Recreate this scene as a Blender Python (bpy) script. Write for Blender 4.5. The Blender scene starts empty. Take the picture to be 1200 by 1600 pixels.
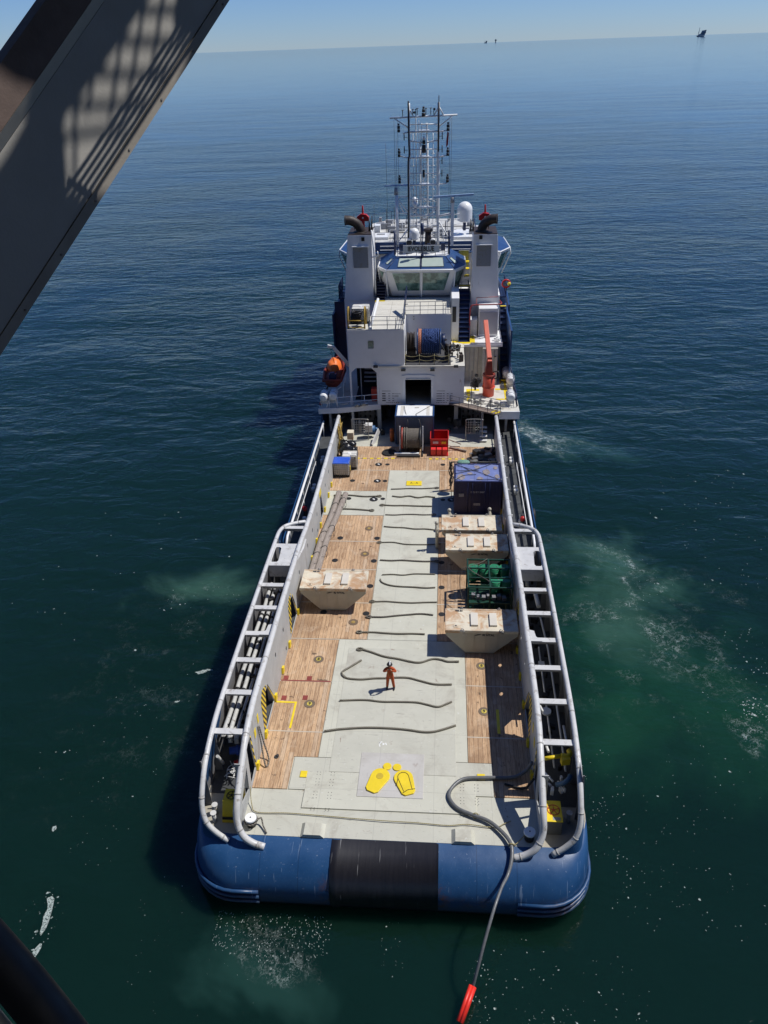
import bpy, bmesh, math, random
from math import sin, cos, pi, radians, sqrt, atan2
from mathutils import Vector, Matrix, geometry
random.seed(7)
S = bpy.context.scene
COL = S.collection
V = Vector

# ------------------------------------------------------------------ camera, sky, sun
cam_d = bpy.data.cameras.new("camera")
cam = bpy.data.objects.new("camera", cam_d)
COL.objects.link(cam)
S.camera = cam
F_PX = 1180.0
cam_d.sensor_fit = 'HORIZONTAL'
cam_d.sensor_width = 36.0
cam_d.lens = 36.0 * F_PX / 1200.0
cam_d.clip_start = 0.05
cam_d.clip_end = 120000
# ship frame: x starboard, y forward, z up; horizon falls 2.06 deg to the left, pitch 31.67 deg down
_roll = radians(-2.0592); _p = radians(31.671)
_dn = (-sin(_roll), cos(_roll))
_up = V((-_dn[0]*cos(_p), -_dn[1]*cos(_p), -sin(_p)))
_slope = (50-82)/(1200-310)
_F = V((698-600, 82+(698-310)*_slope-800, F_PX)).normalized()
_Y = (_F - _up*_F.dot(_up)).normalized()
_X = _Y.cross(_up)
# rows = world axes in photo-camera coords (x right, y down, z forward)
_M = Matrix((_X, _Y, _up))
right = _M @ V((1, 0, 0)); down = _M @ V((0, 1, 0)); fwd = _M @ V((0, 0, 1))
mw = Matrix.Identity(4)
for i in range(3):
    mw[i][0] = right[i]; mw[i][1] = -down[i]; mw[i][2] = -fwd[i]
mw[0][3], mw[1][3], mw[2][3] = 2.01, 0.0, 30.0
cam.matrix_world = mw
S.render.resolution_x = 768; S.render.resolution_y = 1024

SUN = V((0.585, 0.17, 1.0)).normalized()
SUN_EL = math.asin(SUN.z); SUN_AZ = atan2(SUN.x, SUN.y)
W = bpy.data.worlds.new("World"); S.world = W; W.use_nodes = True
nt = W.node_tree; bg = nt.nodes['Background']
sky = nt.nodes.new('ShaderNodeTexSky'); sky.sky_type = 'NISHITA'
sky.sun_disc = False
sky.sun_elevation = SUN_EL; sky.sun_rotation = SUN_AZ
sky.altitude = 0; sky.air_density = 0.9; sky.dust_density = 0.0; sky.ozone_density = 6.0
hz_ = nt.nodes.new('ShaderNodeMix'); hz_.data_type = 'RGBA'; hz_.blend_type = 'MULTIPLY'; hz_.inputs[0].default_value = 1.0   # white balance of the sky light
hz_.inputs[7].default_value = (.69, .885, 1.29, 1)
nt.links.new(sky.outputs[0], hz_.inputs[6]); nt.links.new(hz_.outputs[2], bg.inputs[0]); bg.inputs[1].default_value = 0.086
sl = bpy.data.lights.new("sun", 'SUN'); so = bpy.data.objects.new("sun", sl); COL.objects.link(so)
sl.energy = 5.0; sl.angle = radians(0.53); sl.color = (1.0, 0.965, 0.91)
so.rotation_euler = (-SUN).to_track_quat('-Z', 'Y').to_euler(); so.location = (20, 10, 60)
S.view_settings.view_transform = 'Standard'; S.view_settings.look = 'None'
S.view_settings.exposure = -0.22; S.view_settings.gamma = 1.0
S.render.engine = 'CYCLES'
S.cycles.max_bounces = 6

# ------------------------------------------------------------------ materials
def newmat(name):
    m = bpy.data.materials.new(name); m.use_nodes = True
    return m, m.node_tree, m.node_tree.nodes['Principled BSDF']
class NG:
    def __init__(s, nt): s.nt = nt
    def n(s, t, **k):
        x = s.nt.nodes.new(t)
        for a, b in k.items(): setattr(x, a, b)
        return x
    def put(s, sock, v):
        if hasattr(v, 'is_output') or isinstance(v, bpy.types.NodeSocket): s.nt.links.new(v, sock)
        else: sock.default_value = v
    def math(s, op, a, b=None, c=None, clamp=False):
        x = s.n('ShaderNodeMath', operation=op); x.use_clamp = clamp
        s.put(x.inputs[0], a)
        if b is not None: s.put(x.inputs[1], b)
        if c is not None: s.put(x.inputs[2], c)
        return x.outputs[0]
    def vm(s, op, a, b=None):
        x = s.n('ShaderNodeVectorMath', operation=op); s.put(x.inputs[0], a)
        if b is not None: s.put(x.inputs[1], b)
        return x.outputs['Value'] if op in ('LENGTH', 'DOT_PRODUCT', 'DISTANCE') else x.outputs[0]
    def noise(s, vec, scale, detail=4, rough=.55, dist=0, out=0):
        x = s.n('ShaderNodeTexNoise'); s.put(x.inputs['Vector'], vec)
        x.inputs['Scale'].default_value = scale; x.inputs['Detail'].default_value = detail
        x.inputs['Roughness'].default_value = rough; x.inputs['Distortion'].default_value = dist
        return x.outputs[out]
    def ramp(s, v, a, b, lo=0., hi=1., smooth=False):
        x = s.n('ShaderNodeMapRange'); x.clamp = True
        if smooth: x.interpolation_type = 'SMOOTHSTEP'
        s.put(x.inputs[0], v); x.inputs[1].default_value = a; x.inputs[2].default_value = b
        s.put(x.inputs[3], lo); s.put(x.inputs[4], hi)
        return x.outputs[0]
    def mix(s, f, a, b):
        x = s.n('ShaderNodeMix', data_type='RGBA'); s.put(x.inputs[0], f)
        for sock, v in ((x.inputs[6], a), (x.inputs[7], b)):
            if isinstance(v, tuple) and len(v) == 3: v = (*v, 1)
            s.put(sock, v)
        return x.outputs[2]
    def scale(s, vec, xyz):
        return s.vm('MULTIPLY', vec, xyz)
    def obj(s): return s.n('ShaderNodeTexCoord').outputs['Object']
    def pos(s): return s.n('ShaderNodeNewGeometry').outputs['Position']
    def sep(s, v):
        x = s.n('ShaderNodeSeparateXYZ'); s.put(x.inputs[0], v); return x.outputs
    def bump(s, h, strength=.3, dist=.02, normal=None):
        x = s.n('ShaderNodeBump'); s.put(x.inputs['Height'], h)
        x.inputs['Strength'].default_value = strength; x.inputs['Distance'].default_value = dist
        if normal is not None: s.put(x.inputs['Normal'], normal)
        return x.outputs[0]

_mc = {}
def paint(name, rgb, rough=.5, var=.10, scale=1.6, dirt=None, amt=.0, dscale=1.2, streak=False, metal=0., bump=.15, bscale=18, coat=0.):
    """worn paint / metal: tone variation, rust or grime patches, optional vertical streaks"""
    if name in _mc: return _mc[name]
    m, t, b = newmat(name); g = NG(t); P = g.pos()
    c = tuple(rgb)
    n1 = g.noise(P, scale, 5, .6)
    dark = tuple(x*(1-var*1.8) for x in c); lite = tuple(min(1, x*(1+var)) for x in c)
    col = g.mix(g.ramp(n1, .3, .7), dark, lite)
    n2 = g.noise(P, 14, 3, .6)
    col = g.mix(g.ramp(n2, .35, .75, 0, .35), col, tuple(x*(1-var) for x in c))
    if dirt and amt > 0:
        Pd = g.scale(P, (3.0, 3.0, .35)) if streak else P
        nd = g.noise(Pd, dscale, 7, .68, .6)
        lo = .74 - .34*amt
        col = g.mix(g.ramp(nd, lo, lo+.13, 0, .85), col, dirt)
    g.put(b.inputs['Base Color'], col)
    g.put(b.inputs['Roughness'], g.ramp(n2, .3, .7, max(.03, rough-.08), min(1, rough+.1)))
    b.inputs['Metallic'].default_value = metal
    b.inputs['Coat Weight'].default_value = coat
    if bump: g.put(b.inputs['Normal'], g.bump(g.noise(P, bscale, 3, .6), bump, .01))
    _mc[name] = m
    return m

RUST = (.16, .065, .03); GRIME = (.07, .06, .05)
WHITE = paint('white_paint', (.80, .80, .80), .38, .04, .8, (.42, .36, .29), .34, 1.3, True)
WHITE2 = paint('white_enamel', (.82, .83, .82), .3, .03, 1, (.45, .42, .38), .15, 2)
CREAM = paint('cream_roof', (.62, .60, .53), .6, .07, 1.2, (.36, .30, .23), .45, .9)
BLUE = paint('blue_paint', (.022, .066, .185), .36, .12, .9, (.05, .09, .17), .4, .7, False, bump=.1)
HULLBLUE = None
NAVY = paint('navy_paint', (.009, .022, .075), .4, .15, 1.3)
GREYRAIL = paint('grey_rail', (.58, .58, .57), .40, .08, 2.0, (.25, .22, .19), .56, 2.6, bump=.25)
GREYWALL = paint('grey_wall', (.43, .435, .42), .55, .08, .9, (.20, .17, .14), .44, .8, True)
DARK = paint('dark_metal', (.035, .036, .038), .5, .2, 3)
BLACK = paint('black_rubber', (.012, .012, .013), .62, .2, 3)
BLKPAINT = paint('black_paint', (.02, .02, .022), .45, .15, 3, RUST, .2, 3)
STEELM = paint('bare_steel', (.38, .38, .37), .38, .15, 3, RUST, .3, 3, metal=.7)
YEL = paint('yellow_paint', (.80, .60, .02), .45, .08, 3, (.40, .25, .03), .25, 3)
RED = paint('red_paint', (.52, .018, .018), .42, .10, 3, (.2, .03, .02), .2, 2)
ORANGE = paint('orange_red_paint', (.62, .085, .045), .42, .08, 2, (.3, .06, .03), .3, 2, True)
ORANGEB = paint('orange_canopy', (.90, .20, .03), .5, .08, 3)
DKRED = paint('dark_red_hull', (.23, .03, .015), .5, .12, 2)
GREEN = paint('green_rack_paint', (.005, .045, .026), .45, .15, 2, (.02, .04, .02), .3, 2)
DRUM = paint('green_drum', (.022, .20, .10), .4, .1, 2)
GLASS = None
BLUEPLASTIC = paint('blue_lid', (.03, .10, .55), .35, .08, 3)
PLASTIC = paint('white_plastic', (.62, .60, .55), .5, .08, 3, (.35, .3, .25), .3, 3)
GREYPLAS = paint('grey_fabric', (.20, .20, .21), .8, .15, 3)
ROPE = None
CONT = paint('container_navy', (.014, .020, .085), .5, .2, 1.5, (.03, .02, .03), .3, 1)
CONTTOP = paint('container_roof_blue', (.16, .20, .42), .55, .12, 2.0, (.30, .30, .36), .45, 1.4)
BROWN = paint('exhaust_brown', (.045, .032, .025), .55, .3, 3, (.10, .05, .03), .4, 4)
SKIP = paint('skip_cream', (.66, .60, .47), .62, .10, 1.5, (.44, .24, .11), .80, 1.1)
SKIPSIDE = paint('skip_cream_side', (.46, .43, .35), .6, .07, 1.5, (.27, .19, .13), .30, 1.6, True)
WORN = paint('lumber_grey', (.30, .26, .22), .85, .2, 4)
SIDEDK = paint('side_deck_paint', (.40, .37, .30), .7, .12, 1.0, (.24, .17, .11), .5, .7)
PIPEW = paint('pipe_white', (.68, .68, .66), .4, .05, 3, (.3, .25, .2), .3, 4)
BPUMP = paint('pump_blue', (.03, .09, .42), .4, .1, 3)
LBLUE = paint('radar_blue', (.33, .48, .68), .4, .05, 2)
DUSKYW = paint('door_grey', (.30, .31, .33), .5, .08, 2)

def glass_mat():
    m, t, b = newmat('tinted_glass'); g = NG(t)
    b.inputs['Base Color'].default_value = (.10, .19, .16, 1)
    b.inputs['Roughness'].default_value = .04
    b.inputs['Transmission Weight'].default_value = .0
    b.inputs['IOR'].default_value = 1.5
    b.inputs['Coat Weight'].default_value = .5
    n = g.noise(g.pos(), 1.6, 3, .6)
    g.put(b.inputs['Base Color'], g.mix(g.ramp(n, .42, .6), (.045, .10, .085), (.20, .32, .27)))
    return m
GLASS = glass_mat()
def sky_glass():
    m, t, b = newmat('pale_skylight_glass'); g = NG(t)
    n = g.noise(g.pos(), 2.5, 3, .6)
    g.put(b.inputs['Base Color'], g.mix(n, (.38, .47, .42), (.50, .56, .49)))
    b.inputs['Roughness'].default_value = .08
    return m
SKYGLASS = sky_glass()

def hull_mat():
    m, t, b = newmat('hull_blue'); g = NG(t); P = g.pos(); x, y, z = g.sep(P)
    n = g.noise(P, .8, 5, .6)
    col = g.mix(g.ramp(n, .3, .7), (.011, .054, .150), (.016, .072, .188))
    # scuffs
    sc = g.noise(g.scale(P, (5, 5, .5)), 1.6, 8, .75, .8)
    col = g.mix(g.ramp(sc, .57, .68, 0, .5), col, (.07, .13, .25))
    dots = g.noise(P, 9, 2, .5)
    col = g.mix(g.ramp(dots, .715, .74, 0, .45), col, (.35, .40, .5))
    # weathered band towards the waterline
    zz = g.math('ADD', z, g.math('MULTIPLY', g.noise(P, 1.3, 4, .7), .8))
    seam = g.math('LESS_THAN', g.math('MINIMUM', g.math('ABSOLUTE', g.math('SUBTRACT', g.math('ABSOLUTE', x), 5.12)), g.math('ABSOLUTE', g.math('SUBTRACT', g.math('ABSOLUTE', x), 3.55))), .018)
    col = g.mix(g.math('MULTIPLY', seam, .55), col, (.007, .03, .085))
    scr = g.noise(g.scale(P, (11, .7, .7)), 1.2, 3, .5)
    col = g.mix(g.ramp(scr, .69, .71, 0, .45), col, (.22, .30, .42))
    rj = g.math('MULTIPLY', g.ramp(g.math('ABSOLUTE', g.math('SUBTRACT', g.math('ABSOLUTE', g.math('ADD', x, .12)), 2.3)), .42, .05), g.math('MULTIPLY', g.ramp(g.noise(P, 2.3, 6, .75), .46, .56), g.ramp(z, 2.1, 1.2)))
    col = g.mix(rj, col, (.12, .05, .03))
    band = g.ramp(zz, 1.95, 1.15)
    col = g.mix(g.math('MULTIPLY', band, .75), col, (.035, .052, .075))
    rs = g.noise(P, 1.1, 6, .7)
    col = g.mix(g.math('MULTIPLY', band, g.ramp(rs, .54, .66, 0, .8)), col, (.12, .07, .045))
    col = g.mix(g.ramp(z, .55, .25), col, (.02, .03, .025))
    g.put(b.inputs['Base Color'], col)
    g.put(b.inputs['Roughness'], g.ramp(n, .3, .7, .34, .5))
    # slightly dished plating
    g.put(b.inputs['Normal'], g.bump(g.math('ADD', g.noise(P, .9, 2), g.math('MULTIPLY', g.noise(P, 20, 3), .06)), .35, .06))
    return m
HULLBLUE = hull_mat()

def roller_mat():
    m, t, b = newmat('roller_black'); g = NG(t); P = g.pos(); x, y, z = g.sep(P)
    n = g.noise(g.scale(P, (6, .6, .6)), 1.4, 7, .7, .5)
    col = g.mix(g.ramp(n, .35, .7), (.006, .006, .009), (.018, .017, .020))
    zz = g.math('ADD', z, g.math('MULTIPLY', g.noise(P, 1.5, 5, .7), .45))
    col = g.mix(g.ramp(zz, 2.0, 2.06, 0, .35), col, (.012, .012, .018))
    w = g.noise(g.scale(P, (9, .4, .4)), 1.3, 3, .5)
    col = g.mix(g.ramp(w, .69, .71, 0, .5), col, (.30, .30, .30))
    g.put(b.inputs['Base Color'], col)
    b.inputs['Roughness'].default_value = .38
    g.put(b.inputs['Normal'], g.bump(n, .25, .01))
    return m
ROLLER = roller_mat()

def wood_mat():
    m, t, b = newmat('timber_sheathing'); g = NG(t); P = g.pos(); x, y, z = g.sep(P)
    pw = 5.0
    xi = g.math('FLOOR', g.math('MULTIPLY', x, pw))
    fx = g.math('FRACT', g.math('MULTIPLY', x, pw))
    comb = g.n('ShaderNodeCombineXYZ'); g.put(comb.inputs[0], xi)
    g.put(comb.inputs[1], g.math('FLOOR', g.math('MULTIPLY', g.math('ADD', y, g.math('MULTIPLY', xi, 1.37)), .31)))
    wn = g.n('ShaderNodeTexWhiteNoise'); g.put(wn.inputs['Vector'], comb.outputs[0])
    tone = wn.outputs['Value']
    col = g.mix(g.ramp(tone, .0, .85), (.31, .18, .095), (.54, .345, .195))
    col = g.mix(g.math('MULTIPLY', g.math('GREATER_THAN', tone, .90), .5), col, (.42, .36, .29))
    gr = g.noise(g.scale(P, (14, .8, 1)), 1.5, 6, .7, .3)
    col = g.mix(g.ramp(gr, .40, .66, 0, .85), col, (.63, .45, .285))
    gr2 = g.noise(g.scale(P, (24, 1.6, 1)), 1.1, 5, .75, .4)
    col = g.mix(g.ramp(gr2, .52, .66, 0, .85), col, (.17, .09, .045))
    big = g.noise(P, .45, 6, .65, .4)
    col = g.mix(g.ramp(big, .48, .66, 0, .62), col, (.25, .15, .085))
    pale = g.noise(P, .8, 6, .7, .5)
    col = g.mix(g.ramp(pale, .55, .70, 0, .55), col, (.60, .47, .34))
    rub = g.noise(g.scale(P, (2.2, 1.2, 1)), 3.0, 6, .72, .8)
    col = g.mix(g.ramp(rub, .58, .70, 0, .55), col, (.22, .13, .08))
    spots = g.noise(P, 1.7, 4, .6)
    col = g.mix(g.ramp(spots, .66, .72, 0, .8), col, (.06, .04, .03))
    gap = g.math('LESS_THAN', g.math('MINIMUM', fx, g.math('SUBTRACT', 1.0, fx)), .045)
    col = g.mix(g.math('MULTIPLY', gap, .6), col, (.085, .055, .035))
    g.put(b.inputs['Base Color'], col)
    b.inputs['Roughness'].default_value = .85
    h = g.math('SUBTRACT', g.math('ADD', gr, g.math('MULTIPLY', gr2, .5)), g.math('MULTIPLY', gap, 1.2))
    g.put(b.inputs['Normal'], g.bump(h, .6, .02))
    return m
WOOD = wood_mat()

def deck_mat(name, base, seed=0., wear=1.0):
    m, t, b = newmat(name); g = NG(t); P = g.pos(); x, y, z = g.sep(P)
    P = g.vm('ADD', P, (seed*7, seed*3, 0))
    n = g.noise(P, .5, 6, .62)
    c = base
    col = g.mix(g.ramp(n, .3, .7), tuple(v*.90 for v in c), tuple(v*1.05 for v in c))
    # plate welds every 2.45 x 6.1
    def line(v, per, off, w):
        f = g.math('FRACT', g.math('ADD', g.math('DIVIDE', v, per), off))
        d = g.math('MULTIPLY', g.math('MINIMUM', f, g.math('SUBTRACT', 1.0, f)), per)
        return g.math('LESS_THAN', d, w)
    ln = g.math('MAXIMUM', line(x, 2.45, .26, .012), line(y, 3.25, .45, .012))
    col = g.mix(g.math('MULTIPLY', ln, .28), col, (.22, .22, .21))
    sx = g.noise(g.scale(P, (1.2, 9, 1)), 1.7, 6, .72, .7)
    col = g.mix(g.ramp(sx, .62, .68, 0, .5*wear), col, (.17, .16, .15))
    sy = g.noise(g.scale(P, (8, 1.1, 1)), 1.3, 6, .75, .8)
    col = g.mix(g.ramp(sy, .625, .69, 0, .42*wear), col, (.22, .19, .16))
    st = g.noise(P, .55, 7, .7, .9)
    col = g.mix(g.ramp(st, .52, .72, 0, .42*wear), col, (.30, .27, .22))
    rr = g.noise(P, 1.4, 5, .7, .6)
    col = g.mix(g.ramp(rr, .655, .70, 0, .55*wear), col, (.20, .12, .08))
    sp = g.noise(P, 7, 2, .5)
    col = g.mix(g.ramp(sp, .70, .73, 0, .5), col, (.62, .63, .60))
    g.put(b.inputs['Base Color'], col)
    b.inputs['Roughness'].default_value = .62
    h = g.math('ADD', g.math('MULTIPLY', g.noise(P, 25, 3), .3), g.math('SUBTRACT', g.math('MULTIPLY', g.noise(P, .6, 2), 1.5), g.math('MULTIPLY', ln, .4)))
    g.put(b.inputs['Normal'], g.bump(h, .25, .03))
    return m
DECK = deck_mat('deck_grey_paint', (.50, .495, .42), 0, 1.35)
DECK2 = deck_mat('deck_grey_plate', (.53, .525, .44), 3, 1.35)
DECK3 = deck_mat('deck_patch_plate', (.50, .485, .455), 6, .9)
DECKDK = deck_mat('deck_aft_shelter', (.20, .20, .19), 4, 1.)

def rope_mat(name, c1, c2, tw=26):
    m, t, b = newmat(name); g = NG(t); P = g.pos(); x, y, z = g.sep(P)
    s = g.math('SINE', g.math('MULTIPLY', g.math('ADD', g.math('ADD', x, g.math('MULTIPLY', y, .9)), g.math('MULTIPLY', z, 1.4)), tw*2))
    col = g.mix(g.ramp(s, -.6, .6), c1, c2)
    col = g.mix(g.ramp(g.noise(P, 3, 4), .45, .7, 0, .5), col, tuple(v*.7 for v in c1))
    g.put(b.inputs['Base Color'], col); b.inputs['Roughness'].default_value = .9
    g.put(b.inputs['Normal'], g.bump(s, .5, .012))
    return m
ROPE = rope_mat('rope_hemp', (.12, .11, .085), (.27, .25, .20))
ROPEY = rope_mat('rope_yellow', (.26, .22, .10), (.42, .37, .2), 40)
ROPEB = rope_mat('rope_blue', (.010, .028, .10), (.04, .085, .25), 14)
ROPEG = rope_mat('rope_grey_wire', (.10, .09, .075), (.22, .20, .17), 20)
ROPEO = rope_mat('rope_salmon', (.40, .13, .08), (.62, .28, .18), 14)

def skin_mat():
    m, t, b = newmat('skin'); b.inputs['Base Color'].default_value = (.42, .23, .15, 1)
    b.inputs['Roughness'].default_value = .55; b.inputs['Subsurface Weight'].default_value = .1
    return m
SKIN = skin_mat()
COVER = paint('coverall_orange', (.46, .085, .022), .85, .18, 9, (.30, .05, .02), .3, 6, bump=.4)
LOGM = None
def log_mat():
    m, t, b = newmat('wrapped_pole_fibre'); g = NG(t); P = g.pos()
    n = g.noise(g.scale(P, (22, 1.2, 22)), 1.2, 6, .75)
    col = g.mix(g.ramp(n, .35, .65), (.19, .155, .13), (.40, .35, .31))
    n2 = g.noise(g.scale(P, (8, 9, 8)), 1.2, 4, .7)
    col = g.mix(g.ramp(n2, .5, .7, 0, .5), col, (.14, .11, .09))
    g.put(b.inputs['Base Color'], col); b.inputs['Roughness'].default_value = .95
    g.put(b.inputs['Normal'], g.bump(n, .8, .03))
    return m
LOGM = log_mat()
def stripe_mat(name, c1, c2, per, d):
    m, t, b = newmat(name); g = NG(t); P = g.pos()
    v = g.vm('DOT_PRODUCT', P, d)
    f = g.math('FRACT', g.math('DIVIDE', v, per))
    n = g.noise(P, 4, 4)
    c = g.mix(g.math('GREATER_THAN', f, .5), c1, c2)
    c = g.mix(g.ramp(n, .55, .75, 0, .5), c, (.2, .16, .08))
    g.put(b.inputs['Base Color'], c); b.inputs['Roughness'].default_value = .5
    return m
HAZARD = stripe_mat('hazard_stripes', (.78, .55, .03), (.015, .015, .015), .24, (0, 1, .55))
LOUVRE = stripe_mat('louvre_slats', (.34, .35, .37), (.14, .145, .155), .075, (0, 0, 1))
GIRD = paint('girder_paint', (.41, .395, .365), .6, .05, 5, (.22, .16, .12), .2, 9, bump=.08, bscale=90)

# ------------------------------------------------------------------ mesh helpers
class MB:
    def __init__(s): s.v = []; s.f = []; s.s = []
    def add(s, vs, fs, sm=False):
        o = len(s.v); s.v += [V(p) for p in vs]
        for f in fs: s.f.append([i+o for i in f]); s.s.append(sm)
        return s
    def box(s, c, d, rz=0., rx=0., ry=0.):
        R = Matrix.Rotation(rz, 3, 'Z') @ Matrix.Rotation(ry, 3, 'Y') @ Matrix.Rotation(rx, 3, 'X')
        c = V(c); h = V(d)/2
        vs = [c + R @ V((sx*h.x, sy*h.y, sz*h.z)) for sz in (-1, 1) for sy in (-1, 1) for sx in (-1, 1)]
        return s.add(vs, [(0, 2, 3, 1), (4, 5, 7, 6), (0, 1, 5, 4), (2, 6, 7, 3), (0, 4, 6, 2), (1, 3, 7, 5)])
    def bx(s, x0, x1, y0, y1, z0, z1):
        return s.box(((x0+x1)/2, (y0+y1)/2, (z0+z1)/2), (abs(x1-x0), abs(y1-y0), abs(z1-z0)))
    def hexa(s, lo, hi):
        """two quads (4 points each, same winding seen from above) -> closed solid"""
        return s.add(list(lo)+list(hi), [(3, 2, 1, 0), (4, 5, 6, 7), (0, 1, 5, 4), (1, 2, 6, 5), (2, 3, 7, 6), (3, 0, 4, 7)])
    def bar(s, a, b, w, h=None, up=(0, 0, 1)):
        """rectangular bar from a to b"""
        h = h or w; a = V(a); b = V(b); d = (b-a).normalized(); up = V(up)
        if abs(d.dot(up)) > .98: up = V((0, 1, 0))
        r = d.cross(up).normalized(); u = r.cross(d)
        q = lambda p: [p - r*w/2 - u*h/2, p + r*w/2 - u*h/2, p + r*w/2 + u*h/2, p - r*w/2 + u*h/2]
        return s.add(q(a)+q(b), [(0, 1, 2, 3), (7, 6, 5, 4), (0, 4, 5, 1), (1, 5, 6, 2), (2, 6, 7, 3), (3, 7, 4, 0)])
    def cyl(s, a, b, r, r2=None, n=12, cap=True):
        r2 = r if r2 is None else r2; a = V(a); b = V(b); d = (b-a).normalized()
        up = V((0, 0, 1)) if abs(d.z) < .95 else V((0, 1, 0))
        e1 = d.cross(up).normalized(); e2 = e1.cross(d)
        o = len(s.v)
        for p, rr in ((a, r), (b, r2)):
            for i in range(n):
                t = 2*pi*i/n; s.v.append(p + (e1*cos(t) + e2*sin(t))*rr)
        for i in range(n):
            s.f.append([o+i, o+(i+1) % n, o+n+(i+1) % n, o+n+i]); s.s.append(True)
        if cap:
            s.f.append([o+i for i in range(n)][::-1]); s.s.append(False)
            s.f.append([o+n+i for i in range(n)]); s.s.append(False)
        return s
    def tube(s, pts, r, n=8, closed=False, cap=True):
        pts = [V(p) for p in pts]; N = len(pts); o = len(s.v)
        rr = r if isinstance(r, (list, tuple)) else [r]*N
        e1 = None
        for k in range(N):
            if closed: d = pts[(k+1) % N] - pts[k-1]
            else: d = pts[min(k+1, N-1)] - pts[max(k-1, 0)]
            d.normalize()
            if e1 is None:
                up = V((0, 0, 1)) if abs(d.z) < .9 else V((0, 1, 0)); e1 = d.cross(up).normalized()
            else: e1 = (e1 - d*e1.dot(d)).normalized()
            e2 = d.cross(e1)
            for i in range(n):
                t = 2*pi*i/n; s.v.append(pts[k] + (e1*cos(t)+e2*sin(t))*rr[k])
        K = N if closed else N-1
        for k in range(K):
            a = o+k*n; b = o+((k+1) % N)*n
            for i in range(n):
                s.f.append([a+i, a+(i+1) % n, b+(i+1) % n, b+i]); s.s.append(True)
        if cap and not closed:
            s.f.append([o+i for i in range(n)][::-1]); s.s.append(False)
            s.f.append([o+(N-1)*n+i for i in range(n)]); s.s.append(False)
        return s
    def sph(s, c, r, n=14, m=8, sq=(1, 1, 1), top=False):
        c = V(c); o = len(s.v); vs = []; fs = []
        t0 = 0; t1 = pi/2 if top else pi
        for j in range(m+1):
            ph = t0 + (t1-t0)*j/m
            for i in range(n):
                th = 2*pi*i/n
                vs.append(c + V((sin(ph)*cos(th)*sq[0], sin(ph)*sin(th)*sq[1], cos(ph)*sq[2]))*r)
        for j in range(m):
            for i in range(n):
                fs.append((j*n+i, (j+1)*n+i, (j+1)*n+(i+1) % n, j*n+(i+1) % n))
        return s.add(vs, fs, True)
    def plate(s, outer, holes, fn, th):
        """2D polygon with holes; fn(u, v, t) -> 3D, t in (0, th)"""
        loops = [outer]+list(holes)
        flat = [p for l in loops for p in l]
        tris = geometry.tessellate_polygon([[V((p[0], p[1], 0)) for p in l] for l in loops])
        n = len(flat)
        vs = [fn(p[0], p[1], 0) for p in flat]+[fn(p[0], p[1], th) for p in flat]
        fs = [tuple(t) for t in tris]+[tuple(i+n for i in t[::-1]) for t in tris]
        k = 0
        for l in loops:
            L = len(l)
            for i in range(L): fs.append((k+i, k+(i+1) % L, n+k+(i+1) % L, n+k+i))
            k += L
        return s.add(vs, fs)
    def disc(s, c, r, h=.02, n=20, sx=1., sy=1.):
        c = V(c); o = len(s.v)
        for z in (0, h):
            for i in range(n):
                t = 2*pi*i/n; s.v.append(c+V((r*sx*cos(t), r*sy*sin(t), z)))
        s.f.append([o+n+i for i in range(n)]); s.s.append(False)
        s.f.append([o+i for i in range(n)][::-1]); s.s.append(False)
        for i in range(n): s.f.append([o+i, o+(i+1) % n, o+n+(i+1) % n, o+n+i]); s.s.append(True)
        return s
    def build(s, name, mat, parent=None, bevel=0, label=None, kind=None, loc=None, fix=True):
        while parent is not None and parent.parent is not None and parent.parent.parent is not None: parent = parent.parent
        off = V((0, 0, 0)); p = parent
        while p is not None: off += p.location; p = p.parent
        if loc is None and parent is None: loc = V((0, 0, 0))
        L = V(loc) if loc is not None else off
        me = bpy.data.meshes.new(name)
        me.from_pydata([tuple(v-L) for v in s.v], [], s.f)
        me.polygons.foreach_set('use_smooth', s.s)
        me.update()
        if fix:
            bm = bmesh.new(); bm.from_mesh(me); bmesh.ops.recalc_face_normals(bm, faces=bm.faces); bm.to_mesh(me); bm.free()
        o = bpy.data.objects.new(name, me); COL.objects.link(o)
        me.materials.append(mat)
        if parent is not None: o.parent = parent
        o.location = L - off if loc is not None else (0, 0, 0)
        if bevel:
            b = o.modifiers.new('bevel', 'BEVEL'); b.width = bevel; b.segments = 2; b.limit_method = 'ANGLE'; b.angle_limit = radians(40)
        if label: o['label'] = label
        if kind: o['kind'] = kind
        return o
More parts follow.
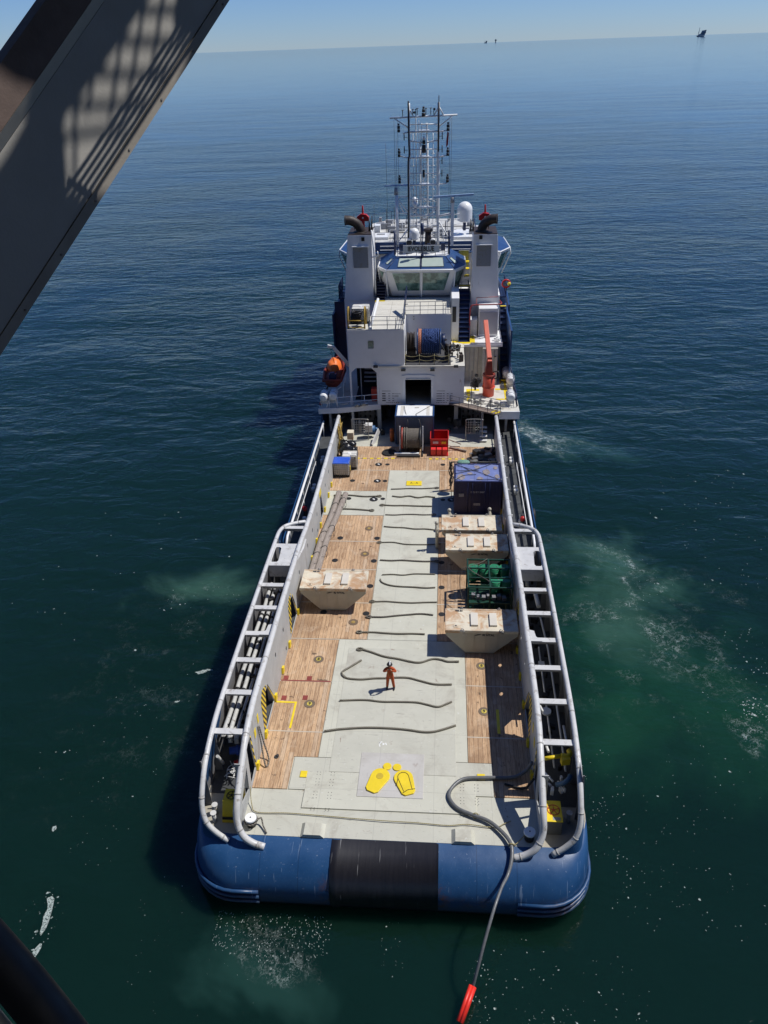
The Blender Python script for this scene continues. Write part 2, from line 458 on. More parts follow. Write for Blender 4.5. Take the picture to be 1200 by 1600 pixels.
def _parts(s, name, mat, parent=None, gap=.03, **k):
    """link every separate piece of the builder as an object of its own (pieces that touch stay together)"""
    n = len(s.v); p = list(range(n))
    def find(i):
        while p[i] != i: p[i] = p[p[i]]; i = p[i]
        return i
    for f in s.f:
        for i in f[1:]: p[find(i)] = find(f[0])
    comp = {}
    for fi, f in enumerate(s.f): comp.setdefault(find(f[0]), []).append(fi)
    L = []
    for fl in comp.values():
        ids = {i for f in fl for i in s.f[f]}
        lo = [min(s.v[i][a] for i in ids)-gap for a in range(3)]; hi = [max(s.v[i][a] for i in ids)+gap for a in range(3)]
        L.append([lo, hi, list(fl)])
    ch = True
    while ch:
        ch = False
        for i in range(len(L)):
            for j in range(i+1, len(L)):
                a, b = L[i], L[j]
                if all(a[0][q] <= b[1][q] and b[0][q] <= a[1][q] for q in range(3)):
                    a[0] = [min(x, y) for x, y in zip(a[0], b[0])]; a[1] = [max(x, y) for x, y in zip(a[1], b[1])]; a[2] += b[2]
                    L.pop(j); ch = True; break
            if ch: break
    out = []
    for lo, hi, fl in L:
        m = MB(); mp = {}
        for f in sorted(fl):
            q = []
            for i in s.f[f]:
                if i not in mp: mp[i] = len(m.v); m.v.append(s.v[i])
                q.append(mp[i])
            m.f.append(q); m.s.append(s.s[f])
        out.append(m.build(name, mat, parent, **k))
    return out[0]
MB.parts = _parts
def tag(o, label, cat, group=None, kind=None):
    if label: o['label'] = label
    if cat: o['category'] = cat
    if group: o['group'] = group
    if kind: o['kind'] = kind
    return o
def thing(name, loc, label, cat, group=None):
    o = bpy.data.objects.new(name, None); COL.objects.link(o); o.location = loc
    o.empty_display_size = .3
    return tag(o, label, cat, group)
def copy_tree(o, loc=None, parent=None, rz=None):
    c = o.copy(); COL.objects.link(c); c.parent = parent
    if loc is not None: c.location = loc
    if rz is not None: c.rotation_euler.z = rz
    for ch in list(o.children): copy_tree(ch, None, c)
    return c
def smooth_path(pts, n=6):
    """Catmull-Rom"""
    P = [V(p) for p in pts]; P = [P[0]*2-P[1]]+P+[P[-1]*2-P[-2]]; out = []
    for i in range(1, len(P)-2):
        for k in range(n):
            t = k/n; a, b, c, d = P[i-1:i+3]
            out.append(.5*((2*b)+(c-a)*t+(2*a-5*b+4*c-d)*t*t+(3*b-a-3*c+d)*t**3))
    out.append(P[-2]); return out
def text(name, body, size, mat, parent, loc, rot, ext=.004, sx=1., bold=.008):
    cu = bpy.data.curves.new('t', 'FONT'); cu.body = body; cu.size = size; cu.extrude = ext; cu.offset = bold
    cu.align_x = 'CENTER'; cu.align_y = 'CENTER'
    to = bpy.data.objects.new('t', cu); COL.objects.link(to)
    bpy.context.view_layer.update()
    me = bpy.data.meshes.new_from_object(to.evaluated_get(bpy.context.evaluated_depsgraph_get()))
    bpy.data.objects.remove(to)
    R = Matrix.Translation(V(loc)) @ rot.to_matrix().to_4x4() @ Matrix.Diagonal((sx, 1, 1, 1))
    while parent is not None and parent.parent is not None and parent.parent.parent is not None: parent = parent.parent
    off = V((0, 0, 0)); p = parent
    while p is not None: off += p.location; p = p.parent
    me.transform(Matrix.Translation(-off) @ R)
    me.materials.clear(); me.materials.append(mat)
    o = bpy.data.objects.new(name, me); COL.objects.link(o); o.parent = parent
    return o
from mathutils import Euler
AFT = Euler((pi/2, 0, 0))          # text standing up, read from aft
FLAT = Euler((0, 0, 0))            # text lying on a deck
def rails(mb, pts, h=1.0, rows=3, r=.022, post=1.5):
    pts = [V(p) for p in pts]
    for a, b in zip(pts, pts[1:]):
        for k in range(rows): mb.cyl(a+V((0, 0, h*(k+1)/rows)), b+V((0, 0, h*(k+1)/rows)), r, n=6, cap=False)
        n = max(1, round((b-a).length/post))
        for i in range(n+1):
            p = a.lerp(b, i/n); mb.cyl(p, p+V((0, 0, h)), r*1.15, n=6)

# ------------------------------------------------------------------ sea
def sea_mat():
    m, t, b = newmat('sea_water'); g = NG(t); P = g.pos(); x, y, z = g.sep(P)
    wob = g.noise(P, .09, 5, .6, .6, out=1)
    wob = g.scale(g.vm('SUBTRACT', wob, (.5, .5, .5)), (16, 16, 0))
    Q = g.vm('ADD', P, wob)
    def blob(cx, cy, rx, ry, rot=0, e0=1.0, e1=.25):
        d = g.vm('SUBTRACT', Q, (cx, cy, 0))
        if rot:
            r = g.n('ShaderNodeVectorRotate', rotation_type='Z_AXIS'); g.put(r.inputs['Vector'], d); r.inputs['Angle'].default_value = -rot; d = r.outputs[0]
        d = g.scale(d, (1/rx, 1/ry, 0))
        return g.ramp(g.vm('LENGTH', d), e0, e1, 0, 1, True)
    big = g.noise(P, .012, 4, .6)
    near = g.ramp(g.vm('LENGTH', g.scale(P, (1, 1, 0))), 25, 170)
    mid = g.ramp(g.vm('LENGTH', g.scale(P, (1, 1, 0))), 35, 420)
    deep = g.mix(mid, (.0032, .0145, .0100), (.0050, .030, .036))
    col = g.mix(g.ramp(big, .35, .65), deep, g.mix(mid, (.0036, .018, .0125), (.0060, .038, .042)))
    cl = g.noise(P, .16, 5, .6, .8)
    churn = g.math('MAXIMUM', blob(13, 36, 7.5, 11), g.math('MAXIMUM', blob(17.5, 31, 6, 8), blob(11, 29, 6.5, 6)))
    churn = g.math('MULTIPLY', churn, g.ramp(cl, .28, .62, .35, 1))
    col = g.mix(g.math('MULTIPLY', churn, .80), col, (.008, .046, .022))
    milky = g.math('MULTIPLY', g.math('MAXIMUM', blob(12.2, 43.0, 5.6, 4.4), g.math('MAXIMUM', blob(14.6, 38.5, 4.6, 6.5), blob(-12.4, 39.8, 4.0, 3.6, 0, 1.0, .0))), g.ramp(cl, .3, .6, .3, 1))
    col = g.mix(g.math('MULTIPLY', milky, .85), col, (.036, .090, .064))
    m2 = g.math('MAXIMUM', blob(13.5, 59, 7, 2.6, -.1), blob(-4.6, 15.2, 4.2, 2.2))
    col = g.mix(g.math('MULTIPLY', m2, .5), col, (.020, .062, .050))
    # thin foam lace: ridges of a distorted noise, only where the thrusters churn the water
    def lace(sc, w, off):
        n = g.noise(g.vm('ADD', P, (off, off*.7, 0)), sc, 6, .62, 1.6)
        return g.ramp(g.math('ABSOLUTE', g.math('SUBTRACT', n, .5)), w, w*.3)
    vo = g.n('ShaderNodeTexVoronoi', feature='DISTANCE_TO_EDGE'); vd = g.vm('ADD', P, g.scale(g.vm('SUBTRACT', g.noise(P, 1.1, 4, .65, .5, out=1), (.5, .5, .5)), (1.6, 1.6, 0)))
    g.put(vo.inputs['Vector'], vd); vo.inputs['Scale'].default_value = 1.5
    vo2 = g.n('ShaderNodeTexVoronoi', feature='DISTANCE_TO_EDGE'); g.put(vo2.inputs['Vector'], g.scale(vd, (1.0, .7, 1))); vo2.inputs['Scale'].default_value = 4.6
    web = g.math('MAXIMUM', g.ramp(vo.outputs['Distance'], .045, .0), g.math('MULTIPLY', g.ramp(vo2.outputs['Distance'], .09, .01), .55))
    web = g.math('MULTIPLY', web, g.ramp(g.noise(P, 2.2, 5, .75), .42, .62))
    # rim of the wash on starboard: distance from a ring
    def ring(cx, cy, rx, ry, w, rot=0):
        d = g.vm('SUBTRACT', Q, (cx, cy, 0)); d = g.scale(d, (1/rx, 1/ry, 0)); L = g.vm('LENGTH', d)
        return g.ramp(g.math('ABSOLUTE', g.math('SUBTRACT', L, 1.0)), w, 0, 0, 1, True)
    l1 = g.math('MULTIPLY', lace(1.1, .035, 0), g.ramp(g.noise(P, 2.6, 4, .7), .46, .62))
    fine = g.ramp(g.noise(g.scale(P, (1, 1.5, 1)), 6.0, 5, .75, .8), .60, .68)
    zone = g.math('MAXIMUM', g.math('MULTIPLY', ring(10.6, 34, 6.6, 11.4, .10), g.math('MULTIPLY', g.ramp(x, 9, 12), g.ramp(y, 31, 35.5))), g.math('MAXIMUM', g.math('MULTIPLY', blob(18.3, 35, 1.9, 4, .2), .55), g.math('MAXIMUM', blob(12.2, 59.2, 4.5, 1.5, -.1, 1.0, .1), blob(18.8, 29.6, 1.6, 1.6))))
    zone = g.math('MULTIPLY', zone, g.ramp(g.noise(P, .5, 4, .6), .38, .55))
    foam = g.math('MULTIPLY', zone, g.math('MAXIMUM', g.math('MULTIPLY', web, 1.0), g.math('MULTIPLY', fine, .45)))
    zb = g.math('MAXIMUM', blob(-12.6, 38.8, 2.6, 1.9), g.math('MAXIMUM', blob(14, 36, 8, 10), g.math('MULTIPLY', blob(-13, 30, 9, 12), .22)))
    foam = g.math('MAXIMUM', foam, g.math('MULTIPLY', g.math('MULTIPLY', zb, web), g.ramp(g.noise(P, .5, 4, .6), .50, .66, 0, .6)))
    wash = g.math('MULTIPLY', blob(10.9, 59.3, 2.8, .7, 0, 1, 0), g.ramp(g.noise(P, 3, 5, .7), .40, .6))
    foam = g.math('MAXIMUM', foam, g.math('MULTIPLY', wash, .8))
    # bubbling wash under the stern, on the port half
    r = g.n('ShaderNodeCombineXYZ')
    st = g.math('MULTIPLY', blob(-4.5, 16.9, 2.6, 1.7, 0, 1.0, .55), g.ramp(g.noise(P, .9, 3), .4, .6, .25, 1))
    cells = g.noise(g.scale(P, (1.6, .8, 1)), 7, 5, .8, .5)
    foam = g.math('MAXIMUM', foam, g.math('MULTIPLY', st, g.math('ADD', g.math('MULTIPLY', web, .55), g.ramp(cells, .58, .66, 0, .40))))
    col = g.mix(foam, col, (.42, .48, .46))
    g.put(b.inputs['Base Color'], col)
    g.put(b.inputs['Roughness'], g.math('MAXIMUM', g.math('MULTIPLY', foam, .6), g.ramp(near, 0, 1, .05, .07)))
    b.inputs['IOR'].default_value = 1.333
    b.subsurface_method = 'BURLEY'; b.inputs['Subsurface Weight'].default_value = 1.0; b.inputs['Subsurface Radius'].default_value = (.5, 1.0, 1.0); b.inputs['Subsurface Scale'].default_value = 1.6
    # waves: swell, wind sea, ripples; calmer in the lee close to the rig
    w1 = g.math('ADD', g.noise(g.scale(P, (.55, 1.0, 1)), .14, 3, .5, .3), g.math('MULTIPLY', g.noise(g.scale(P, (.35, 1.0, 1)), .05, 2, .5, .2), 2.2))
    w2 = g.noise(g.scale(P, (.6, 1.15, 1)), .55, 4, .55, .5)
    w3 = g.noise(g.scale(P, (.8, 1.1, 1)), 2.1, 4, .6, .6)
    w4 = g.noise(P, 7.5, 3, .6)
    h = g.math('ADD', g.math('MULTIPLY', w1, 1.3), g.math('MULTIPLY', w2, g.ramp(near, 0, 1, .32, 1.25)))
    h = g.math('ADD', h, g.math('MULTIPLY', w3, g.math('ADD', g.ramp(near, 0, 1, .07, .22), g.math('MULTIPLY', churn, .08))))
    h = g.math('ADD', h, g.math('MULTIPLY', w4, g.ramp(near, 0, 1, .008, .03)))
    bn = g.n('ShaderNodeBump'); g.put(bn.inputs['Height'], h); bn.inputs['Strength'].default_value = 1.0; bn.inputs['Distance'].default_value = .40
    far_ = g.ramp(g.math('LOGARITHM', g.vm('LENGTH', g.scale(P, (1, 1, 0))), 10.0), 1.85, 2.85)
    gust = g.ramp(g.noise(g.scale(P, (.7, 1, 1)), .02, 5, .62, .8), .35, .65, .45, 1.35)     # wind patches and calmer slicks
    g.put(bn.inputs['Strength'], g.math('MULTIPLY', g.ramp(far_, 0, 1, .95, .11), gust))
    g.put(b.inputs['Normal'], bn.outputs[0])
    return m
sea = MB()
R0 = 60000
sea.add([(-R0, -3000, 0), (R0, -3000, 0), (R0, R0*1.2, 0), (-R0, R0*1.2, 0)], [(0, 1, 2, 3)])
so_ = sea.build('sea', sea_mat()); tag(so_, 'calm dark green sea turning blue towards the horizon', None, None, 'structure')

# floating foam scraps and specks (thin mats of bubbles lying on the water)
def foam_mat():
    m, t, b = newmat('sea_foam'); g = NG(t); n = g.noise(g.pos(), 14, 5, .75)
    g.put(b.inputs['Base Color'], g.mix(n, (.22, .28, .26), (.50, .56, .53))); g.put(b.inputs['Alpha'], g.ramp(n, .36, .56, .15, .95)); b.inputs['Roughness'].default_value = .7
    return m
FOAM = foam_mat()
fm = MB(); rf = random.Random(5)
def scrap(cx, cy, r, sx=1., sy=1., rot=0., n=9):
    pts = []
    for i in range(n):
        t = 2*pi*i/n; q = r*rf.uniform(.55, 1.15)
        px, py = q*sx*cos(t), q*sy*sin(t)
        pts.append((cx+px*cos(rot)-py*sin(rot), cy+px*sin(rot)+py*cos(rot), .012))
    fm.add(pts, [tuple(range(n))])
def specks(cx, cy, rx, ry, n, r0=.01, r1=.045, rot=.3):
    for _ in range(n):
        a = rf.uniform(0, 2*pi); q = sqrt(rf.random())
        scrap(cx+rx*q*cos(a), cy+ry*q*sin(a), rf.uniform(r0, r1)*(.62 if rf.random() > .10 else 1.5), rf.uniform(.6, 2.0), 1, rf.uniform(0, 3), 6)
fm.add([(-14.33, 17.35, .012), (-14.15, 17.45, .012), (-14.0, 17.35, .012), (-13.93, 17.1, .012), (-13.86, 16.8, .012), (-13.80, 16.45, .012), (-13.78, 16.1, .012), (-13.86, 15.8, .012), (-13.95, 15.9, .012), (-14.02, 16.3, .012), (-14.12, 16.6, .012), (-14.08, 16.9, .012), (-14.18, 17.1, .012)], [tuple(range(13))])
scrap(-13.75, 15.2, .2, .6, 1.5, -.2); scrap(-15.5, 20.6, .17, .7, 1.2, .5); scrap(-11.5, 30.9, .32, 1.3, .55, .2); scrap(-11.1, 31.1, .15, 1.5, .5)
scrap(-12.2, 28.6, .12, 1.4, .6, .4)
for a in [(-14.2, 16.2, .9, 1.6, 46, .012, .04), (-13.5, 20.5, 1.6, 2.4, 26, .01, .03), (-12, 27, 2.5, 5, 40, .012, .04), (-16, 26, 3, 4, 24), (-20, 40, 8, 9, 30, .03, .08), (-13, 36, 3, 3, 26, .02, .05),
          (5.3, 15.2, 1.4, 1.6, 36, .008, .032), (3.6, 14.6, .6, 1.3, 44, .008, .036), (6.2, 13.7, 1.1, .8, 34, .008, .03), (8.6, 14.8, 1.3, 1.6, 34, .008, .035), (10.6, 18.6, 1.6, 1.6, 44, .007, .03), (11.5, 21.5, 2.2, 2.0, 36, .008, .03), (13.6, 18.6, 1.6, 1.6, 26, .01, .04), (9.8, 24.2, 1.0, 2.2, 44, .008, .035), (9.4, 21.5, .7, 2, 34, .008, .03),
          (14.5, 24.5, 3.2, 2.6, 40, .012, .04), (16.5, 28, 2.5, 3, 34, .012, .04), (19.5, 33.5, 1.7, 3.0, 70, .012, .05), (18.6, 29.3, 1.0, .9, 70, .015, .07), (15, 41, 2, 3, 40, .015, .05), (26, 50, 9, 6, 90, .02, .07), (22, 42, 4, 5, 40, .02, .06), (0.3, 16, .5, 1.2, 26, .006, .022), (-9.3, 17, 1.2, 2, 30, .006, .02), (-7, 14.5, 3, 1.5, 24, .006, .02)]:
    specks(*a)
# lines of bubbles boiling up under the port half of the stern
for k in range(420):
    x0 = rf.uniform(-6.9, -2.2); ym = 15.25+.5*((x0+4.3)/2.4)**2
    y0 = rf.uniform(ym, 17.2)
    scrap(x0, y0, rf.uniform(.006, .019), rf.uniform(1, 3.2), 1, pi/2+(x0+4.5)*.25+rf.uniform(-.6, .6), 6)
tag(fm.build('sea_foam', FOAM, fix=False), 'white foam scraps and bubbles drifting on the dark water', None, None, 'stuff')

# ------------------------------------------------------------------ supply ship
D = 2.6
ship = thing('supply_ship', (0, 52, 0), 'large blue and white offshore supply ship seen from above its open stern deck', 'ship')
CX = 8.1
# hull: horizontal slices from the rounded stern to the bow
def outline(ys, hb, rc, bow=1.0, yend=89.0):
    pts = []
    for i in range(9):
        t = i/8*pi/2; pts.append((hb-rc+rc*sin(t), ys+rc-rc*cos(t)))
    for yy, k in ((30, 1), (45, 1), (58, 1), (66, 1), (72, .995), (77, .93), (81, .78), (85, .52), (88, .2), (yend, .0)):
        pts.append((hb*k*bow if yy > 70 else hb*k, yy))
    return pts
hm = MB()
levels = [(-1.2, 18.2, 7.9, 2.2), (.2, 17.55, 8.05, 2.1), (.7, 17.32, 8.1, 2.0), (1.2, 17.30, 8.1, 1.95), (1.6, 17.42, 8.1, 1.9), (1.95, 17.62, 8.1, 1.85), (2.25, 17.92, 8.1, 1.8), (2.45, 18.28, 8.1, 1.75), (2.55, 18.6, 8.1, 1.7), (2.59, 18.97, 8.1, 1.6)]
rows = []
for z, ys, hb, rc in levels:
    o = outline(ys, hb, rc)
    ring_ = [(-x, y, z) for x, y in o[::-1]] + [(x, y, z) for x, y in o]
    rows.append(ring_)
n = len(rows[0]); vs = [p for r in rows for p in r]; fs = []
for j in range(len(rows)-1):
    for i in range(n-1): fs.append((j*n+i, j*n+i+1, (j+1)*n+i+1, (j+1)*n+i))
hm.add(vs, fs, True)
hull = hm.build('hull', HULLBLUE, ship)
# flat stern deck closing sheet
o = outline(18.97, 8.1, 1.6)
dk = MB(); pl = [(-x, y) for x, y in o[::-1]] + [(x, y) for x, y in o]
pl = [p for i, p in enumerate(pl) if i == 0 or (V(p)-V(pl[i-1])).length > 1e-4]
dk.plate(pl, [], lambda u, v, t: (u, v, 2.575+t), .012)
dk.build('side_deck', SIDEDK, ship)
# forecastle sides (blue bulwark forward)
fo = MB()
for sx in (-1, 1):
    prof = [(sx*8.1, 57.2, 2.5, 4.8), (sx*8.1, 69.6, 2.5, 4.8), (sx*8.1, 70.0, 2.5, 9.3), (sx*8.05, 73, 2.5, 9.7), (sx*7.5, 77, 2.5, 9.9), (sx*6.3, 81, 2.5, 10.1), (sx*4.2, 85, 2.5, 10.3), (sx*1.6, 88, 2.5, 10.5), (0, 89, 2.5, 10.6)]
    for a, b in zip(prof, prof[1:]):
        i = V((0, 0, 0)) if True else 0
        wd = .14*sx
        fo.hexa([(a[0], a[1], a[2]), (b[0], b[1], b[2]), (b[0]-wd, b[1], b[2]), (a[0]-wd, a[1], a[2])],
                [(a[0], a[1], a[3]), (b[0], b[1], b[3]), (b[0]-wd, b[1], b[3]), (a[0]-wd, a[1], a[3])])
fo.parts('forecastle_side', BLUE, ship)
# rubbing strakes on the stern corners
for sx in (-1, 1):
    fe = MB()
    for z, off in ((1.32, .05), (1.02, .06), (.72, .06)):
        pts = [(sx*5.15, 17.33-off, z)]
        for i in range(9):
            t = i/8*pi/2; rc = 1.95; pts.append((sx*(8.12-rc+(rc+off)*sin(t)), 17.32+rc-(rc+off)*cos(t), z))
        pts.append((sx*(8.12+off), 24, z))
        fe.tube(pts, .075, 8)
    fe.build('rubbing_strake', HULLBLUE, hull)
# stern roller (black drum section)
ro = MB(); prof = [(l[1]-.05, l[0]+.03) for l in levels if l[0] > .1]
pv = []; nseg = len(prof)
xs = [-2.3, -2.22, -2.0, -1.85, 1.85, 2.0]
offs = [-.02, .03, .03, 0.0, 0.0, 0.03]
xs = [-2.28, -2.22, -1.98, -1.86, 1.94, 2.04]; offs = [0, .045, .045, .0, .0, .045]
for xx, of in zip(xs, offs):
    for (yy, zz) in prof: pv.append((xx, yy-of, zz+of*.3))
fs = []
for a in range(len(xs)-1):
    for i in range(nseg-1): fs.append((a*nseg+i, (a+1)*nseg+i, (a+1)*nseg+i+1, a*nseg+i+1))
ro.add(pv, fs, True)
ro.build('stern_roller', ROLLER, ship)
rc_ = MB(); rc_.bx(-2.31, -2.285, 17.22, 18.7, .3, 2.3); rc_.bx(2.045, 2.07, 17.22, 18.7, .3, 2.3)
# cargo deck, plates and timber
cd = MB(); cd.bx(-6.12, 6.12, 18.95, 56.6, 2.5, 2.604); cd.build('cargo_deck', DECK, ship)
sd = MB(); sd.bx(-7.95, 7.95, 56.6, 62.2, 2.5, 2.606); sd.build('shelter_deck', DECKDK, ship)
def plate(x0, x1, y0, y1, mat, h=.05, name='steel_plate', bev=0):
    m = MB(); m.bx(x0, x1, y0, y1, 2.6, 2.604+h); return m.build(name, mat, ship, bevel=bev)
plate(-1.92, 1.80, 31.0, 50.15, DECK2, .052)
plate(-6.1, -1.94, 43.71, 47.0, DECK, .050)
plate(1.82, 6.1, 43.71, 47.0, DECK, .050)
plate(-3.44, 3.30, 22.98, 30.98, DECK2, .055, bev=.01)
plate(-4.5, 4.36, 21.22, 22.96, DECK, .050, bev=.01)
plate(-2.85, 2.78, 22.2, 30.3, DECK, .068, bev=.01)
plate(-1.49, 1.36, 20.95, 23.32, DECK3, .085, bev=.012)
plate(-3.78, 3.60, 20.3, 22.15, DECK2, .0605, bev=.01)
tp = 'timber_panel'
for y0, y1 in ((47.04, 50.13), (40.52, 43.68), (37.43, 40.46), (34.17, 37.37), (31.02, 34.11)):
    plate(-6.1, -1.96, y0, y1, WOOD, .046, tp, .008)
    plate(1.84, 6.1, y0, y1, WOOD, .046, tp, .008)
for y0, y1 in ((27.77, 30.93), (24.47, 27.71)):
    plate(-6.1, -3.47, y0, y1, WOOD, .046, tp, .008); plate(3.33, 6.1, y0, y1, WOOD, .046, tp, .008)
for sx, xi, xo in ((-1, 3.47, 4.56), (1, 3.33, 4.40)):
    m = MB(); a = [(sx*6.1, 21.22), (sx*xo, 21.22), (sx*xo, 22.98), (sx*xi, 22.98), (sx*xi, 24.41), (sx*6.1, 24.41)]
    m.plate(a, [], lambda u, v, t: (u, v, 2.6+t), .05); m.build(tp, WOOD, ship)
for y0, y1 in ((50.17, 52.05), (52.1, 54.15)):
    plate(-6.1, 6.1, y0, y1, WOOD, .046, tp, .008)
# joint battens between panels
jb = MB()
for y in (50.15, 37.4, 34.14, 40.49): jb.bx(-6.1, -1.94, y-.035, y+.035, 2.61, 2.66); jb.bx(1.82, 6.1, y-.035, y+.035, 2.61, 2.66)
for y in (30.97, 27.74, 24.44): jb.bx(-6.1, -3.45, y-.03, y+.03, 2.61, 2.656); jb.bx(3.31, 6.1, y-.03, y+.03, 2.61, 2.656)
jb.parts('panel_batten', paint('batten_pale', (.52, .45, .36), .8, .1, 3), ship)
mr = MB(); z0 = 2.6505
mr.bx(-6.05, -3.5, 27.72, 27.80, 2.652, 2.662); mr.bx(-5.95, -5.7, 27.82, 28.1, 2.652, 2.662); mr.bx(-4.75, -4.5, 27.82, 28.1, 2.652, 2.662); mr.bx(-5.8, -5.55, 26.4, 26.7, 2.652, 2.662); mr.bx(-4.75, -4.5, 26.45, 26.75, 2.652, 2.662)
mr.parts('red_deck_marking', paint('faded_red', (.24, .045, .035), .7, .15, 4, (.3, .2, .13), .4, 5), ship)
ym = MB(); ym.bx(-6.0, -4.98, 26.22, 26.32, 2.652, 2.664); ym.bx(-5.08, -4.98, 24.62, 26.22, 2.652, 2.664)
ym.bx(4.72, 4.86, 24.7, 26.2, 2.652, 2.664)
ym.parts('yellow_deck_line', YEL, ship)
for (x, y, w, h) in ((-.02, 48.15, 1.12, .66), (-3.95, 22.0, .30, .34), (3.86, 22.2, .34, .30)):
    m = MB(); m.bx(x-w/2, x+w/2, y-h/2, y+h/2, 2.655, 2.70); m.build('yellow_deck_box', YEL, ship, bevel=.01)
text('deck_lettering', 'A - A', .26, DARK, ship, (-.02, 48.15, 2.704), FLAT)
hz = MB()
for k in range(6): hz.bx(-4.7+k*.55, -4.42+k*.55, 52.0, 52.16, 2.652, 2.665)
for k in range(9): hz.bx(1.0+k*.5, 1.22+k*.5, 51.95, 52.12, 2.652, 2.665)
hz.parts('yellow_dashes', YEL, ship)
# shark jaw covers by the stern
def lobe(cx, cy, rot, mat, z=2.692):
    m = MB(); pts = []
    for i in range(13):
        t = -.15+(pi+.3)*i/12; pts.append((.42*cos(t), .30+.42*sin(t)))
    pts += [(-.30, -.48), (-.18, -.60), (.18, -.60), (.30, -.48)]
    f = lambda u, v, t: (cx+u*cos(rot)-v*sin(rot), cy+u*sin(rot)+v*cos(rot), z+t)
    m.plate(pts, [], f, .07); return m, f
m, f = lobe(-.66, 21.72, -.42, YEL); a = m.build('jaw_cover', YEL, ship, bevel=.015)
d = MB(); d.disc((-.56, 21.98, 2.762), .16, .012, 18); d.build('cover_ring', paint('yellow_dull', (.55, .40, .03), .5), a)
m, f = lobe(.58, 21.66, .34, YEL); a = m.build('jaw_cover', YEL, ship, bevel=.015)
pts = [f(u, v, .073) for u, v in [(-.40, .02)]+[(.24*cos(t), .34+.24*sin(t)) for t in [pi-pi*i/8 for i in range(9)]]+[(.18, -.42)]]
pts2 = [f(u, v, .073) for u, v in ((-.27, -.46), (.0, -.36), (.31, -.40))]
g_ = MB(); g_.tube([f(-.24, .34, .073), f(-.20, -.40, .073)], .014, 5); g_.tube(pts, .014, 5); g_.tube(pts2, .014, 5); g_.build('cover_groove', BLACK, a)
for x, y in ((-.27, 22.55), (.17, 22.52)):
    m = MB(); m.disc((x, y, 2.69), .19, .05, 22); m.build('round_pin_cover', YEL, ship, bevel=.01)
# round sockets let into the deck
sock = [(-4.60, 48.52, .19), (-2.75, 48.5, .27), (-2.18, 48.5, .17), (-2.85, 51.08, .27), (-2.17, 51.09, .17), (-4.59, 45.92, .19), (-2.80, 45.83, .3), (-2.16, 45.92, .17),
        (-4.59, 40.86, .19), (-2.17, 40.88, .19), (-4.62, 38.33, .19), (-2.17, 38.33, .19), (-2.18, 35.75, .19), (-2.19, 33.20, .19), (-4.63, 33.25, .19), (2.08, 33.27, .18), (2.06, 35.75, .18), (2.05, 38.28, .18), (2.07, 51.11, .18), (2.10, 45.87, .17), (2.68, 45.88, .27)]
for x, y, r in sock:
    m = MB(); m.disc((x, y, 2.652), r, .010, 22); s_ = m.build('deck_socket', BLACK, ship)
    if r > .25: m = MB(); m.box((x+.03, y, 2.668), (.09, .20, .012), .3); m.disc((x-.03, y+.05, 2.663), .06, .012, 10); m.build('socket_mark', PIPEW, s_)
rg = paint('lid_ring', (.16, .11, .07), .7)
for x, y, dig in ((-2.80, 39.08, None), (-2.80, 42.05, None), (-2.84, 32.42, None), (-4.35, 29.36, '8'), (-4.34, 26.20, '9'), (4.15, 29.18, '8'), (4.15, 26.05, '9')):
    m = MB(); m.disc((x, y, 2.652), .27, .012, 24); l_ = m.build('deck_lid', rg if dig is None else paint('lid_dark', (.17, .125, .085), .7, .25, 5), ship)
    m = MB(); m.disc((x, y, 2.665), .11 if dig is None else .13, .01, 16); m.build('lid_centre', paint('yellow_worn', (.42, .28, .08), .6, .2, 5) if dig is None else paint('yellow_faded', (.58, .46, .08), .6, .2, 5), l_)
    if dig: text('lid_number', dig, .24, BLACK, l_, (x, y, 2.678), FLAT)
# bolt hole groups on the aft plate
bh = MB()
for cx in (-3.35, 2.95):
    for dx in (0, .14, .62, .76):
        for k, y in enumerate((22.15, 22.02, 21.78, 21.62, 21.46, 21.1, 20.95, 20.8, 20.3, 20.2)): bh.disc((cx+dx, y, 2.662), .018, .006, 8)
bh.build('bolt_holes', DARK, ship)
# bevelled guide blocks at the stern edge
for x0, x1 in ((-3.62, -2.62), (2.55, 3.50)):
    m = MB(); m.hexa([(x0, 18.92, 2.60), (x1, 18.92, 2.60), (x1, 19.58, 2.60), (x0, 19.58, 2.60)], [(x0+.16, 18.93, 2.78), (x1-.16, 18.93, 2.78), (x1-.16, 19.5, 2.78), (x0+.16, 19.5, 2.78)])
    m.build('guide_block', DECK2, ship)
# scuffed white patches
m = MB(); rr = random.Random(3)
for cx, cy in ((-.55, 23.85),):
    for k in range(7):
        a = rr.uniform(0, 3); m.box((cx+rr.uniform(-.18, .18), cy+rr.uniform(-.1, .1), 2.675), (rr.uniform(.05, .16), .04, .004), a)
m.build('white_chalk_mark', WHITE2, ship)

# capstan bollards
for x, y in ((-5.72, 19.42), (5.68, 19.32)):
    m = MB(); m.cyl((x, y, 2.6), (x, y, 2.95), .20, .16, 20); m.cyl((x, y, 2.95), (x, y, 3.0), .24, .24, 20)
    b_ = m.build('capstan', BLKPAINT, ship); m = MB(); m.cyl((x, y, 3.0), (x, y, 3.07), .25, .23, 22); m.build('capstan_top', WHITE2, b_, bevel=.01)
    m = MB(); m.cyl((x, y, 3.07), (x, y, 3.085), .03, .03, 8); m.build('capstan_bolt', BLACK, b_)

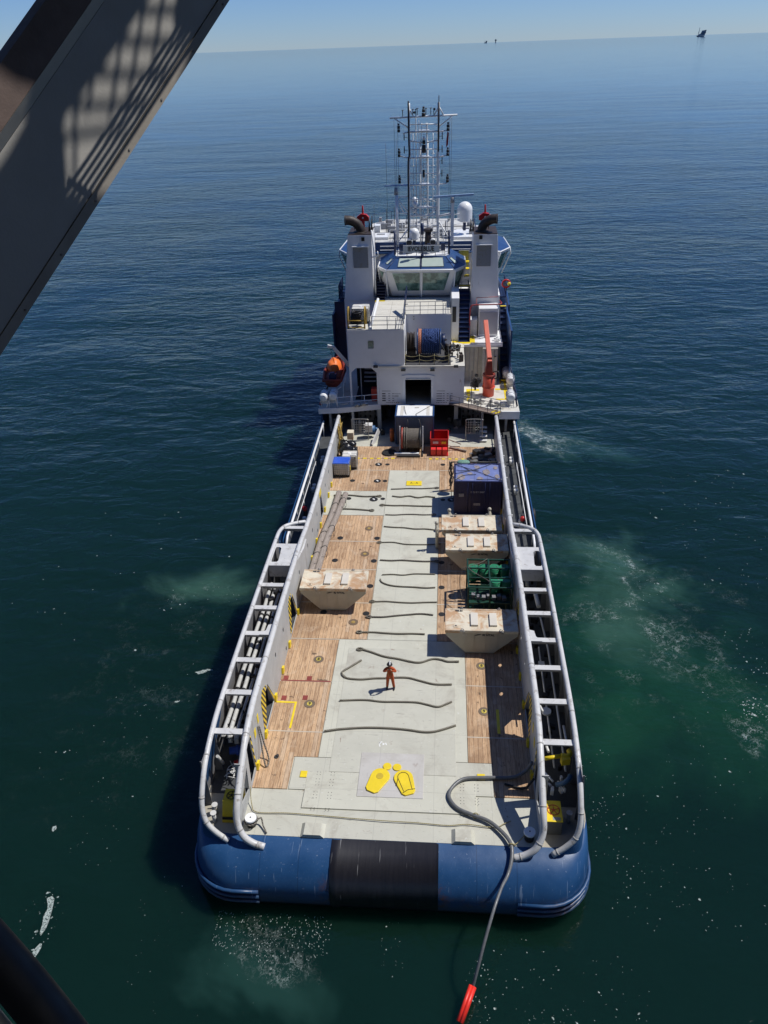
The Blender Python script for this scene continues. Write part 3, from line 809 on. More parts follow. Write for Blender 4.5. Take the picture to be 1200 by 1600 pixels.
# ------------------------------------------------ crash rails each side
def side_curve(kind, sx):
    if kind == 'inner':
        p = [(6.15, 54.2, 5.25), (6.15, 48, 5.22), (6.15, 42, 5.22), (6.16, 38.2, 5.32), (6.18, 35.9, 5.52), (6.2, 32, 5.6), (6.2, 27, 5.6), (6.2, 23.5, 5.55), (6.16, 21.8, 5.35), (6.14, 20.6, 4.85), (6.13, 19.4, 4.15), (6.12, 18.95, 3.5), (5.86, 18.62, 3.0), (5.46, 18.52, 2.68), (5.0, 18.48, 2.52)]
    else:
        p = [(6.30, 38.55, 5.36), (6.8, 38.25, 5.45), (7.35, 37.85, 5.5), (7.62, 37.3, 5.5), (7.68, 36.3, 5.5), (7.7, 33, 5.52), (7.7, 28, 5.52), (7.68, 24, 5.5), (7.63, 22, 5.45), (7.60, 20.5, 5.1), (7.58, 19.6, 4.5), (7.55, 19.15, 3.9), (7.38, 18.88, 3.4), (7.02, 18.74, 2.98), (6.53, 18.64, 2.60)]
    return smooth_path([(sx*a, b, c) for a, b, c in p], 5)
rR = .13
for sx in (-1, 1):
    ic = side_curve('inner', sx); oc = side_curve('outer', sx)
    m = MB(); m.tube(ic, .14, 12); m.build('inner_crash_rail', GREYRAIL, ship)
    m = MB(); m.tube(oc, .115, 12); m.build('outer_crash_rail', GREYRAIL, ship)
    m = MB()                                   # weld collars where the pipe lengths meet
    for c_, r_, st_ in ((ic, .150, 9), (oc, .124, 8)):
        for q in range(4, len(c_)-2, st_):
            d_ = (c_[q+1]-c_[q]).normalized(); m.cyl(c_[q]-d_*.03, c_[q]+d_*.03, r_, n=12)
    m.parts('weld_collar', paint('weld_grey', (.40, .39, .37), .6, .15, 6, RUST, .3, 6), ship)
    # inner wall with openings; the wall stands at |x| = 6.1 and its top follows the rail
    top = [(p.y, p.z-.03) for p in ic if p.y > 18.95 and abs(p.x) > 6.05]
    top = [t for i, t in enumerate(top) if i == 0 or abs(t[0]-top[i-1][0]) > .05]
    poly = [(54.2, 2.58)]+top+[(top[-1][0]-.02, 2.58)]
    holes = [[(31.3, 2.72), (32.95, 2.72), (32.6, 3.7), (32.25, 4.55), (31.85, 4.7), (31.6, 3.9)],
             [(24.45, 2.72), (26.3, 2.72), (25.9, 3.6), (25.45, 4.5), (25.05, 4.5), (24.8, 3.6)],
             [(21.25, 2.75), (22.1, 2.9), (21.95, 4.9), (21.4, 4.9)],
             [(42.75, 2.8), (43.9, 2.75), (43.6, 4.0), (43.35, 4.6), (43.0, 4.4)],
             [(19.7, 3.45), (20.85, 3.0), (21.0, 4.2)]]
    def oval(y, z, ry=.12, rz=.2): return [(y+ry*cos(2*pi*i/8), z+rz*sin(2*pi*i/8)) for i in range(8)]
    for y, z in ((47.11, 4.14), (45.33, 4.04), (41.43, 4.08), (39.5, 4.09), (37.61, 4.2), (46.8, 2.95), (41.2, 2.95), (29.56, 4.4), (27.56, 4.5), (29.7, 3.0), (34.6, 4.4)): holes.append(oval(y, z))
    m = MB(); m.plate(poly, holes, lambda u, v, t: (sx*(6.10+t), u, v), .05)
    iw = m.build('inner_bulwark_wall', GREYWALL, ship)
    # yellow and black edging of the openings
    m = MB()
    for P_ in ([(31.0, 2.9), (31.3, 2.9), (31.6, 3.9), (31.8, 4.75), (32.0, 4.95), (31.45, 5.0), (31.1, 4.6)], [(24.1, 2.9), (24.42, 2.9), (24.78, 3.6), (25.02, 4.5), (25.3, 4.75), (24.6, 5.1), (24.2, 4.7)]):
        m.plate(P_, [], lambda u, v, t: (sx*(6.098-t), u, v), .012)
    for P_ in ([(32.97, 2.75), (33.08, 2.75), (32.72, 3.7), (32.35, 4.6), (32.27, 4.55), (32.62, 3.7)], [(26.32, 2.75), (26.44, 2.75), (26.0, 3.65), (25.55, 4.55), (25.47, 4.5), (25.92, 3.6)], [(22.12, 2.9), (22.24, 2.9), (22.1, 4.9), (21.98, 4.9)]):
        m.plate(P_, [], lambda u, v, t: (sx*(6.098-t), u, v), .012)
    m.parts('hazard_edging', HAZARD, iw)
    m = MB()
    for y in (47.66, 46.14, 44.18, 42.16, 40.25, 38.27, 33.1, 30.32, 28.36, 26.44, 22.3, 24.1): m.box((sx*6.04, y, 2.80), (.10, .30, .34), 0, -.3)
    m.box((sx*6.092, 43.15, 4.75), (.012, .75, .5))
    m.box((sx*6.09, 22.75, 4.35), (.012, .26, .45)); m.box((sx*6.09, 23.4, 4.55), (.012, .2, .5))
    m.parts('yellow_wall_bracket', YEL, iw)
    # stiffeners on the hidden side
    m = MB()
    for y in [20.5+1.95*k for k in range(17)]:
        if min(abs(y-q) for q in (32.1, 25.4, 21.7, 43.3)) > .9: m.bx(sx*6.155, sx*6.40, y-.02, y+.02, 2.6, 5.0)
    m.parts('wall_stiffener', GREYWALL, iw)
    # inboard deflector lip where the rail steps down
    m = MB(); m.tube([(sx*6.05, 36.9, 5.15), (sx*6.05, 36.0, 5.15), (sx*6.12, 34.9, 5.3), (sx*6.16, 34.2, 5.45)], .07, 8); m.build('rail_bracket', GREYRAIL, iw)
    # outer bulwark: plating under the outer rail, blue outside
    ob = MB(); seq = [p for p in oc if not (p.y > 37.6 and abs(p.x) < 7.45)]
    for a, b in zip(seq, seq[1:]):
        def base(p):
            if p.y > 20.5: return V((sx*8.08, p.y, 2.5))
            k = (20.5-p.y)/2.1; return V((sx*(8.08-(8.08-abs(p.x))*min(1, k)**1.3), p.y-.02*k, 2.30))
        A, B = base(a), base(b); w = V((-sx*.05, .04, 0)); a2 = a-V((0, 0, .06)); b2 = b-V((0, 0, .06))
        ob.add([A, B, b2, a2, A+w, B+w, b2+w, a2+w], [(0, 1, 2, 3), (7, 6, 5, 4), (0, 4, 5, 1), (3, 2, 6, 7), (0, 3, 7, 4), (1, 5, 6, 2)])
    ow = ob.build('outer_bulwark', HULLBLUE, ship)
    ib = MB()
    for y in (20.3, 22.1, 24.1, 26.2, 28.1, 30.1, 32.05, 33.95, 35.9, 37.7):
        ib.add([(sx*7.95, y, 2.6), (sx*7.62, y, 2.6), (sx*7.62, y, 2.9), (sx*7.66, y, 5.3), (sx*7.75, y, 5.3), (sx*7.95, y+.03, 2.6), (sx*7.62, y+.03, 2.6), (sx*7.62, y+.03, 2.9), (sx*7.66, y+.03, 5.3), (sx*7.75, y+.03, 5.3)], [(0, 1, 2, 3, 4), (9, 8, 7, 6, 5), (0, 5, 6, 1), (1, 6, 7, 2), (2, 7, 8, 3), (3, 8, 9, 4)])
    for a, b in ((37.3, 20.2),):
        ib.add([(sx*8.01, a, 2.55), (sx*8.01, b, 2.55), (sx*7.66, b, 5.35), (sx*7.66, a, 5.35), (sx*7.985, a, 2.55), (sx*7.985, b, 2.55), (sx*7.635, b, 5.35), (sx*7.635, a, 5.35)], [(0, 1, 2, 3), (7, 6, 5, 4), (0, 4, 5, 1), (3, 2, 6, 7), (0, 3, 7, 4), (1, 5, 6, 2)])
    ib.build('bulwark_lining', paint('lining_grey', (.20, .20, .205), .6, .1, 2), ow)
    # cross beams and the broad plate
    for y in (37.75, 32.05, 30.12, 28.1, 26.2, 24.1, 21.9):
        m = MB(); zz = 5.45 if y > 23 else 5.36
        m.bx(sx*6.28, sx*7.60, y-.15, y+.15, zz-.015, zz+.015); m.bx(sx*6.24, sx*7.62, y+.10, y+.13, zz-.34, zz-.016)
        m.build('rail_crossbeam', GREYRAIL, ship)
    pl = [(6.36, 33.82), (7.62, 33.82), (7.62, 35.98), (6.30, 35.98)]
    slot = [(7.22, 34.15), (7.50, 34.15), (7.54, 34.3), (7.54, 35.5), (7.5, 35.62), (7.3, 35.62), (7.2, 35.5), (7.14, 34.3)]
    m = MB(); m.plate(pl, [slot], lambda u, v, t: (sx*u, v, 5.44+t), .03); m.bx(sx*6.2, sx*7.62, 33.80, 33.815, 4.7, 5.47)
    m.build('rail_gusset_plate', GREYRAIL, ship)
    m = MB(); m.plate([(6.3, 27.95), (6.9, 27.95), (6.62, 28.3), (6.58, 28.7), (6.3, 28.8)], [], lambda u, v, t: (sx*u, v, 5.475+t), .03); m.build('corner_gusset', GREYRAIL, ship)
    # hull-side bulwark with light rail forward of the crash rail
    m = MB(); m.bx(sx*8.0, sx*8.07, 37.6, 57.2, 2.5, 3.45); m.build('forward_bulwark', HULLBLUE, ship)
    m = MB(); m.tube([(sx*7.78, 38.6, 3.0), (sx*7.76, 39.5, 3.62), (sx*7.76, 47, 3.68), (sx*7.80, 56.6, 3.70)], .085, 10)
    for y in (40.4, 43, 45.6, 48.2, 50.8, 53.4, 56): m.cyl((sx*7.78, y, 2.6), (sx*7.77, y, 3.66), .035, n=6)
    m.build('light_side_rail', WHITE, ship)
    m = MB(); m.tube([(sx*7.5, 41.4, 3.45), (sx*7.5, 50, 3.45)], .03, 6)
    for y in (41.6, 44.3, 47, 49.8): m.cyl((sx*7.5, y, 2.6), (sx*7.5, y, 3.45), .025, n=6)
    m.build('walkway_handrail', WHITE, ship)
# dark walkway sheets forward between wall and side
for sx in (-1, 1):
    m = MB(); m.bx(sx*6.16, sx*8.0, 38.2, 57.2, 2.5, 2.612); m.build('side_walkway', paint('walkway_dark', (.06, .065, .07), .7, .2, 2), ship)
    m = MB()
    for k, (x, r) in enumerate(((6.38, .05), (6.52, .035), (6.62, .05))): m.tube([(sx*x, 39, 3.2-.1*k), (sx*x, 56, 3.25-.1*k)], r, 7)
    for y in [39.5+1.7*k for k in range(10)]: m.bx(sx*6.3, sx*6.72, y-.04, y+.04, 2.7, 3.32)
    m.build('wall_pipework', PIPEW, ship)
    m = MB()
    for y in (42.3, 46.8, 51.2): m.cyl((sx*7.25, y, 2.6), (sx*7.25, y, 3.0), .14, n=12); m.cyl((sx*7.25, y+.5, 2.6), (sx*7.25, y+.5, 3.0), .14, n=12)
    m.parts('mushroom_vent', PIPEW, ship)
for sx in (-1, 1):
    m = MB(); m.bx(sx*6.16, sx*7.94, 20.9, 38.2, 2.5, 2.612); m.build('trench_floor', paint('walkway_dark', (.06, .065, .07), .7, .2, 2), ship)
# pipework in the side trenches
rp = random.Random(11)
pw = MB(); cl_ = MB(); 
for x, z, r in ((-7.40, 4.65, .10), (-7.12, 4.6, .10), (-6.86, 4.5, .07)):
    pts = [(x, 33.2, z)]; y = 33.2
    while y > 23.2: y -= 1.1; pts.append((x+rp.uniform(-.03, .03), y, z+rp.uniform(-.04, .04)))
    pts += [(x+.1, 22.9, z-.2), (x+.2, 22.5, z-.7)]
    pw.tube(smooth_path(pts, 3), r, 9)
    yy = 32.6
    while yy > 23.4: cl_.cyl((x, yy, z), (x, yy-.12, z), r*1.35, n=10); yy -= rp.choice((2.1, 2.9, 3.3))
pw.tube(smooth_path([(-7.4, 37.2, 3.6), (-7.3, 36.8, 4.6), (-7.35, 36, 4.7), (-7.3, 34.5, 4.6)], 4), .10, 9)
pw.tube([(-7.5, 22.0, 3.2), (-7.35, 21.2, 4.6)], .07, 8)
for k in range(26): cl_.box((rp.uniform(-7.45, -6.6), rp.uniform(22.5, 36.0), rp.uniform(4.2, 4.75)), (rp.uniform(.05, .22), rp.uniform(.06, .45), rp.uniform(.05, .2)), rp.uniform(0, 3))
pw.parts('port_pipework', paint('pipe_offwhite', (.52, .52, .50), .45, .12, 3, (.18, .15, .12), .5, 3), ship); cl_.parts('port_pipe_clamp', BLACK, ship)
pw = MB(); cl_ = MB()
pw.tube(smooth_path([(7.0, 37.2, 4.2), (7.1, 36.6, 4.3), (7.0, 36.0, 3.9), (6.95, 35, 3.4)], 4), .10, 9)
pw.tube([(7.15, 33.6, 4.3), (7.25, 32.2, 4.2)], .12, 10); pw.tube([(7.3, 32, 3.9), (7.5, 29.5, 3.6), (7.45, 25, 3.6), (7.4, 22, 3.5)], .05, 7)
pw.tube([(6.45, 33.4, 4.9), (6.45, 31.2, 4.9)], .03, 6); pw.tube([(6.42, 29.6, 5.0), (6.45, 27.2, 4.8)], .03, 6); pw.tube([(6.5, 30, 4.2), (6.5, 25.4, 4.1)], .035, 6); pw.tube([(7.1, 30, 3.3), (7.0, 22.4, 3.2)], .045, 6)
pw.tube([(7.42, 23.6, 4.5), (7.42, 22.6, 4.6)], .05, 7); pw.tube([(6.5, 25.0, 4.4), (6.6, 24.3, 4.6)], .05, 7)
pw.cyl((6.95, 25.3, 3.5), (6.95, 25.3, 3.62), .22, n=18); pw.box((7.1, 28.6, 3.3), (.3, .5, .2))
pw.parts('starboard_pipework', PIPEW, ship)
for k in range(26): cl_.box((rp.uniform(6.5, 7.5), rp.uniform(22.3, 36.5), rp.uniform(2.9, 3.6)), (rp.uniform(.08, .3), rp.uniform(.08, .35), rp.uniform(.1, .3)), rp.uniform(0, 2))
for k in range(20): cl_.box((rp.uniform(-7.5, -6.5), rp.uniform(22.3, 36.5), rp.uniform(2.8, 3.2)), (rp.uniform(.08, .3), rp.uniform(.08, .35), rp.uniform(.1, .3)), rp.uniform(0, 2))
cl_.parts('trench_valves', BLACK, ship)
for k, (x, y) in enumerate([(-6.8, 28.6), (-6.75, 26.9), (6.7, 31.1)]):
    m = MB(); m.disc((x, y, 3.3), .16, .05, 16); m.cyl((x, y, 2.6), (x, y, 3.3), .05, n=8); m.build('valve_wheel', YEL if k != 1 else DARK, ship)
# blue and red pump at the after end of the port trench
m = MB(); m.cyl((-7.25, 22.35, 3.6), (-6.55, 22.5, 3.6), .17, n=14); m.cyl((-6.95, 22.4, 3.6), (-6.85, 22.42, 3.6), .23, n=14); b_ = m.build('pump_motor', BPUMP, ship)
m = MB(); m.tube([(-6.95, 21.9, 3.4), (-6.5, 22.0, 3.5)], .08, 8); m.cyl((-6.5, 22.0, 3.3), (-6.5, 22.0, 3.6), .11, n=10); m.build('pump_valve', RED, b_)
m = MB()
for k in range(7): m.tube(smooth_path([(-6.9+rp.uniform(-.4, .4), 22+rp.uniform(-.9, .3), 2.9+rp.uniform(0, .6)) for _ in range(4)], 4), .018, 5)
m.parts('loose_cables', PIPEW, ship)
# yellow arm to starboard
m = MB(); m.cyl((6.45, 21.95, 4.3), (7.2, 22.12, 4.3), .085, n=12); m.tube(smooth_path([(7.15, 22.1, 4.3), (7.4, 22.1, 4.3), (7.55, 22.25, 4.3), (7.52, 22.45, 4.25)], 4), .11, 10); m.box((7.32, 21.98, 4.18), (.36, .22, .34), .2)
m.cyl((7.25, 22.0, 4.0), (7.25, 22.25, 4.3), .1, n=10)
m.build('yellow_hose_arm', YEL, ship)
m = MB(); m.tube(smooth_path([(6.9, 21.2, 3.6), (7.2, 21.15, 3.8), (7.45, 21.35, 3.9), (7.5, 21.6, 3.7)], 4), .10, 9); m.build('blue_elbow', paint('dusty_blue', (.08, .16, .26), .45), ship)
m = MB()
for k in range(9): m.box((rp.uniform(6.5, 7.3), rp.uniform(21.0, 21.9), rp.uniform(2.9, 3.8)), (rp.uniform(.05, .2), rp.uniform(.05, .2), rp.uniform(.05, .3)), rp.uniform(0, 2))
m.tube([(6.35, 21.9, 3.7), (6.75, 21.2, 3.8)], .05, 6); m.tube([(6.6, 22.8, 4.2), (6.65, 22.3, 4.3)], .06, 6)
m.parts('arm_fittings', PIPEW, ship)
# yellow winch covers with a wheel mark
def wheelmark(cx, cy, z, r, parent, mat):
    m = MB(); m.tube([(cx+r*cos(2*pi*i/20), cy+r*sin(2*pi*i/20), z) for i in range(20)], .018, 5, closed=True)
    m.disc((cx, cy, z-.01), r*.22, .02, 10)
    for k in range(5):
        t = 2*pi*k/5+.3; m.tube([(cx, cy, z), (cx+r*cos(t), cy+r*sin(t), z)], .016, 5)
    m.build('wheel_mark', mat, parent)
m = MB(); m.hexa([(6.38, 19.55, 2.6), (6.98, 19.55, 2.6), (6.98, 20.5, 2.6), (6.38, 20.5, 2.6)], [(6.38, 19.6, 3.38), (6.96, 19.6, 3.38), (6.96, 20.5, 3.38), (6.38, 20.5, 3.38)])
sb = m.build('winch_cover_body', paint('cover_side', (.20, .19, .16), .7), ship)
m = MB(); m.bx(6.34, 7.0, 19.55, 20.55, 3.38, 3.42); yl = m.build('winch_cover_lid', YEL, sb, bevel=.01)
wheelmark(6.67, 20.1, 3.43, .24, yl, ORANGE)
m = MB(); m.bx(6.6, 6.9, 19.62, 19.76, 3.42, 3.43); m.build('cover_plate', DUSKYW, yl)
m = MB(); m.hexa([(-7.0, 19.5, 2.6), (-6.3, 19.5, 2.6), (-6.3, 20.5, 2.6), (-7.0, 20.5, 2.6)], [(-6.95, 19.85, 3.5), (-6.35, 19.85, 3.5), (-6.35, 20.45, 3.5), (-6.95, 20.45, 3.5)])
yl = m.build('yellow_vent_box', YEL, ship, bevel=.02)
m = MB(); m.hexa([(-6.98, 19.46, 2.6), (-6.32, 19.46, 2.6), (-6.32, 19.49, 2.6), (-6.98, 19.49, 2.6)], [(-6.96, 19.52, 2.85), (-6.34, 19.52, 2.85), (-6.34, 19.56, 2.85), (-6.96, 19.56, 2.85)]); m.build('hazard_base', HAZARD, yl)
wheelmark(-6.62, 20.12, 3.52, .2, yl, BROWN)
m = MB()
for x, y in ((-7.35, 19.9), (7.35, 20.2), (-7.3, 19.5)): m.cyl((x, y, 2.6), (x, y, 3.1), .09, n=10); m.cyl((x, y, 3.1), (x, y, 3.16), .13, n=10)
m.parts('small_vent', GREYRAIL, ship)

# ------------------------------------------------------------------ superstructure
def P_(name, mat, parent=ship, **k):
    return lambda m: m.build(name, mat, parent, **k)
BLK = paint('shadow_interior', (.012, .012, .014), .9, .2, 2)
# --- shelter space under the upper deck (z 2.6 .. 4.8)
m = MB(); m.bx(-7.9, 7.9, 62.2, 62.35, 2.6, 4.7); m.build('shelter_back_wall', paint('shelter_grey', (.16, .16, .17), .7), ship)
m = MB()
for x in (-3.25, 3.12): m.bx(x-.16, x+.16, 57.55, 57.9, 2.6, 4.8)
for x in (-5.4, -7.3, 5.25, 7.2): m.bx(x-.09, x+.09, 57.0, 57.4, 2.6, 4.75)
m.parts('shelter_pillar', GREYWALL, ship)
# perforated partition plates port and starboard
for sx in (-1, 1):
    hl = []
    for i in range(4):
        for j in range(4): hl.append([(3.75+i*.42+.09*cos(a), 3.0+j*.46+.15*sin(a)) for a in [2*pi*k/8 for k in range(8)]])
    m = MB(); m.plate([(3.45, 2.6), (5.2, 2.6), (5.2, 4.75), (3.45, 4.75)], hl, lambda u, v, t: (sx*u, 59.2+t, v), .03); m.build('perforated_partition', DUSKYW, ship)
# --- upper deck at z 4.8 (with swept after edge)
a = [(-8.15, 56.6), (-6.6, 56.75), (-3.1, 57.55), (-3.1, 57.9), (2.5, 57.9), (2.5, 58.1), (6.45, 55.95), (8.15, 56.3), (8.15, 72), (-8.15, 72)]
m = MB(); m.plate(a, [], lambda u, v, t: (u, v, 4.62+t), .18); m.build('upper_deck', CREAM, ship)
m = MB()
for p, q in zip(a[:3], a[1:3]): m.add([(p[0], p[1]-.02, 4.40), (q[0], q[1]-.02, 4.40), (q[0], q[1]-.02, 4.86), (p[0], p[1]-.02, 4.86), (p[0], p[1]-.08, 4.40), (q[0], q[1]-.08, 4.40), (q[0], q[1]-.08, 4.86), (p[0], p[1]-.08, 4.86)], [(0, 1, 2, 3), (7, 6, 5, 4), (0, 4, 5, 1), (3, 2, 6, 7), (0, 3, 7, 4), (1, 5, 6, 2)])
m.bx(6.5, 8.15, 56.0, 56.1, 4.2, 4.86)
m.parts('deck_edge_fascia', WHITE, ship)
# brown gangway along the starboard edge
m = MB(); m.bar((2.7, 57.75, 4.90), (6.5, 55.6, 4.90), .75, .10)
gw = m.build('gangway', paint('gangway_rust', (.24, .19, .155), .8, .2, 4, RUST, .4, 3), ship)
m = MB(); rails(m, [(2.8, 58.05, 4.9), (6.6, 55.95, 4.9)], .95, 3, .022, .9); rails(m, [(2.6, 57.4, 4.9), (6.3, 55.3, 4.9)], .75, 2, .02, .9); m.build('gangway_rail', paint('rail_dark', (.10, .10, .11), .5), gw)
m = MB(); m.box((6.35, 55.55, 4.98), (.5, .12, .04), .7); m.box((6.05, 55.75, 4.98), (.5, .10, .04), .7); m.parts('yellow_step_edge', YEL, gw)
m = MB(); rr = random.Random(9)
for k in range(26):
    x = rr.uniform(3.0, 6.8); y = 58.4-(x-2.7)*.45+rr.uniform(0, 1.1); m.box((x, y, 4.9+rr.uniform(0, .3)), (rr.uniform(.1, .5), rr.uniform(.08, .3), rr.uniform(.05, .3)), rr.uniform(0, 3))
m.parts('deck_gear', STEELM, ship)
m = MB(); m.bx(7.15, 7.45, 58.6, 60.6, 4.802, 4.812); m.bx(6.45, 7.45, 60.6, 60.9, 4.802, 4.812); m.bx(7.25, 7.45, 60.9, 69, 4.802, 4.812); m.bx(6.9, 7.05, 62, 69, 4.802, 4.812); m.bx(4.0, 4.3, 58.2, 60.8, 4.802, 4.812); m.bx(4.3, 5.1, 60.4, 60.8, 4.802, 4.812); m.bx(6.4, 7.3, 58.5, 58.75, 4.802, 4.812)
m.parts('yellow_walkway_marking', YEL, ship)
# --- lower deckhouse (z 4.8 .. 8.1), dark doorway in its middle
m = MB()
front = [(-3.15, 4.8), (-1.04, 4.8), (-1.04, 7.0), (1.06, 7.0), (1.06, 4.8), (3.72, 4.8), (3.72, 8.1), (-3.15, 8.1)]
m.plate(front, [], lambda u, v, t: (u, 57.5+t, v), .18)
m.bx(-3.15, -3.0, 57.68, 64, 4.8, 8.1); m.bx(3.57, 3.72, 57.68, 64, 4.8, 8.1)
lower = m.build('lower_deckhouse', WHITE, ship)
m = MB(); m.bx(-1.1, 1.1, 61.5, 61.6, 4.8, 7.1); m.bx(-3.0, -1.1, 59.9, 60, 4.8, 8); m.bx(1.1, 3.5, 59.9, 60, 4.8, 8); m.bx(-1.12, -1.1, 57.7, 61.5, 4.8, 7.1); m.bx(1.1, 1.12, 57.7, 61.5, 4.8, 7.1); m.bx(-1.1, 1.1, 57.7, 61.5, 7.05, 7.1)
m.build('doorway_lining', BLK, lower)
m = MB(); m.bx(-1.30, -1.05, 57.42, 57.50, 4.8, 7.35); m.bx(1.07, 1.32, 57.42, 57.50, 4.8, 7.35); m.bx(-1.05, 1.07, 57.43, 57.50, 7.02, 7.42); m.build('doorway_frame', WHITE, lower)
m = MB(); m.bx(-.98, 1.0, 57.41, 57.428, 7.1, 7.16); m.build('door_header', paint('trim_blue', (.22, .30, .42), .5), lower)
m = MB()
for x in (-1.35, .98): m.bx(x, x+.36, 57.2, 57.49, 7.82, 7.92)
for x in (-3.4, 3.0): m.bx(x-.15, x+.2, 57.1, 57.4, 8.15, 8.27)
m.parts('floodlight', DARK, lower)
m = MB(); m.bx(-3.15, 3.72, 57.35, 64, 8.1, 8.2)
m.build('reel_deck', CREAM, lower)
m = MB(); m.bx(-1.05, 2.62, 57.5, 61.2, 8.2, 8.22); m.build('reel_well_floor', paint('well_floor', (.06, .06, .065), .7), lower)
# fine print on the wall: small stencilled tables
m = MB()
for bx_, k in ((-2.95, 0), (1.5, 1)):
    for j in range(4):
        z = 5.78-j*.20; m.bx(bx_, bx_+.28 if k == 0 else bx_+.45, 57.485, 57.499, z-(.045 if k == 0 else .03), z+(.045 if k == 0 else .02))
        for i in range(2 if k == 0 else 3): m.bx(bx_+.5+i*.32, bx_+.66+i*.32, 57.485, 57.499, z-.02, z+.02)
    for i in range(7): m.bx(bx_+.35+i*.16 if k == 0 else bx_+i*.13, bx_+.42+i*.16 if k == 0 else bx_+.06+i*.13, 57.485, 57.499, 4.98, 5.03)
    m.bx(bx_, bx_+.7, 57.485, 57.499, 6.0, 6.03)
m.bx(-1.95, -1.6, 57.485, 57.499, 5.55, 5.60); m.bx(-1.95, -1.42, 57.485, 57.499, 5.76, 5.785)
m.build('stencilled_notice', paint('stencil_black', (.04, .04, .05), .6), lower)
# --- upper port deckhouse (z 8.1 .. 11.1) over an open side deck
m = MB()
face = [(-5.54, 4.8), (-5.40, 4.8), (-5.40, 7.62), (-4.98, 8.0), (-3.75, 8.0), (-3.34, 7.6), (-3.34, 4.8), (-3.16, 4.8), (-3.16, 8.1), (-1.08, 8.1), (-1.08, 11.1), (-5.54, 11.1)]
win = [(-3.94+.02, 9.62), (-3.52, 9.62), (-3.48, 9.68), (-3.48, 10.2), (-3.54, 10.27), (-3.88, 10.27), (-3.94, 10.2), (-3.94, 9.68)]
m.plate(face, [win], lambda u, v, t: (u, 57.48+t, v), .14)
m.bx(-5.54, -5.42, 57.62, 60.8, 8.0, 11.1); m.bx(-5.54, -3.9, 60.8, 60.9, 8.0, 11.1); m.bx(-3.92, -3.8, 60.9, 66, 8.1, 11.1); m.bx(-1.2, -1.08, 57.62, 61.3, 8.2, 11.1); m.bx(-5.54, -3.16, 57.62, 60.8, 8.0, 8.1)
upper = m.build('upper_deckhouse', WHITE, ship)
m = MB(); m.plate([(u*1.06+.22, (v-9.95)*1.06+9.95) for u, v in win], [], lambda u, v, t: (u, 57.55+t, v), .02); m.build('cabin_window', GLASS, upper)
m = MB(); m.tube([(u, 57.475, v) for u, v in win], .018, 5, closed=True); m.build('window_rim', GREYRAIL, upper)
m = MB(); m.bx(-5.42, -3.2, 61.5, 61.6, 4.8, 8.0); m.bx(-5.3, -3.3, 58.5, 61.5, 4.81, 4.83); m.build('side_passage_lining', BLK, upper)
m = MB(); m.cyl((-4.75, 58.6, 4.8), (-4.75, 58.6, 8.0), .05, n=8)
for k in range(6): m.bx(-4.6, -3.6, 59.5+k*.25, 59.75+k*.25, 6.0+k*.28, 6.06+k*.28)
m.parts('passage_stair', DUSKYW, upper)
m = MB(); m.bx(-3.9, -3.45, 58.2, 58.7, 4.8, 5.9); m.build('passage_locker', RED, upper)
# roof at z 11.1 (with the reel well left open)
roof = [(-5.54, 57.5), (-1.10, 57.5), (-1.10, 61.35), (2.62, 61.35), (2.62, 66.0), (-3.8, 66.0), (-3.8, 60.9), (-5.54, 60.9)]
m = MB(); m.plate(roof, [], lambda u, v, t: (u, v, 11.1+t), .06); m.bx(-1.08, 2.62, 61.35, 61.5, 8.2, 11.1); m.bx(2.50, 2.62, 61.5, 66, 8.2, 11.1)
rf_ = m.build('upper_roof', CREAM, ship)
m = MB(); m.bx(-1.07, 2.6, 61.33, 61.348, 8.25, 11.15); bw = m.build('reel_back_wall', WHITE, rf_)
m = MB(); m.disc((-.45, 61.3, 10.95), .05, .03); m.disc((-.45, 61.3, 10.75), .05, .03); m.parts('wall_fitting', BLACK, bw)
m = MB()
for y in (58.7, 60.0, 61.4, 62.6): m.bx(-3.6, -1.2, y-.012, y+.012, 11.16, 11.166)
for x in (-2.4,): m.bx(x-.012, x+.012, 57.6, 65, 11.16, 11.166)
for x in (-.5, .7, 1.9): m.bx(x-.012, x+.012, 61.5, 65, 11.16, 11.166)
m.build('roof_seams', paint('seam', (.33, .32, .29), .7), rf_)
m = MB(); rails(m, [(-3.6, 57.6, 11.15), (-1.15, 57.6, 11.15), (-1.15, 61.4, 11.15), (2.55, 61.5, 11.15), (2.55, 64.5, 11.15)], 1.0, 3, .022, 1.3)
m.tube([(-1.75, 57.6, 11.15), (-1.7, 57.7, 12.0), (-1.3, 57.7, 12.0), (-1.3, 57.6, 11.15)], .025, 6)
m.build('roof_rail', paint('rail_greyblue', (.10, .12, .17), .5), rf_)
m = MB(); m.tube([(-1.25, 61.9, 11.15), (-1.1, 61.0, 12.1), (-.9, 61.0, 12.1)], .04, 6); m.bar((-1.25, 60.4, 11.3), (-1.05, 62.6, 13.0), .06, .5); m.build('roof_ladder', NAVY, rf_)
m = MB(); m.cyl((-3.7, 57.75, 11.25), (-3.3, 60.8, 12.6), .11, n=10); m.sph((-3.7, 57.72, 11.2), .17, 10, 6); m.build('stowed_boom', WHITE2, rf_)
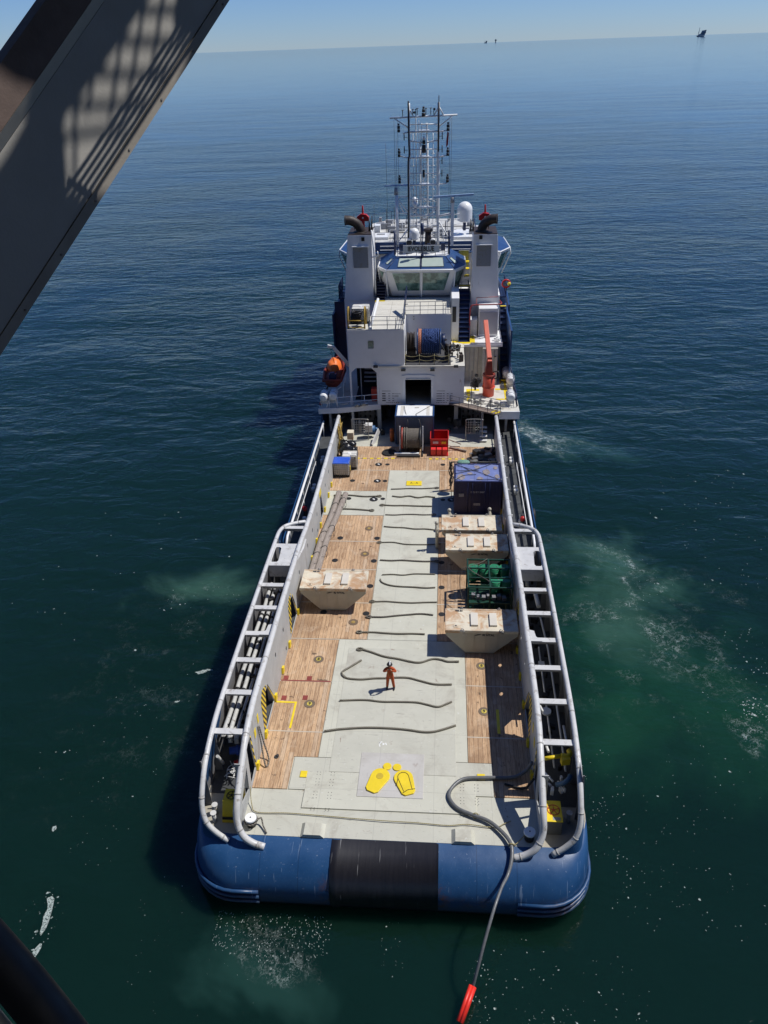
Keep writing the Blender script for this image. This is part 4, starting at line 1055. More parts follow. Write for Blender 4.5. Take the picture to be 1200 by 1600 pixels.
# --- big rope reel in its well
wr = MB()
for x, r, w in ((-.12, .98, .10), (1.72, .98, .10)): wr.cyl((x, 59.3, 9.55), (x+w, 59.3, 9.55), r+.05, n=32)
reel = wr.build('hawser_reel', BLUE, ship)
m = MB(); m.cyl((.22, 59.3, 9.55), (1.70, 59.3, 9.55), .92, n=32)
for k in range(8): m.tube([(.36+k*.175, 59.3+.93*cos(t), 9.55+.93*sin(t)) for t in [2*pi*i/24 for i in range(24)]], .085, 6, closed=True)
for k in range(7):
    m.tube(smooth_path([(.4+rr.uniform(0, 1.2), 59.3-.97*cos(t), 9.55+.97*sin(t)) for t in (.2, .6, 1.0, 1.4, 1.8)], 3), .06, 6)
m.build('blue_hawser', ROPEB, reel)
m = MB(); m.cyl((0, 59.3, 9.55), (.20, 59.3, 9.55), .94, n=28)
for k in range(2): m.tube([(.05+k*.12, 59.3+.95*cos(t), 9.55+.95*sin(t)) for t in [2*pi*i/24 for i in range(24)]], .07, 6, closed=True)
m.build('salmon_hawser', ROPEO, reel)
m = MB(); m.cyl((1.84, 59.3, 9.55), (2.15, 59.3, 9.55), .62, n=22); m.build('reel_motor', NAVY, reel)
m = MB()
for k in range(7): m.cyl((-.92+k*.09, 59.3, 9.5), (-.87+k*.09, 59.3, 9.5), .82-.05*(k % 3), n=22)
m.bx(-.95, -.25, 58.8, 59.8, 8.2, 8.9); m.build('dark_side_reel', BROWN, reel)
m = MB()
for k in range(30):
    x = rr.uniform(2.1, 3.5); m.box((x, rr.uniform(58.2, 59.6), rr.uniform(8.3, 10.3-(x-2.1)*1.1)), (rr.uniform(.06, .3), rr.uniform(.06, .3), rr.uniform(.1, .6)), rr.uniform(0, 3), rr.uniform(-.5, .5))
m.parts('winch_machinery', BROWN, reel)
m = MB()
for k in range(9):
    x = rr.uniform(2.2, 3.3); m.bar((x, rr.uniform(58, 58.8), rr.uniform(8.3, 9.2)), (x-rr.uniform(-.3, .5), rr.uniform(58, 58.8), rr.uniform(9.2, 10.1)), .05)
m.parts('winch_linkage', STEELM, reel)
m = MB()
for z, s in ((9.0, .12), (8.65, .12)):
    pts = []
    for i in range(25):
        u = i/24; pts.append((-1.05+3.5*u, 57.6, z-abs(sin(u*3*pi))*s))
    m.tube(pts, .02, 5)
for x in (-1.0, .12, 1.3, 2.45): m.cyl((x, 57.6, 8.2), (x, 57.6, 9.1), .025, n=6)
m.build('guard_chain', ROPEY, reel)

# --- starboard storage structure
m = MB(); m.bx(3.72, 7.0, 62.2, 70, 8.05, 8.25); m.bx(4.3, 7.0, 62.25, 62.3, 8.25, 8.4)
sd_ = m.build('starboard_mid_deck', WHITE, ship)
m = MB(); m.bx(2.75, 4.7, 62.7, 64.6, 8.255, 8.262); m.bx(3.6, 4.7, 62.4, 62.65, 8.255, 8.265); m.parts('yellow_deck_area', YEL, sd_)
m = MB(); m.bx(2.66, 3.75, 61.6, 70, 8.1, 8.25); m.build('mid_deck_link', CREAM, sd_)
m = MB(); m.bx(3.75, 5.5, 62.6, 62.7, 4.8, 8.05); m.bx(5.35, 6.6, 61.9, 66, 4.8, 8.0)
lk = m.build('storage_locker', paint('locker_cream', (.46, .44, .39), .6, .1, 2), sd_)
m = MB(); m.disc((6.4, 61.88, 7.3), .12, .02)
for x in (5.55, 5.95, 6.3): m.bx(x, x+.03, 61.885, 61.9, 4.9, 7.9)
m.parts('locker_seams', DARK, lk)
m = MB()
for x in (3.9, 4.25, 4.6, 4.95): m.bx(x, x+.04, 62.55, 62.6, 4.9, 8.0)
m.parts('panel_ribs', DUSKYW, sd_)
m = MB(); m.bx(5.0, 6.68, 64.2, 65.9, 8.26, 10.72)
wb = m.build('ventilation_house', WHITE, ship, bevel=.04)
m = MB(); m.bx(5.08, 6.60, 64.16, 64.197, 8.5, 10.42); m.build('ventilation_panel', paint('lilac_grey', (.42, .41, .44), .55, .05, 1), wb)
m = MB(); m.bx(4.3, 4.92, 64.4, 65.4, 8.26, 9.7); m.build('side_cabinet', WHITE, wb, bevel=.03)
m = MB(); m.tube(smooth_path([(4.25, 64.0, 8.3), (4.25, 64.0, 10.4), (4.35, 64.1, 10.95), (4.75, 64.15, 11.05), (6.75, 64.15, 11.1), (6.8, 65.2, 11.1)], 4), .055, 8); m.tube([(4.75, 64.15, 11.05), (4.85, 65.8, 11.2), (6.7, 65.8, 11.25)], .03, 6); m.bx(4.1, 4.3, 63.8, 63.95, 8.26, 9.1)
m.build('red_fire_pipe', paint('pipe_dark_red', (.30, .03, .03), .5), wb)
m = MB()
for k in range(8): m.box((6.6+rr.uniform(-.3, .25), 63.2+rr.uniform(-.4, .4), 8.36+rr.uniform(-.05, .15)), (.2, .2, .15), rr.uniform(0, 3))
m.tube([(4.6, 63.8, 8.5), (5.0, 63.6, 8.35), (5.5, 63.7, 8.4)], .05, 6); m.parts('hose_clutter', WHITE2, wb)

# casings and stairs
m = MB(); m.bx(-6.75, -3.96, 66.08, 78, 4.8, 11.05); m.bx(4.34, 6.85, 66.1, 78, 8.26, 11.3); m.bx(-3.95, 4.25, 66.9, 78, 4.8, 11.0)
m.parts('main_casing', WHITE, ship)
for (x0, x1, ya, za, yb, zb, nm) in ((3.32, 4.22, 62.8, 8.25, 66.6, 12.0, 0), (7.02, 7.55, 62.5, 5.0, 67.5, 9.9, 0), (-3.95, -3.1, 65.3, 11.16, 68.6, 13.3, 1)):
    m = MB(); n = 12
    for k in range(n):
        y = ya+(yb-ya)*k/n; z = za+(zb-za)*k/n; m.bx(x0, x1, y, y+(yb-ya)/n*.9, z, z+.06)
    m.add([(x0, ya, za-.2), (x0, yb, zb-.2), (x0, yb, zb+.15), (x0, ya, za+.15), (x0-.04, ya, za-.2), (x0-.04, yb, zb-.2), (x0-.04, yb, zb+.15), (x0-.04, ya, za+.15)], [(0, 1, 2, 3), (7, 6, 5, 4), (0, 4, 5, 1), (3, 2, 6, 7), (0, 3, 7, 4), (1, 5, 6, 2)])
    m.add([(x1, ya, za-.2), (x1, yb, zb-.2), (x1, yb, zb+.15), (x1, ya, za+.15), (x1+.04, ya, za-.2), (x1+.04, yb, zb-.2), (x1+.04, yb, zb+.15), (x1+.04, ya, za+.15)], [(0, 1, 2, 3), (7, 6, 5, 4), (0, 4, 5, 1), (3, 2, 6, 7), (0, 3, 7, 4), (1, 5, 6, 2)])
    m.bx(x0, x1, yb, yb+.5, zb-.1, zb)
    m.add([(x0, ya, za-.22), (x1, ya, za-.22), (x1, yb, zb-.22), (x0, yb, zb-.22), (x0, ya, za-.26), (x1, ya, za-.26), (x1, yb, zb-.26), (x0, yb, zb-.26)], [(0, 1, 2, 3), (7, 6, 5, 4), (0, 4, 5, 1), (3, 2, 6, 7), (0, 3, 7, 4), (1, 5, 6, 2)])
    st = m.build('stairway', NAVY, ship)
    m = MB(); m.bx(x0, x1, yb, yb+.25, zb, zb+.02); m.bx(x0, x1, ya-.25, ya, za-.05, za+.02); m.parts('yellow_stair_edge', YEL, st)
m = MB(); m.bx(2.66, 3.3, 63.2, 66.8, 8.2, 11.9); m.parts('stair_house', WHITE, ship)
m = MB(); m.bx(2.75, 3.05, 63.16, 63.198, 9.9, 11.2); m.build('stair_door', DARK, ship)
m = MB()
for (y, z) in ((68.5, 12.3), (69.4, 12.7), (70.3, 13.1)): m.bx(3.25, 4.25, y, y+.5, z, z+.08); m.bx(-4.0, -3.1, y, y+.5, z-.2, z-.12)
m.parts('yellow_gantry_steps', YEL, ship)
m = MB(); m.bx(3.3, 4.3, 71.0, 71.1, 11.5, 14.0); m.build('aft_bulkhead', DUSKYW, ship)
m = MB(); m.bx(3.35, 4.2, 70.95, 70.99, 12.6, 14.0); m.build('yellow_green_window', paint('yellow_green', (.30, .30, .05), .4, .4, 2, (.5, .55, .45), .5, 3), ship)
# blue stair/plating outboard, starboard and port
m = MB(); m.bx(7.62, 7.75, 62, 70, 4.8, 9.5); m.build('starboard_side_plating', BLUE, ship)
m = MB(); m.bx(-8.0, -7.85, 66.5, 72, 4.8, 9.6); m.bx(-7.85, -6.8, 67.4, 67.5, 4.8, 10.5); m.parts('port_side_plating', NAVY, ship)
m = MB(); rails(m, [(7.95, 57.0, 4.8), (7.95, 70, 4.8)], 1.05, 3, .025, 1.5); rails(m, [(-8.0, 61.8, 4.8), (-8.0, 66.5, 4.8)], 1.05, 3, .025, 1.5); m.parts('upper_deck_rail', NAVY, ship)
m = MB(); rails(m, [(-7.9, 56.75, 4.82), (-6.6, 56.85, 4.82)], .9, 2, .03, .65); rails(m, [(-6.6, 56.85, 4.82), (-3.3, 57.5, 4.82)], .9, 2, .022, 1.1)
m.tube(smooth_path([(-7.5, 56.7, 4.9), (-7.2, 56.7, 5.6), (-6.8, 56.8, 5.7), (-6.6, 56.9, 4.9)], 4), .04, 7); m.build('port_edge_rail', WHITE, ship)
m = MB(); m.cyl((-5.2, 56.95, 5.0), (-4.75, 57.0, 5.05), .2, n=14); m.cyl((-4.72, 57.0, 5.05), (-4.1, 57.1, 5.1), .16, n=14); m.tube([(-6.4, 56.7, 5.15), (-5.6, 56.8, 5.25)], .06, 8); m.parts('steel_tank', STEELM, ship)

# --- funnels
for sx, xo, xi, xot, xit in ((-1, -6.72, -4.12, -6.15, -4.12), (1, 6.88, 4.28, 6.42, 4.42)):
    yb = 69.0
    m = MB(); A = [(xo, 66, 11.0), (xi, 66, 11.0), (xi, yb, 11.0), (xo, yb, 11.0)]; B = [(xot, 66, 16.5), (xit, 66, 16.5), (xit, yb, 16.5), (xot, yb, 16.5)]
    if sx > 0: A = [(min(xo, xi), 66, 8.3), (max(xo, xi), 66, 8.3), (max(xo, xi), yb, 8.3), (min(xo, xi), yb, 8.3)]; B = [(min(xot, xit), 66, 16.4), (max(xot, xit), 66, 16.4), (max(xot, xit), yb, 16.4), (min(xot, xit), yb, 16.4)]
    m.hexa(A, B); fn = m.build('funnel', WHITE, ship, bevel=.03)
    zt = B[0][2]; xa, xb = B[0][0], B[1][0]
    m = MB(); m.bx(xa+.02, xb-.02, 66.02, yb-.02, zt+.003, zt+.06); m.build('funnel_top', BROWN, fn)
    lx0, lx1 = (-5.74, -4.48) if sx < 0 else (4.72, 5.92)
    m = MB(); m.bx(lx0, lx1, 65.93, 65.99, 13.82, 15.55); lv = m.build('louvre', LOUVRE, fn)
    m = MB(); m.bx(lx0-.08, lx1+.08, 65.74, 65.985, 15.56, 15.64); m.build('louvre_hood', WHITE2, lv)
    fx_ = -4.85 if sx < 0 else 5.02
    m = MB(); m.box((fx_, 65.9, 16.2), (.26, .14, .30)); m.build('funnel_lamp', BLACK, fn)
    ex = -5.15 if sx < 0 else 5.15
    m = MB(); pts = smooth_path([(ex, 66.9, zt), (ex, 66.9, zt+.35), (ex-.25*(-sx), 66.85, zt+.75), (ex+sx*.75, 66.7, zt+1.05), (ex+sx*1.2, 66.6, zt+1.1)], 5)
    m.tube(pts, .38, 18, cap=False); m.tube(pts[:-1]+[pts[-1]-V((sx*.02, 0, 0))], .34, 18); m.tube([pts[-1]+V((0, .38*cos(t), .38*sin(t))) for t in [2*pi*i/18 for i in range(18)]], .04, 6, closed=True)
    m.cyl((ex, 66.9, zt+.05), (ex, 66.9, zt+.14), .55, n=20); m.build('exhaust_pipe', BROWN, fn)
    m = MB()
    for dx in (.75, .95): m.cyl((ex-sx*dx, 67.3, zt), (ex-sx*dx, 67.3, zt+1.0), .09, .03, 8)
    m.cyl((ex+sx*.6, 68, zt), (ex+sx*.6, 68, zt+1.3), .03, n=6); m.parts('thin_exhaust', BLKPAINT, fn)
    # red fire monitor behind the funnel
    mx = -5.12 if sx < 0 else 5.48
    m = MB(); m.cyl((mx, 69.4, zt-1.2), (mx, 69.4, zt+.5), .14, n=10)
    m.plate([(-.52, 0), (.52, 0), (.54, .32), (.30, .55), (-.15, .62), (-.54, .36)], [], lambda u, v, t: (mx+u, 69.2+t, zt+.5+v), .4)
    m.cyl((mx, 69.4, zt+1.0), (mx-.02, 69.5, zt+1.75), .10, .07, 8); fmn = m.build('fire_monitor', RED, ship, bevel=.03)
    m = MB(); m.cyl((mx, 69.19, zt+.78), (mx, 69.15, zt+.78), .08, n=10); m.build('monitor_hub', PIPEW, fmn)
# white pipe beside port funnel
m = MB(); m.tube([(-3.95, 65.95, 11.2), (-3.95, 65.95, 15.2), (-4.1, 65.95, 16.9)], .07, 8); m.tube([(-4.2, 65.9, 14.7), (-3.6, 65.9, 14.8), (-3.65, 65.9, 15.2)], .05, 6); m.build('funnel_side_pipe', WHITE2, ship)

# --- after wheelhouse
def poly_face(m, pts): m.add(pts, [tuple(range(len(pts)))])
eT = 13.55
top_o = [(-2.95, 65.9), (2.95, 65.9), (3.85, 67.3), (3.85, 70.5), (-3.75, 70.5), (-3.75, 67.3)]
bot_o = [(-2.55, 66.75), (2.45, 66.75), (3.2, 67.6), (3.2, 70.5), (-3.3, 70.5), (-3.3, 67.6)]
m = MB(); N = 6
vs = [(x, y, 11.16) for x, y in bot_o]+[(x, y, eT) for x, y in top_o]
fs = [(i, (i+1) % N, N+(i+1) % N, N+i) for i in range(N)]+[tuple(range(N))[::-1], tuple(range(N, 2*N))]
m.add(vs, fs); wh = m.build('wheelhouse', WHITE, ship)
def lerp3(a, b, t): return V(a)+(V(b)-V(a))*t
# after windows: two big panes in the leaning face, corner and side panes
def pane(a0, a1, b0, b1, u0, u1, v0, v1, off, th=.02):
    """quad region on a face with bottom edge a0->a1 and top edge b0->b1"""
    n = (V(a1)-V(a0)).cross(V(b0)-V(a0)).normalized()
    q = []
    for u, v in ((u0[0], v0), (u1[0], v0), (u1[1], v1), (u0[1], v1)):
        p = lerp3(lerp3(a0, a1, u), lerp3(b0, b1, u), v); q.append(p+n*off)
    mm = MB(); mm.add(q+[p-n*th for p in q], [(0, 1, 2, 3), (7, 6, 5, 4), (0, 4, 5, 1), (1, 5, 6, 2), (2, 6, 7, 3), (3, 7, 4, 0)]); return mm, q
Bp = [V((x, y, 11.16)) for x, y in bot_o]; Tp = [V((x, y, eT)) for x, y in top_o]
for (i, u0, u1, v0, v1) in ((0, (.115, .075), (.49, .49), .20, .92), (0, (.53, .53), (.90, .93), .20, .92), (1, (.18, .15), (.85, .88), .3, .9), (5, (.15, .12), (.82, .85), .3, .9), (2, (.06, .05), (.42, .42), .35, .9), (4, (.58, .58), (.94, .95), .35, .9)):
    mm, q = pane(Bp[i], Bp[(i+1) % N], Tp[i], Tp[(i+1) % N], u0, u1, v0, v1, .015); w_ = mm.build('window', GLASS, wh)
    mm = MB(); mm.tube(q, .035, 6, closed=True); mm.build('window_frame', WHITE if i == 0 else DUSKYW, w_)
m = MB(); m.bar((-2.9, 66.35, 11.2), (-3.0, 65.85, eT), .09, .09); m.bar((2.8, 66.35, 11.2), (2.95, 65.85, eT), .09, .09); m.bar((.04, 66.2, 11.2), (.04, 65.84, eT), .09, .07)
m.bar((-3.45, 67.3, 11.2), (-3.8, 67.25, eT), .07, .07); m.bar((3.4, 67.3, 11.2), (3.88, 67.25, eT), .07, .07)
m.parts('window_post', WHITE2, wh)
m = MB(); m.tube([(x, y, eT+.02) for x, y in top_o], .07, 8, closed=True); m.build('eave_rim', WHITE2, wh)
m = MB(); m.box((-2.0, 66.6, 12.15), (.5, .1, .06)); 
for k in range(3): m.tube([(-1.7+k*1.4, 66.9, 11.9), (-1.2+k*1.4, 66.9, 12.3), (-.6+k*1.4, 66.9, 12.2)], .03, 5)
m.build('wiper', BLACK, wh)
# blue sloping roof with skylights up to a flat top
flat_o = [(-2.1, 67.5), (2.1, 67.5), (2.45, 68.1), (2.45, 70.6), (-2.35, 70.6), (-2.35, 68.1)]
fz_ = 14.35
vs = [(x, y, eT+.03) for x, y in top_o]+[(x, y, fz_) for x, y in flat_o]
m = MB(); m.add(vs, fs); br = m.build('sloping_roof', BLUE, wh)
Bq = [V((x, y, eT+.03)) for x, y in top_o]; Tq = [V((x, y, fz_)) for x, y in flat_o]
for (i, u0, u1, v0, v1) in ((0, (.14, .07), (.485, .485), .22, .90), (0, (.515, .515), (.86, .93), .22, .90), (1, (.35, .35), (.72, .70), .35, .78), (5, (.28, .30), (.65, .65), .35, .78)):
    mm, q = pane(Bq[i], Bq[(i+1) % N], Tq[i], Tq[(i+1) % N], u0, u1, v0, v1, .02); w_ = mm.build('skylight', SKYGLASS, br)
    mm = MB(); mm.tube(q, .035, 6, closed=True); mm.build('skylight_frame', NAVY, w_)
m = MB()
for i in (1, 0): m.tube([lerp3(Bq[i], Tq[i], .02), lerp3(Bq[i], Tq[i], .98)], .035, 6)
m.tube([lerp3(Bq[0], Bq[1], .5), lerp3(Tq[0], Tq[1], .5)], .05, 6); m.build('roof_rib', NAVY, br)
m = MB(); m.plate(flat_o, [], lambda u, v, t: (u, v, fz_+.004+t), .04); ft = m.build('flat_roof', WHITE2, wh)
m = MB(); rails(m, [(-2.2, 70.5, fz_), (-2.3, 68.1, fz_), (-2.05, 67.62, fz_), (2.05, 67.62, fz_), (2.4, 68.1, fz_), (2.4, 70.5, fz_)], .95, 3, .02, .8); m.build('roof_railing', NAVY, ft)
m = MB()
for x in (-2.3, 2.4): m.cyl((x, 68.1, fz_), (x, 68.1, fz_+2.0), .09, n=8)
m.cyl((.10, 67.35, 13.9), (.10, 67.35, 17.0), .045, n=8); m.cyl((.10, 67.35, 16.2), (.10, 67.35, 17.1), .14, n=10); m.cyl((.10, 67.35, 14.3), (.10, 67.35, 14.6), .13, n=10)
m.parts('lamp_post', NAVY, ft)
# name board
m = MB(); m.bx(-1.56, 1.58, 67.44, 67.50, 14.67, 15.28); nb = m.build('name_board', paint('name_board_white', (.62, .63, .62), .5, .05), wh)
text('name_lettering', 'IEVOLI BLUE', .54, BLACK, nb, (-.02, 67.425, 14.98), AFT, .006, .78, .012)
# small domes and searchlights on the flat roof
def radome(x, y, z, r, h, name='radome', par=None):
    m = MB(); m.cyl((x, y, z), (x, y, z+h-r), r*.985, r, 28, cap=False); m.sph((x, y, z+h-r), r, 28, 9, top=True); m.cyl((x, y, z-.12), (x, y, z), r*.7, r*.9, 22)
    o_ = m.build(name, WHITE2, ship if par is None else par)
    m = MB(); m.cyl((x, y, z-.9), (x, y, z-.1), .14, n=10); m.build('dome_post', NAVY, o_)
    return o_
radome(-.62, 68.7, 15.62, .42, .85); radome(3.84, 74.0, 16.05, .69, 1.62); radome(-.9, 78, 16.9, .3, .6)
for x in (-1.05, 1.0):
    m = MB(); m.cyl((x, 68.2, 15.35), (x, 68.65, 15.45), .27, .2, 16); m.cyl((x, 68.4, 14.4), (x, 68.4, 15.2), .07, n=8); sl_ = m.build('searchlight', PIPEW, ship)
    m = MB(); m.cyl((x, 68.16, 15.35), (x, 68.2, 15.35), .24, n=16); m.build('searchlight_lens', DARK, sl_)
m = MB(); rr = random.Random(21)
for k in range(16): m.box((rr.uniform(-1.9, 1.9), rr.uniform(68.3, 70.2), fz_+.15), (rr.uniform(.1, .4), rr.uniform(.1, .3), .25), 0)
m.parts('roof_equipment', DUSKYW, ship)
m = MB()
for x, y in ((-2.0, 69.2), (-.9, 68.9), (1.7, 69.3), (.5, 69.0)): m.bx(x, x+.35, y, y+.3, fz_, fz_+.7)
m.parts('equipment_box', NAVY, ship)

# --- main bridge forward: white roof, blue sloping wing roofs, sloping windows
m = MB(); m.bx(-5.4, 5.0, 72.0, 80.6, 14.45, 14.62); m.plate([(-5.4, 80.6), (-3.6, 82.6), (3.2, 82.6), (5.0, 80.6)], [], lambda u, v, t: (u, v, 14.45+t), .17)
brf = m.build('bridge_roof', paint('bridge_roof_white', (.58, .58, .55), .6, .10, 1.0, (.30, .28, .24), .6, 1.2), ship)
m = MB(); m.bx(-6.1, 5.9, 71.3, 71.9, 13.7, 13.8); m.bx(-5.4, 5.0, 71.9, 71.98, 13.8, 14.6); m.parts('bridge_after_ledge', BLUE, brf)
m = MB(); m.bx(-5.9, 5.8, 72.0, 82, 11.0, 14.0); m.build('bridge_house', WHITE, brf)
m = MB()
for y, z in ((71.5, 14.0), (71.7, 14.3)): m.bx(-3.9, 4.4, y, y+.1, z-.03, z+.03)
m.parts('bridge_handrail', WHITE2, brf)
m = MB(); rails(m, [(-5.3, 72.1, 14.62), (-5.3, 80.5, 14.62), (-3.5, 82.5, 14.62), (3.1, 82.5, 14.62), (4.9, 80.5, 14.62), (4.9, 72.1, 14.62)], .8, 2, .018, 1.8); m.build('bridge_roof_rail', NAVY, brf)
m = MB(); rr = random.Random(40)
for k in range(26):
    x, y = rr.uniform(-4.9, 4.6), rr.uniform(72.4, 81.5); w_, h_ = rr.uniform(.15, .9), rr.uniform(.12, .8)
    m.bx(x, x+w_, y, y+rr.uniform(.15, .6), 14.625, 14.63+h_)
m.parts('roof_box', DUSKYW, brf)
m = MB()
for k in range(14):
    x, y = rr.uniform(-5, 4.7), rr.uniform(72.4, 82); m.cyl((x, y, 14.62), (x, y, 14.62+rr.uniform(.6, 2.2)), .03, n=6)
for y in (73.4, 75.8, 78.2): m.tube([(-4.9, y, 14.68), (4.6, y+.2, 14.68)], .04, 5)
m.tube([(-2.6, 72.2, 14.9), (-2.6, 81, 14.9)], .03, 5); m.tube([(2.3, 72.2, 14.9), (2.3, 81, 14.9)], .03, 5)
m.parts('roof_pipe', DARK, brf)
m = MB(); rails(m, [(-3.0, 72.3, 14.62), (2.6, 72.3, 14.62)], 1.0, 3, .025, .7); rails(m, [(-3.0, 76.3, 14.62), (2.6, 76.3, 14.62)], 1.0, 3, .022, .9); m.parts('roof_guard_rail', WHITE2, brf)
m = MB(); m.bx(3.0, 4.9, 73.0, 73.1, 14.63, 14.7); m.bx(2.8, 4.9, 72.6, 76, 14.62, 14.85); m.bx(-5, -3.2, 73, 75, 14.62, 14.85); m.bx(-4.8, -4.2, 76, 77, 14.62, 15.3)
m.parts('roof_locker', WHITE2, brf)
for sx, xe, xin in ((-1, -7.75, -5.2), (1, 8.0, 4.9)):
    top = [(xin, 72.0, 14.5), (xin, 77.0, 14.5), (xe-.35*sx, 76.2, 14.0), (xe, 72.4, 13.9), (xe-.95*sx, 70.7, 13.9), (xin, 70.9, 14.1)]
    bot = [(xin, 72.4, 11.2), (xin, 76.5, 11.2), (xe-1.1*sx, 75.6, 11.2), (xe-.95*sx, 72.8, 11.2), (xe-1.6*sx, 71.7, 11.2), (xin, 71.7, 11.2)]
    m = MB(); n6 = 6; low = [(p[0], p[1], p[2]-.06) for p in top]
    m.add(bot+low, [(i, (i+1) % n6, n6+(i+1) % n6, n6+i) for i in range(n6)]+[tuple(range(n6))[::-1]]); wg = m.build('bridge_wing', WHITE, ship)
    m = MB(); m.add(low+[(p[0], p[1], p[2]+.02) for p in top], [(i, (i+1) % n6, n6+(i+1) % n6, n6+i) for i in range(n6)]+[tuple(range(n6, 12)), tuple(range(n6))[::-1]]); m.build('wing_roof', BLUE, wg)
    m = MB(); m.tube([top[2], top[3], top[4], top[5]], .07, 8); m.tube([V(top[3])+V((0, 0, .0)), V(top[3])+V((.1*sx, 0, -.5)), V(bot[3])+V((.35*sx, 0, .3))], .06, 6); m.tube([top[4], bot[4]], .06, 6); m.build('wing_rim', WHITE2, wg)
    for i in (3, 4):
        a0, a1, b0, b1 = (bot[i], bot[(i+1) % 6], low[i], low[(i+1) % 6]) if sx > 0 else (bot[(i+1) % 6], bot[i], low[(i+1) % 6], low[i])
        # outward normal check
        nrm = (V(a1)-V(a0)).cross(V(b0)-V(a0)); c_ = (V(a0)+V(a1))/2; outd = c_-V(((xin+xe)/2, 74, 11.2))
        if nrm.dot(outd) < 0: a0, a1, b0, b1 = a1, a0, b1, b0
        mm, q = pane(a0, a1, b0, b1, (.12, .1), (.88, .9), .35, .92, .02); mm.build('wing_window', GLASS, wg)
# side clutter
m = MB(); rails(m, [(-7.4, 67.6, 10.8), (-7.4, 70.6, 10.8)], 1.1, 4, .03, .5); rails(m, [(-7.4, 67.6, 10.8), (-6.7, 67.2, 10.8)], 1.1, 4, .03, .4); m.bx(-7.45, -6.7, 67.5, 70.6, 10.7, 10.8); m.build('port_side_balcony', NAVY, ship)
m = MB(); m.bx(6.9, 7.5, 67.5, 70.6, 10.7, 10.8); rails(m, [(7.5, 67.6, 10.8), (7.5, 70.6, 10.8)], 1.1, 3, .03, .6); m.build('starboard_side_balcony', NAVY, ship)
m = MB(); m.tube([(7.45+.33*cos(t), 67.55, 11.9+.33*sin(t)) for t in [2*pi*i/16 for i in range(16)]], .08, 8, closed=True); m.build('lifebuoy_on_rail', RED, ship)
m = MB(); m.sph((7.7, 67.5, 11.9), .16, 10, 6); m.build('buoy_light', YEL, ship)

# --- mast
MY = 71.0
mast = MB()
def mx(z): return z
for sx, x0 in ((-1, -1.15), (1, 1.40)):
    bend = [(x0*1.08 if sx < 0 else x0*1.02, MY, 14.5), (x0, MY, 17), (x0*.99, MY, 21.2), (x0*.90 if sx < 0 else x0*.965, MY, 22.0), (x0*.93 if sx < 0 else x0, MY, 23.3), (x0*.93 if sx < 0 else x0, MY, 25.9)]
    mast.tube(smooth_path(bend, 4), [.13]*13+[.10]*(len(smooth_path(bend, 4))-13), 10)
mst = mast.build('mast', WHITE2, ship)
m = MB(); pl_ = smooth_path([(-1.24, MY-.05, 15.2), (-1.18, MY-.05, 17), (-1.17, MY-.05, 21.2), (-1.07, MY-.05, 22.0), (-1.10, MY-.05, 23.3), (-1.10, MY-.05, 25.9)], 4); m.tube([p+V((0, -.05, 0)) for p in pl_], .075, 8)
m.tube([(1.40, MY-.07, 22.2), (1.42, MY-.07, 25.9)], .07, 8); m.parts('black_mast_lining', BLKPAINT, mst)
m = MB()
for z, xa, xb, r in ((24.88, -2.68, 2.95, .07), (23.75, -1.1, 1.4, .07), (21.75, -1.1, 1.4, .06), (19.6, -1.1, 1.4, .08), (17.75, -1.15, 1.4, .08), (17.05, -1.15, 1.4, .08)):
    m.cyl((xa, MY, z+(.02*xa if z > 24 else 0)), (xb, MY, z+(.02*xb if z > 24 else 0)), r, n=8)
for a_, b_ in (((-2.3, MY, 24.8), (-1.1, MY, 24.05)), ((2.6, MY, 24.9), (1.42, MY, 24.1)), ((-1.1, MY, 25.6), (-.7, MY, 24.9)), ((1.42, MY, 25.6), (1.0, MY, 24.9)), ((1.42, MY, 25.6), (1.85, MY, 24.9)), ((-1.1, MY, 23.1), (0, MY, 22.9)), ((1.4, MY, 23.1), (.4, MY, 22.9)),
               ((-1.15, MY, 17.75), (-.2, MY, 17.05)), ((1.4, MY, 17.75), (.5, MY, 17.05)), ((-1.6, MY, 23.65), (-1.1, MY, 23.75)), ((1.4, MY, 23.7), (2.15, MY, 23.8)), ((-1.85, MY, 21.9), (-1.1, MY, 21.75)), ((1.4, MY, 21.75), (2.15, MY, 21.9)), ((1.4, MY, 19.6), (2.2, MY, 19.7)), ((-1.85, MY, 19.65), (-1.1, MY, 19.6))):
    m.cyl(a_, b_, .055, n=6)
m.parts('crossbar', WHITE2, mst)
m = MB()
for sx, xp in ((-1, -1.95), (1, 2.2)):
    for z in (23.85, 21.95, 19.85):
        m.cyl((xp, MY, z-.1), (xp, MY, z+.12), .12, n=10); m.cyl((xp, MY, z+.16), (xp, MY, z+.38), .12, n=10); m.cyl((xp, MY, z+.42), (xp, MY, z+.56), .08, n=8)
m.cyl((.15, MY, 24.9), (.15, MY, 25.15), .15, n=10); m.cyl((.15, MY, 25.2), (.15, MY, 25.42), .13, n=10); m.cyl((.15, MY, 25.45), (.15, MY, 25.62), .09, n=8)
m.parts('navigation_lamp', BLACK, mst)
m = MB()
for xp, zs in ((-1.5, (23.4, 22.4)), (1.72, (23.4, 22.4, 21.5, 20.5))):
    for z in zs: m.cyl((xp, MY, z-.28), (xp, MY, z+.28), .04, n=6); m.cyl((xp, MY, z), (xp*.8, MY, z-.1), .02, n=5)
m.parts('stub_antenna', BLKPAINT, mst)
m = MB()
for x, z0_, z1_, r in ((-.5, 15.2, 24.8, .035), (-.25, 17, 24.6, .02), (.45, 16, 24.4, .035), (-.05, 17, 23.5, .02), (-.75, 17, 21, .02), (-.9, 15.4, 19.5, .02), (.1, 15, 22.3, .02)): m.cyl((x, MY+.1, z0_), (x, MY+.1, z1_), r, n=6)
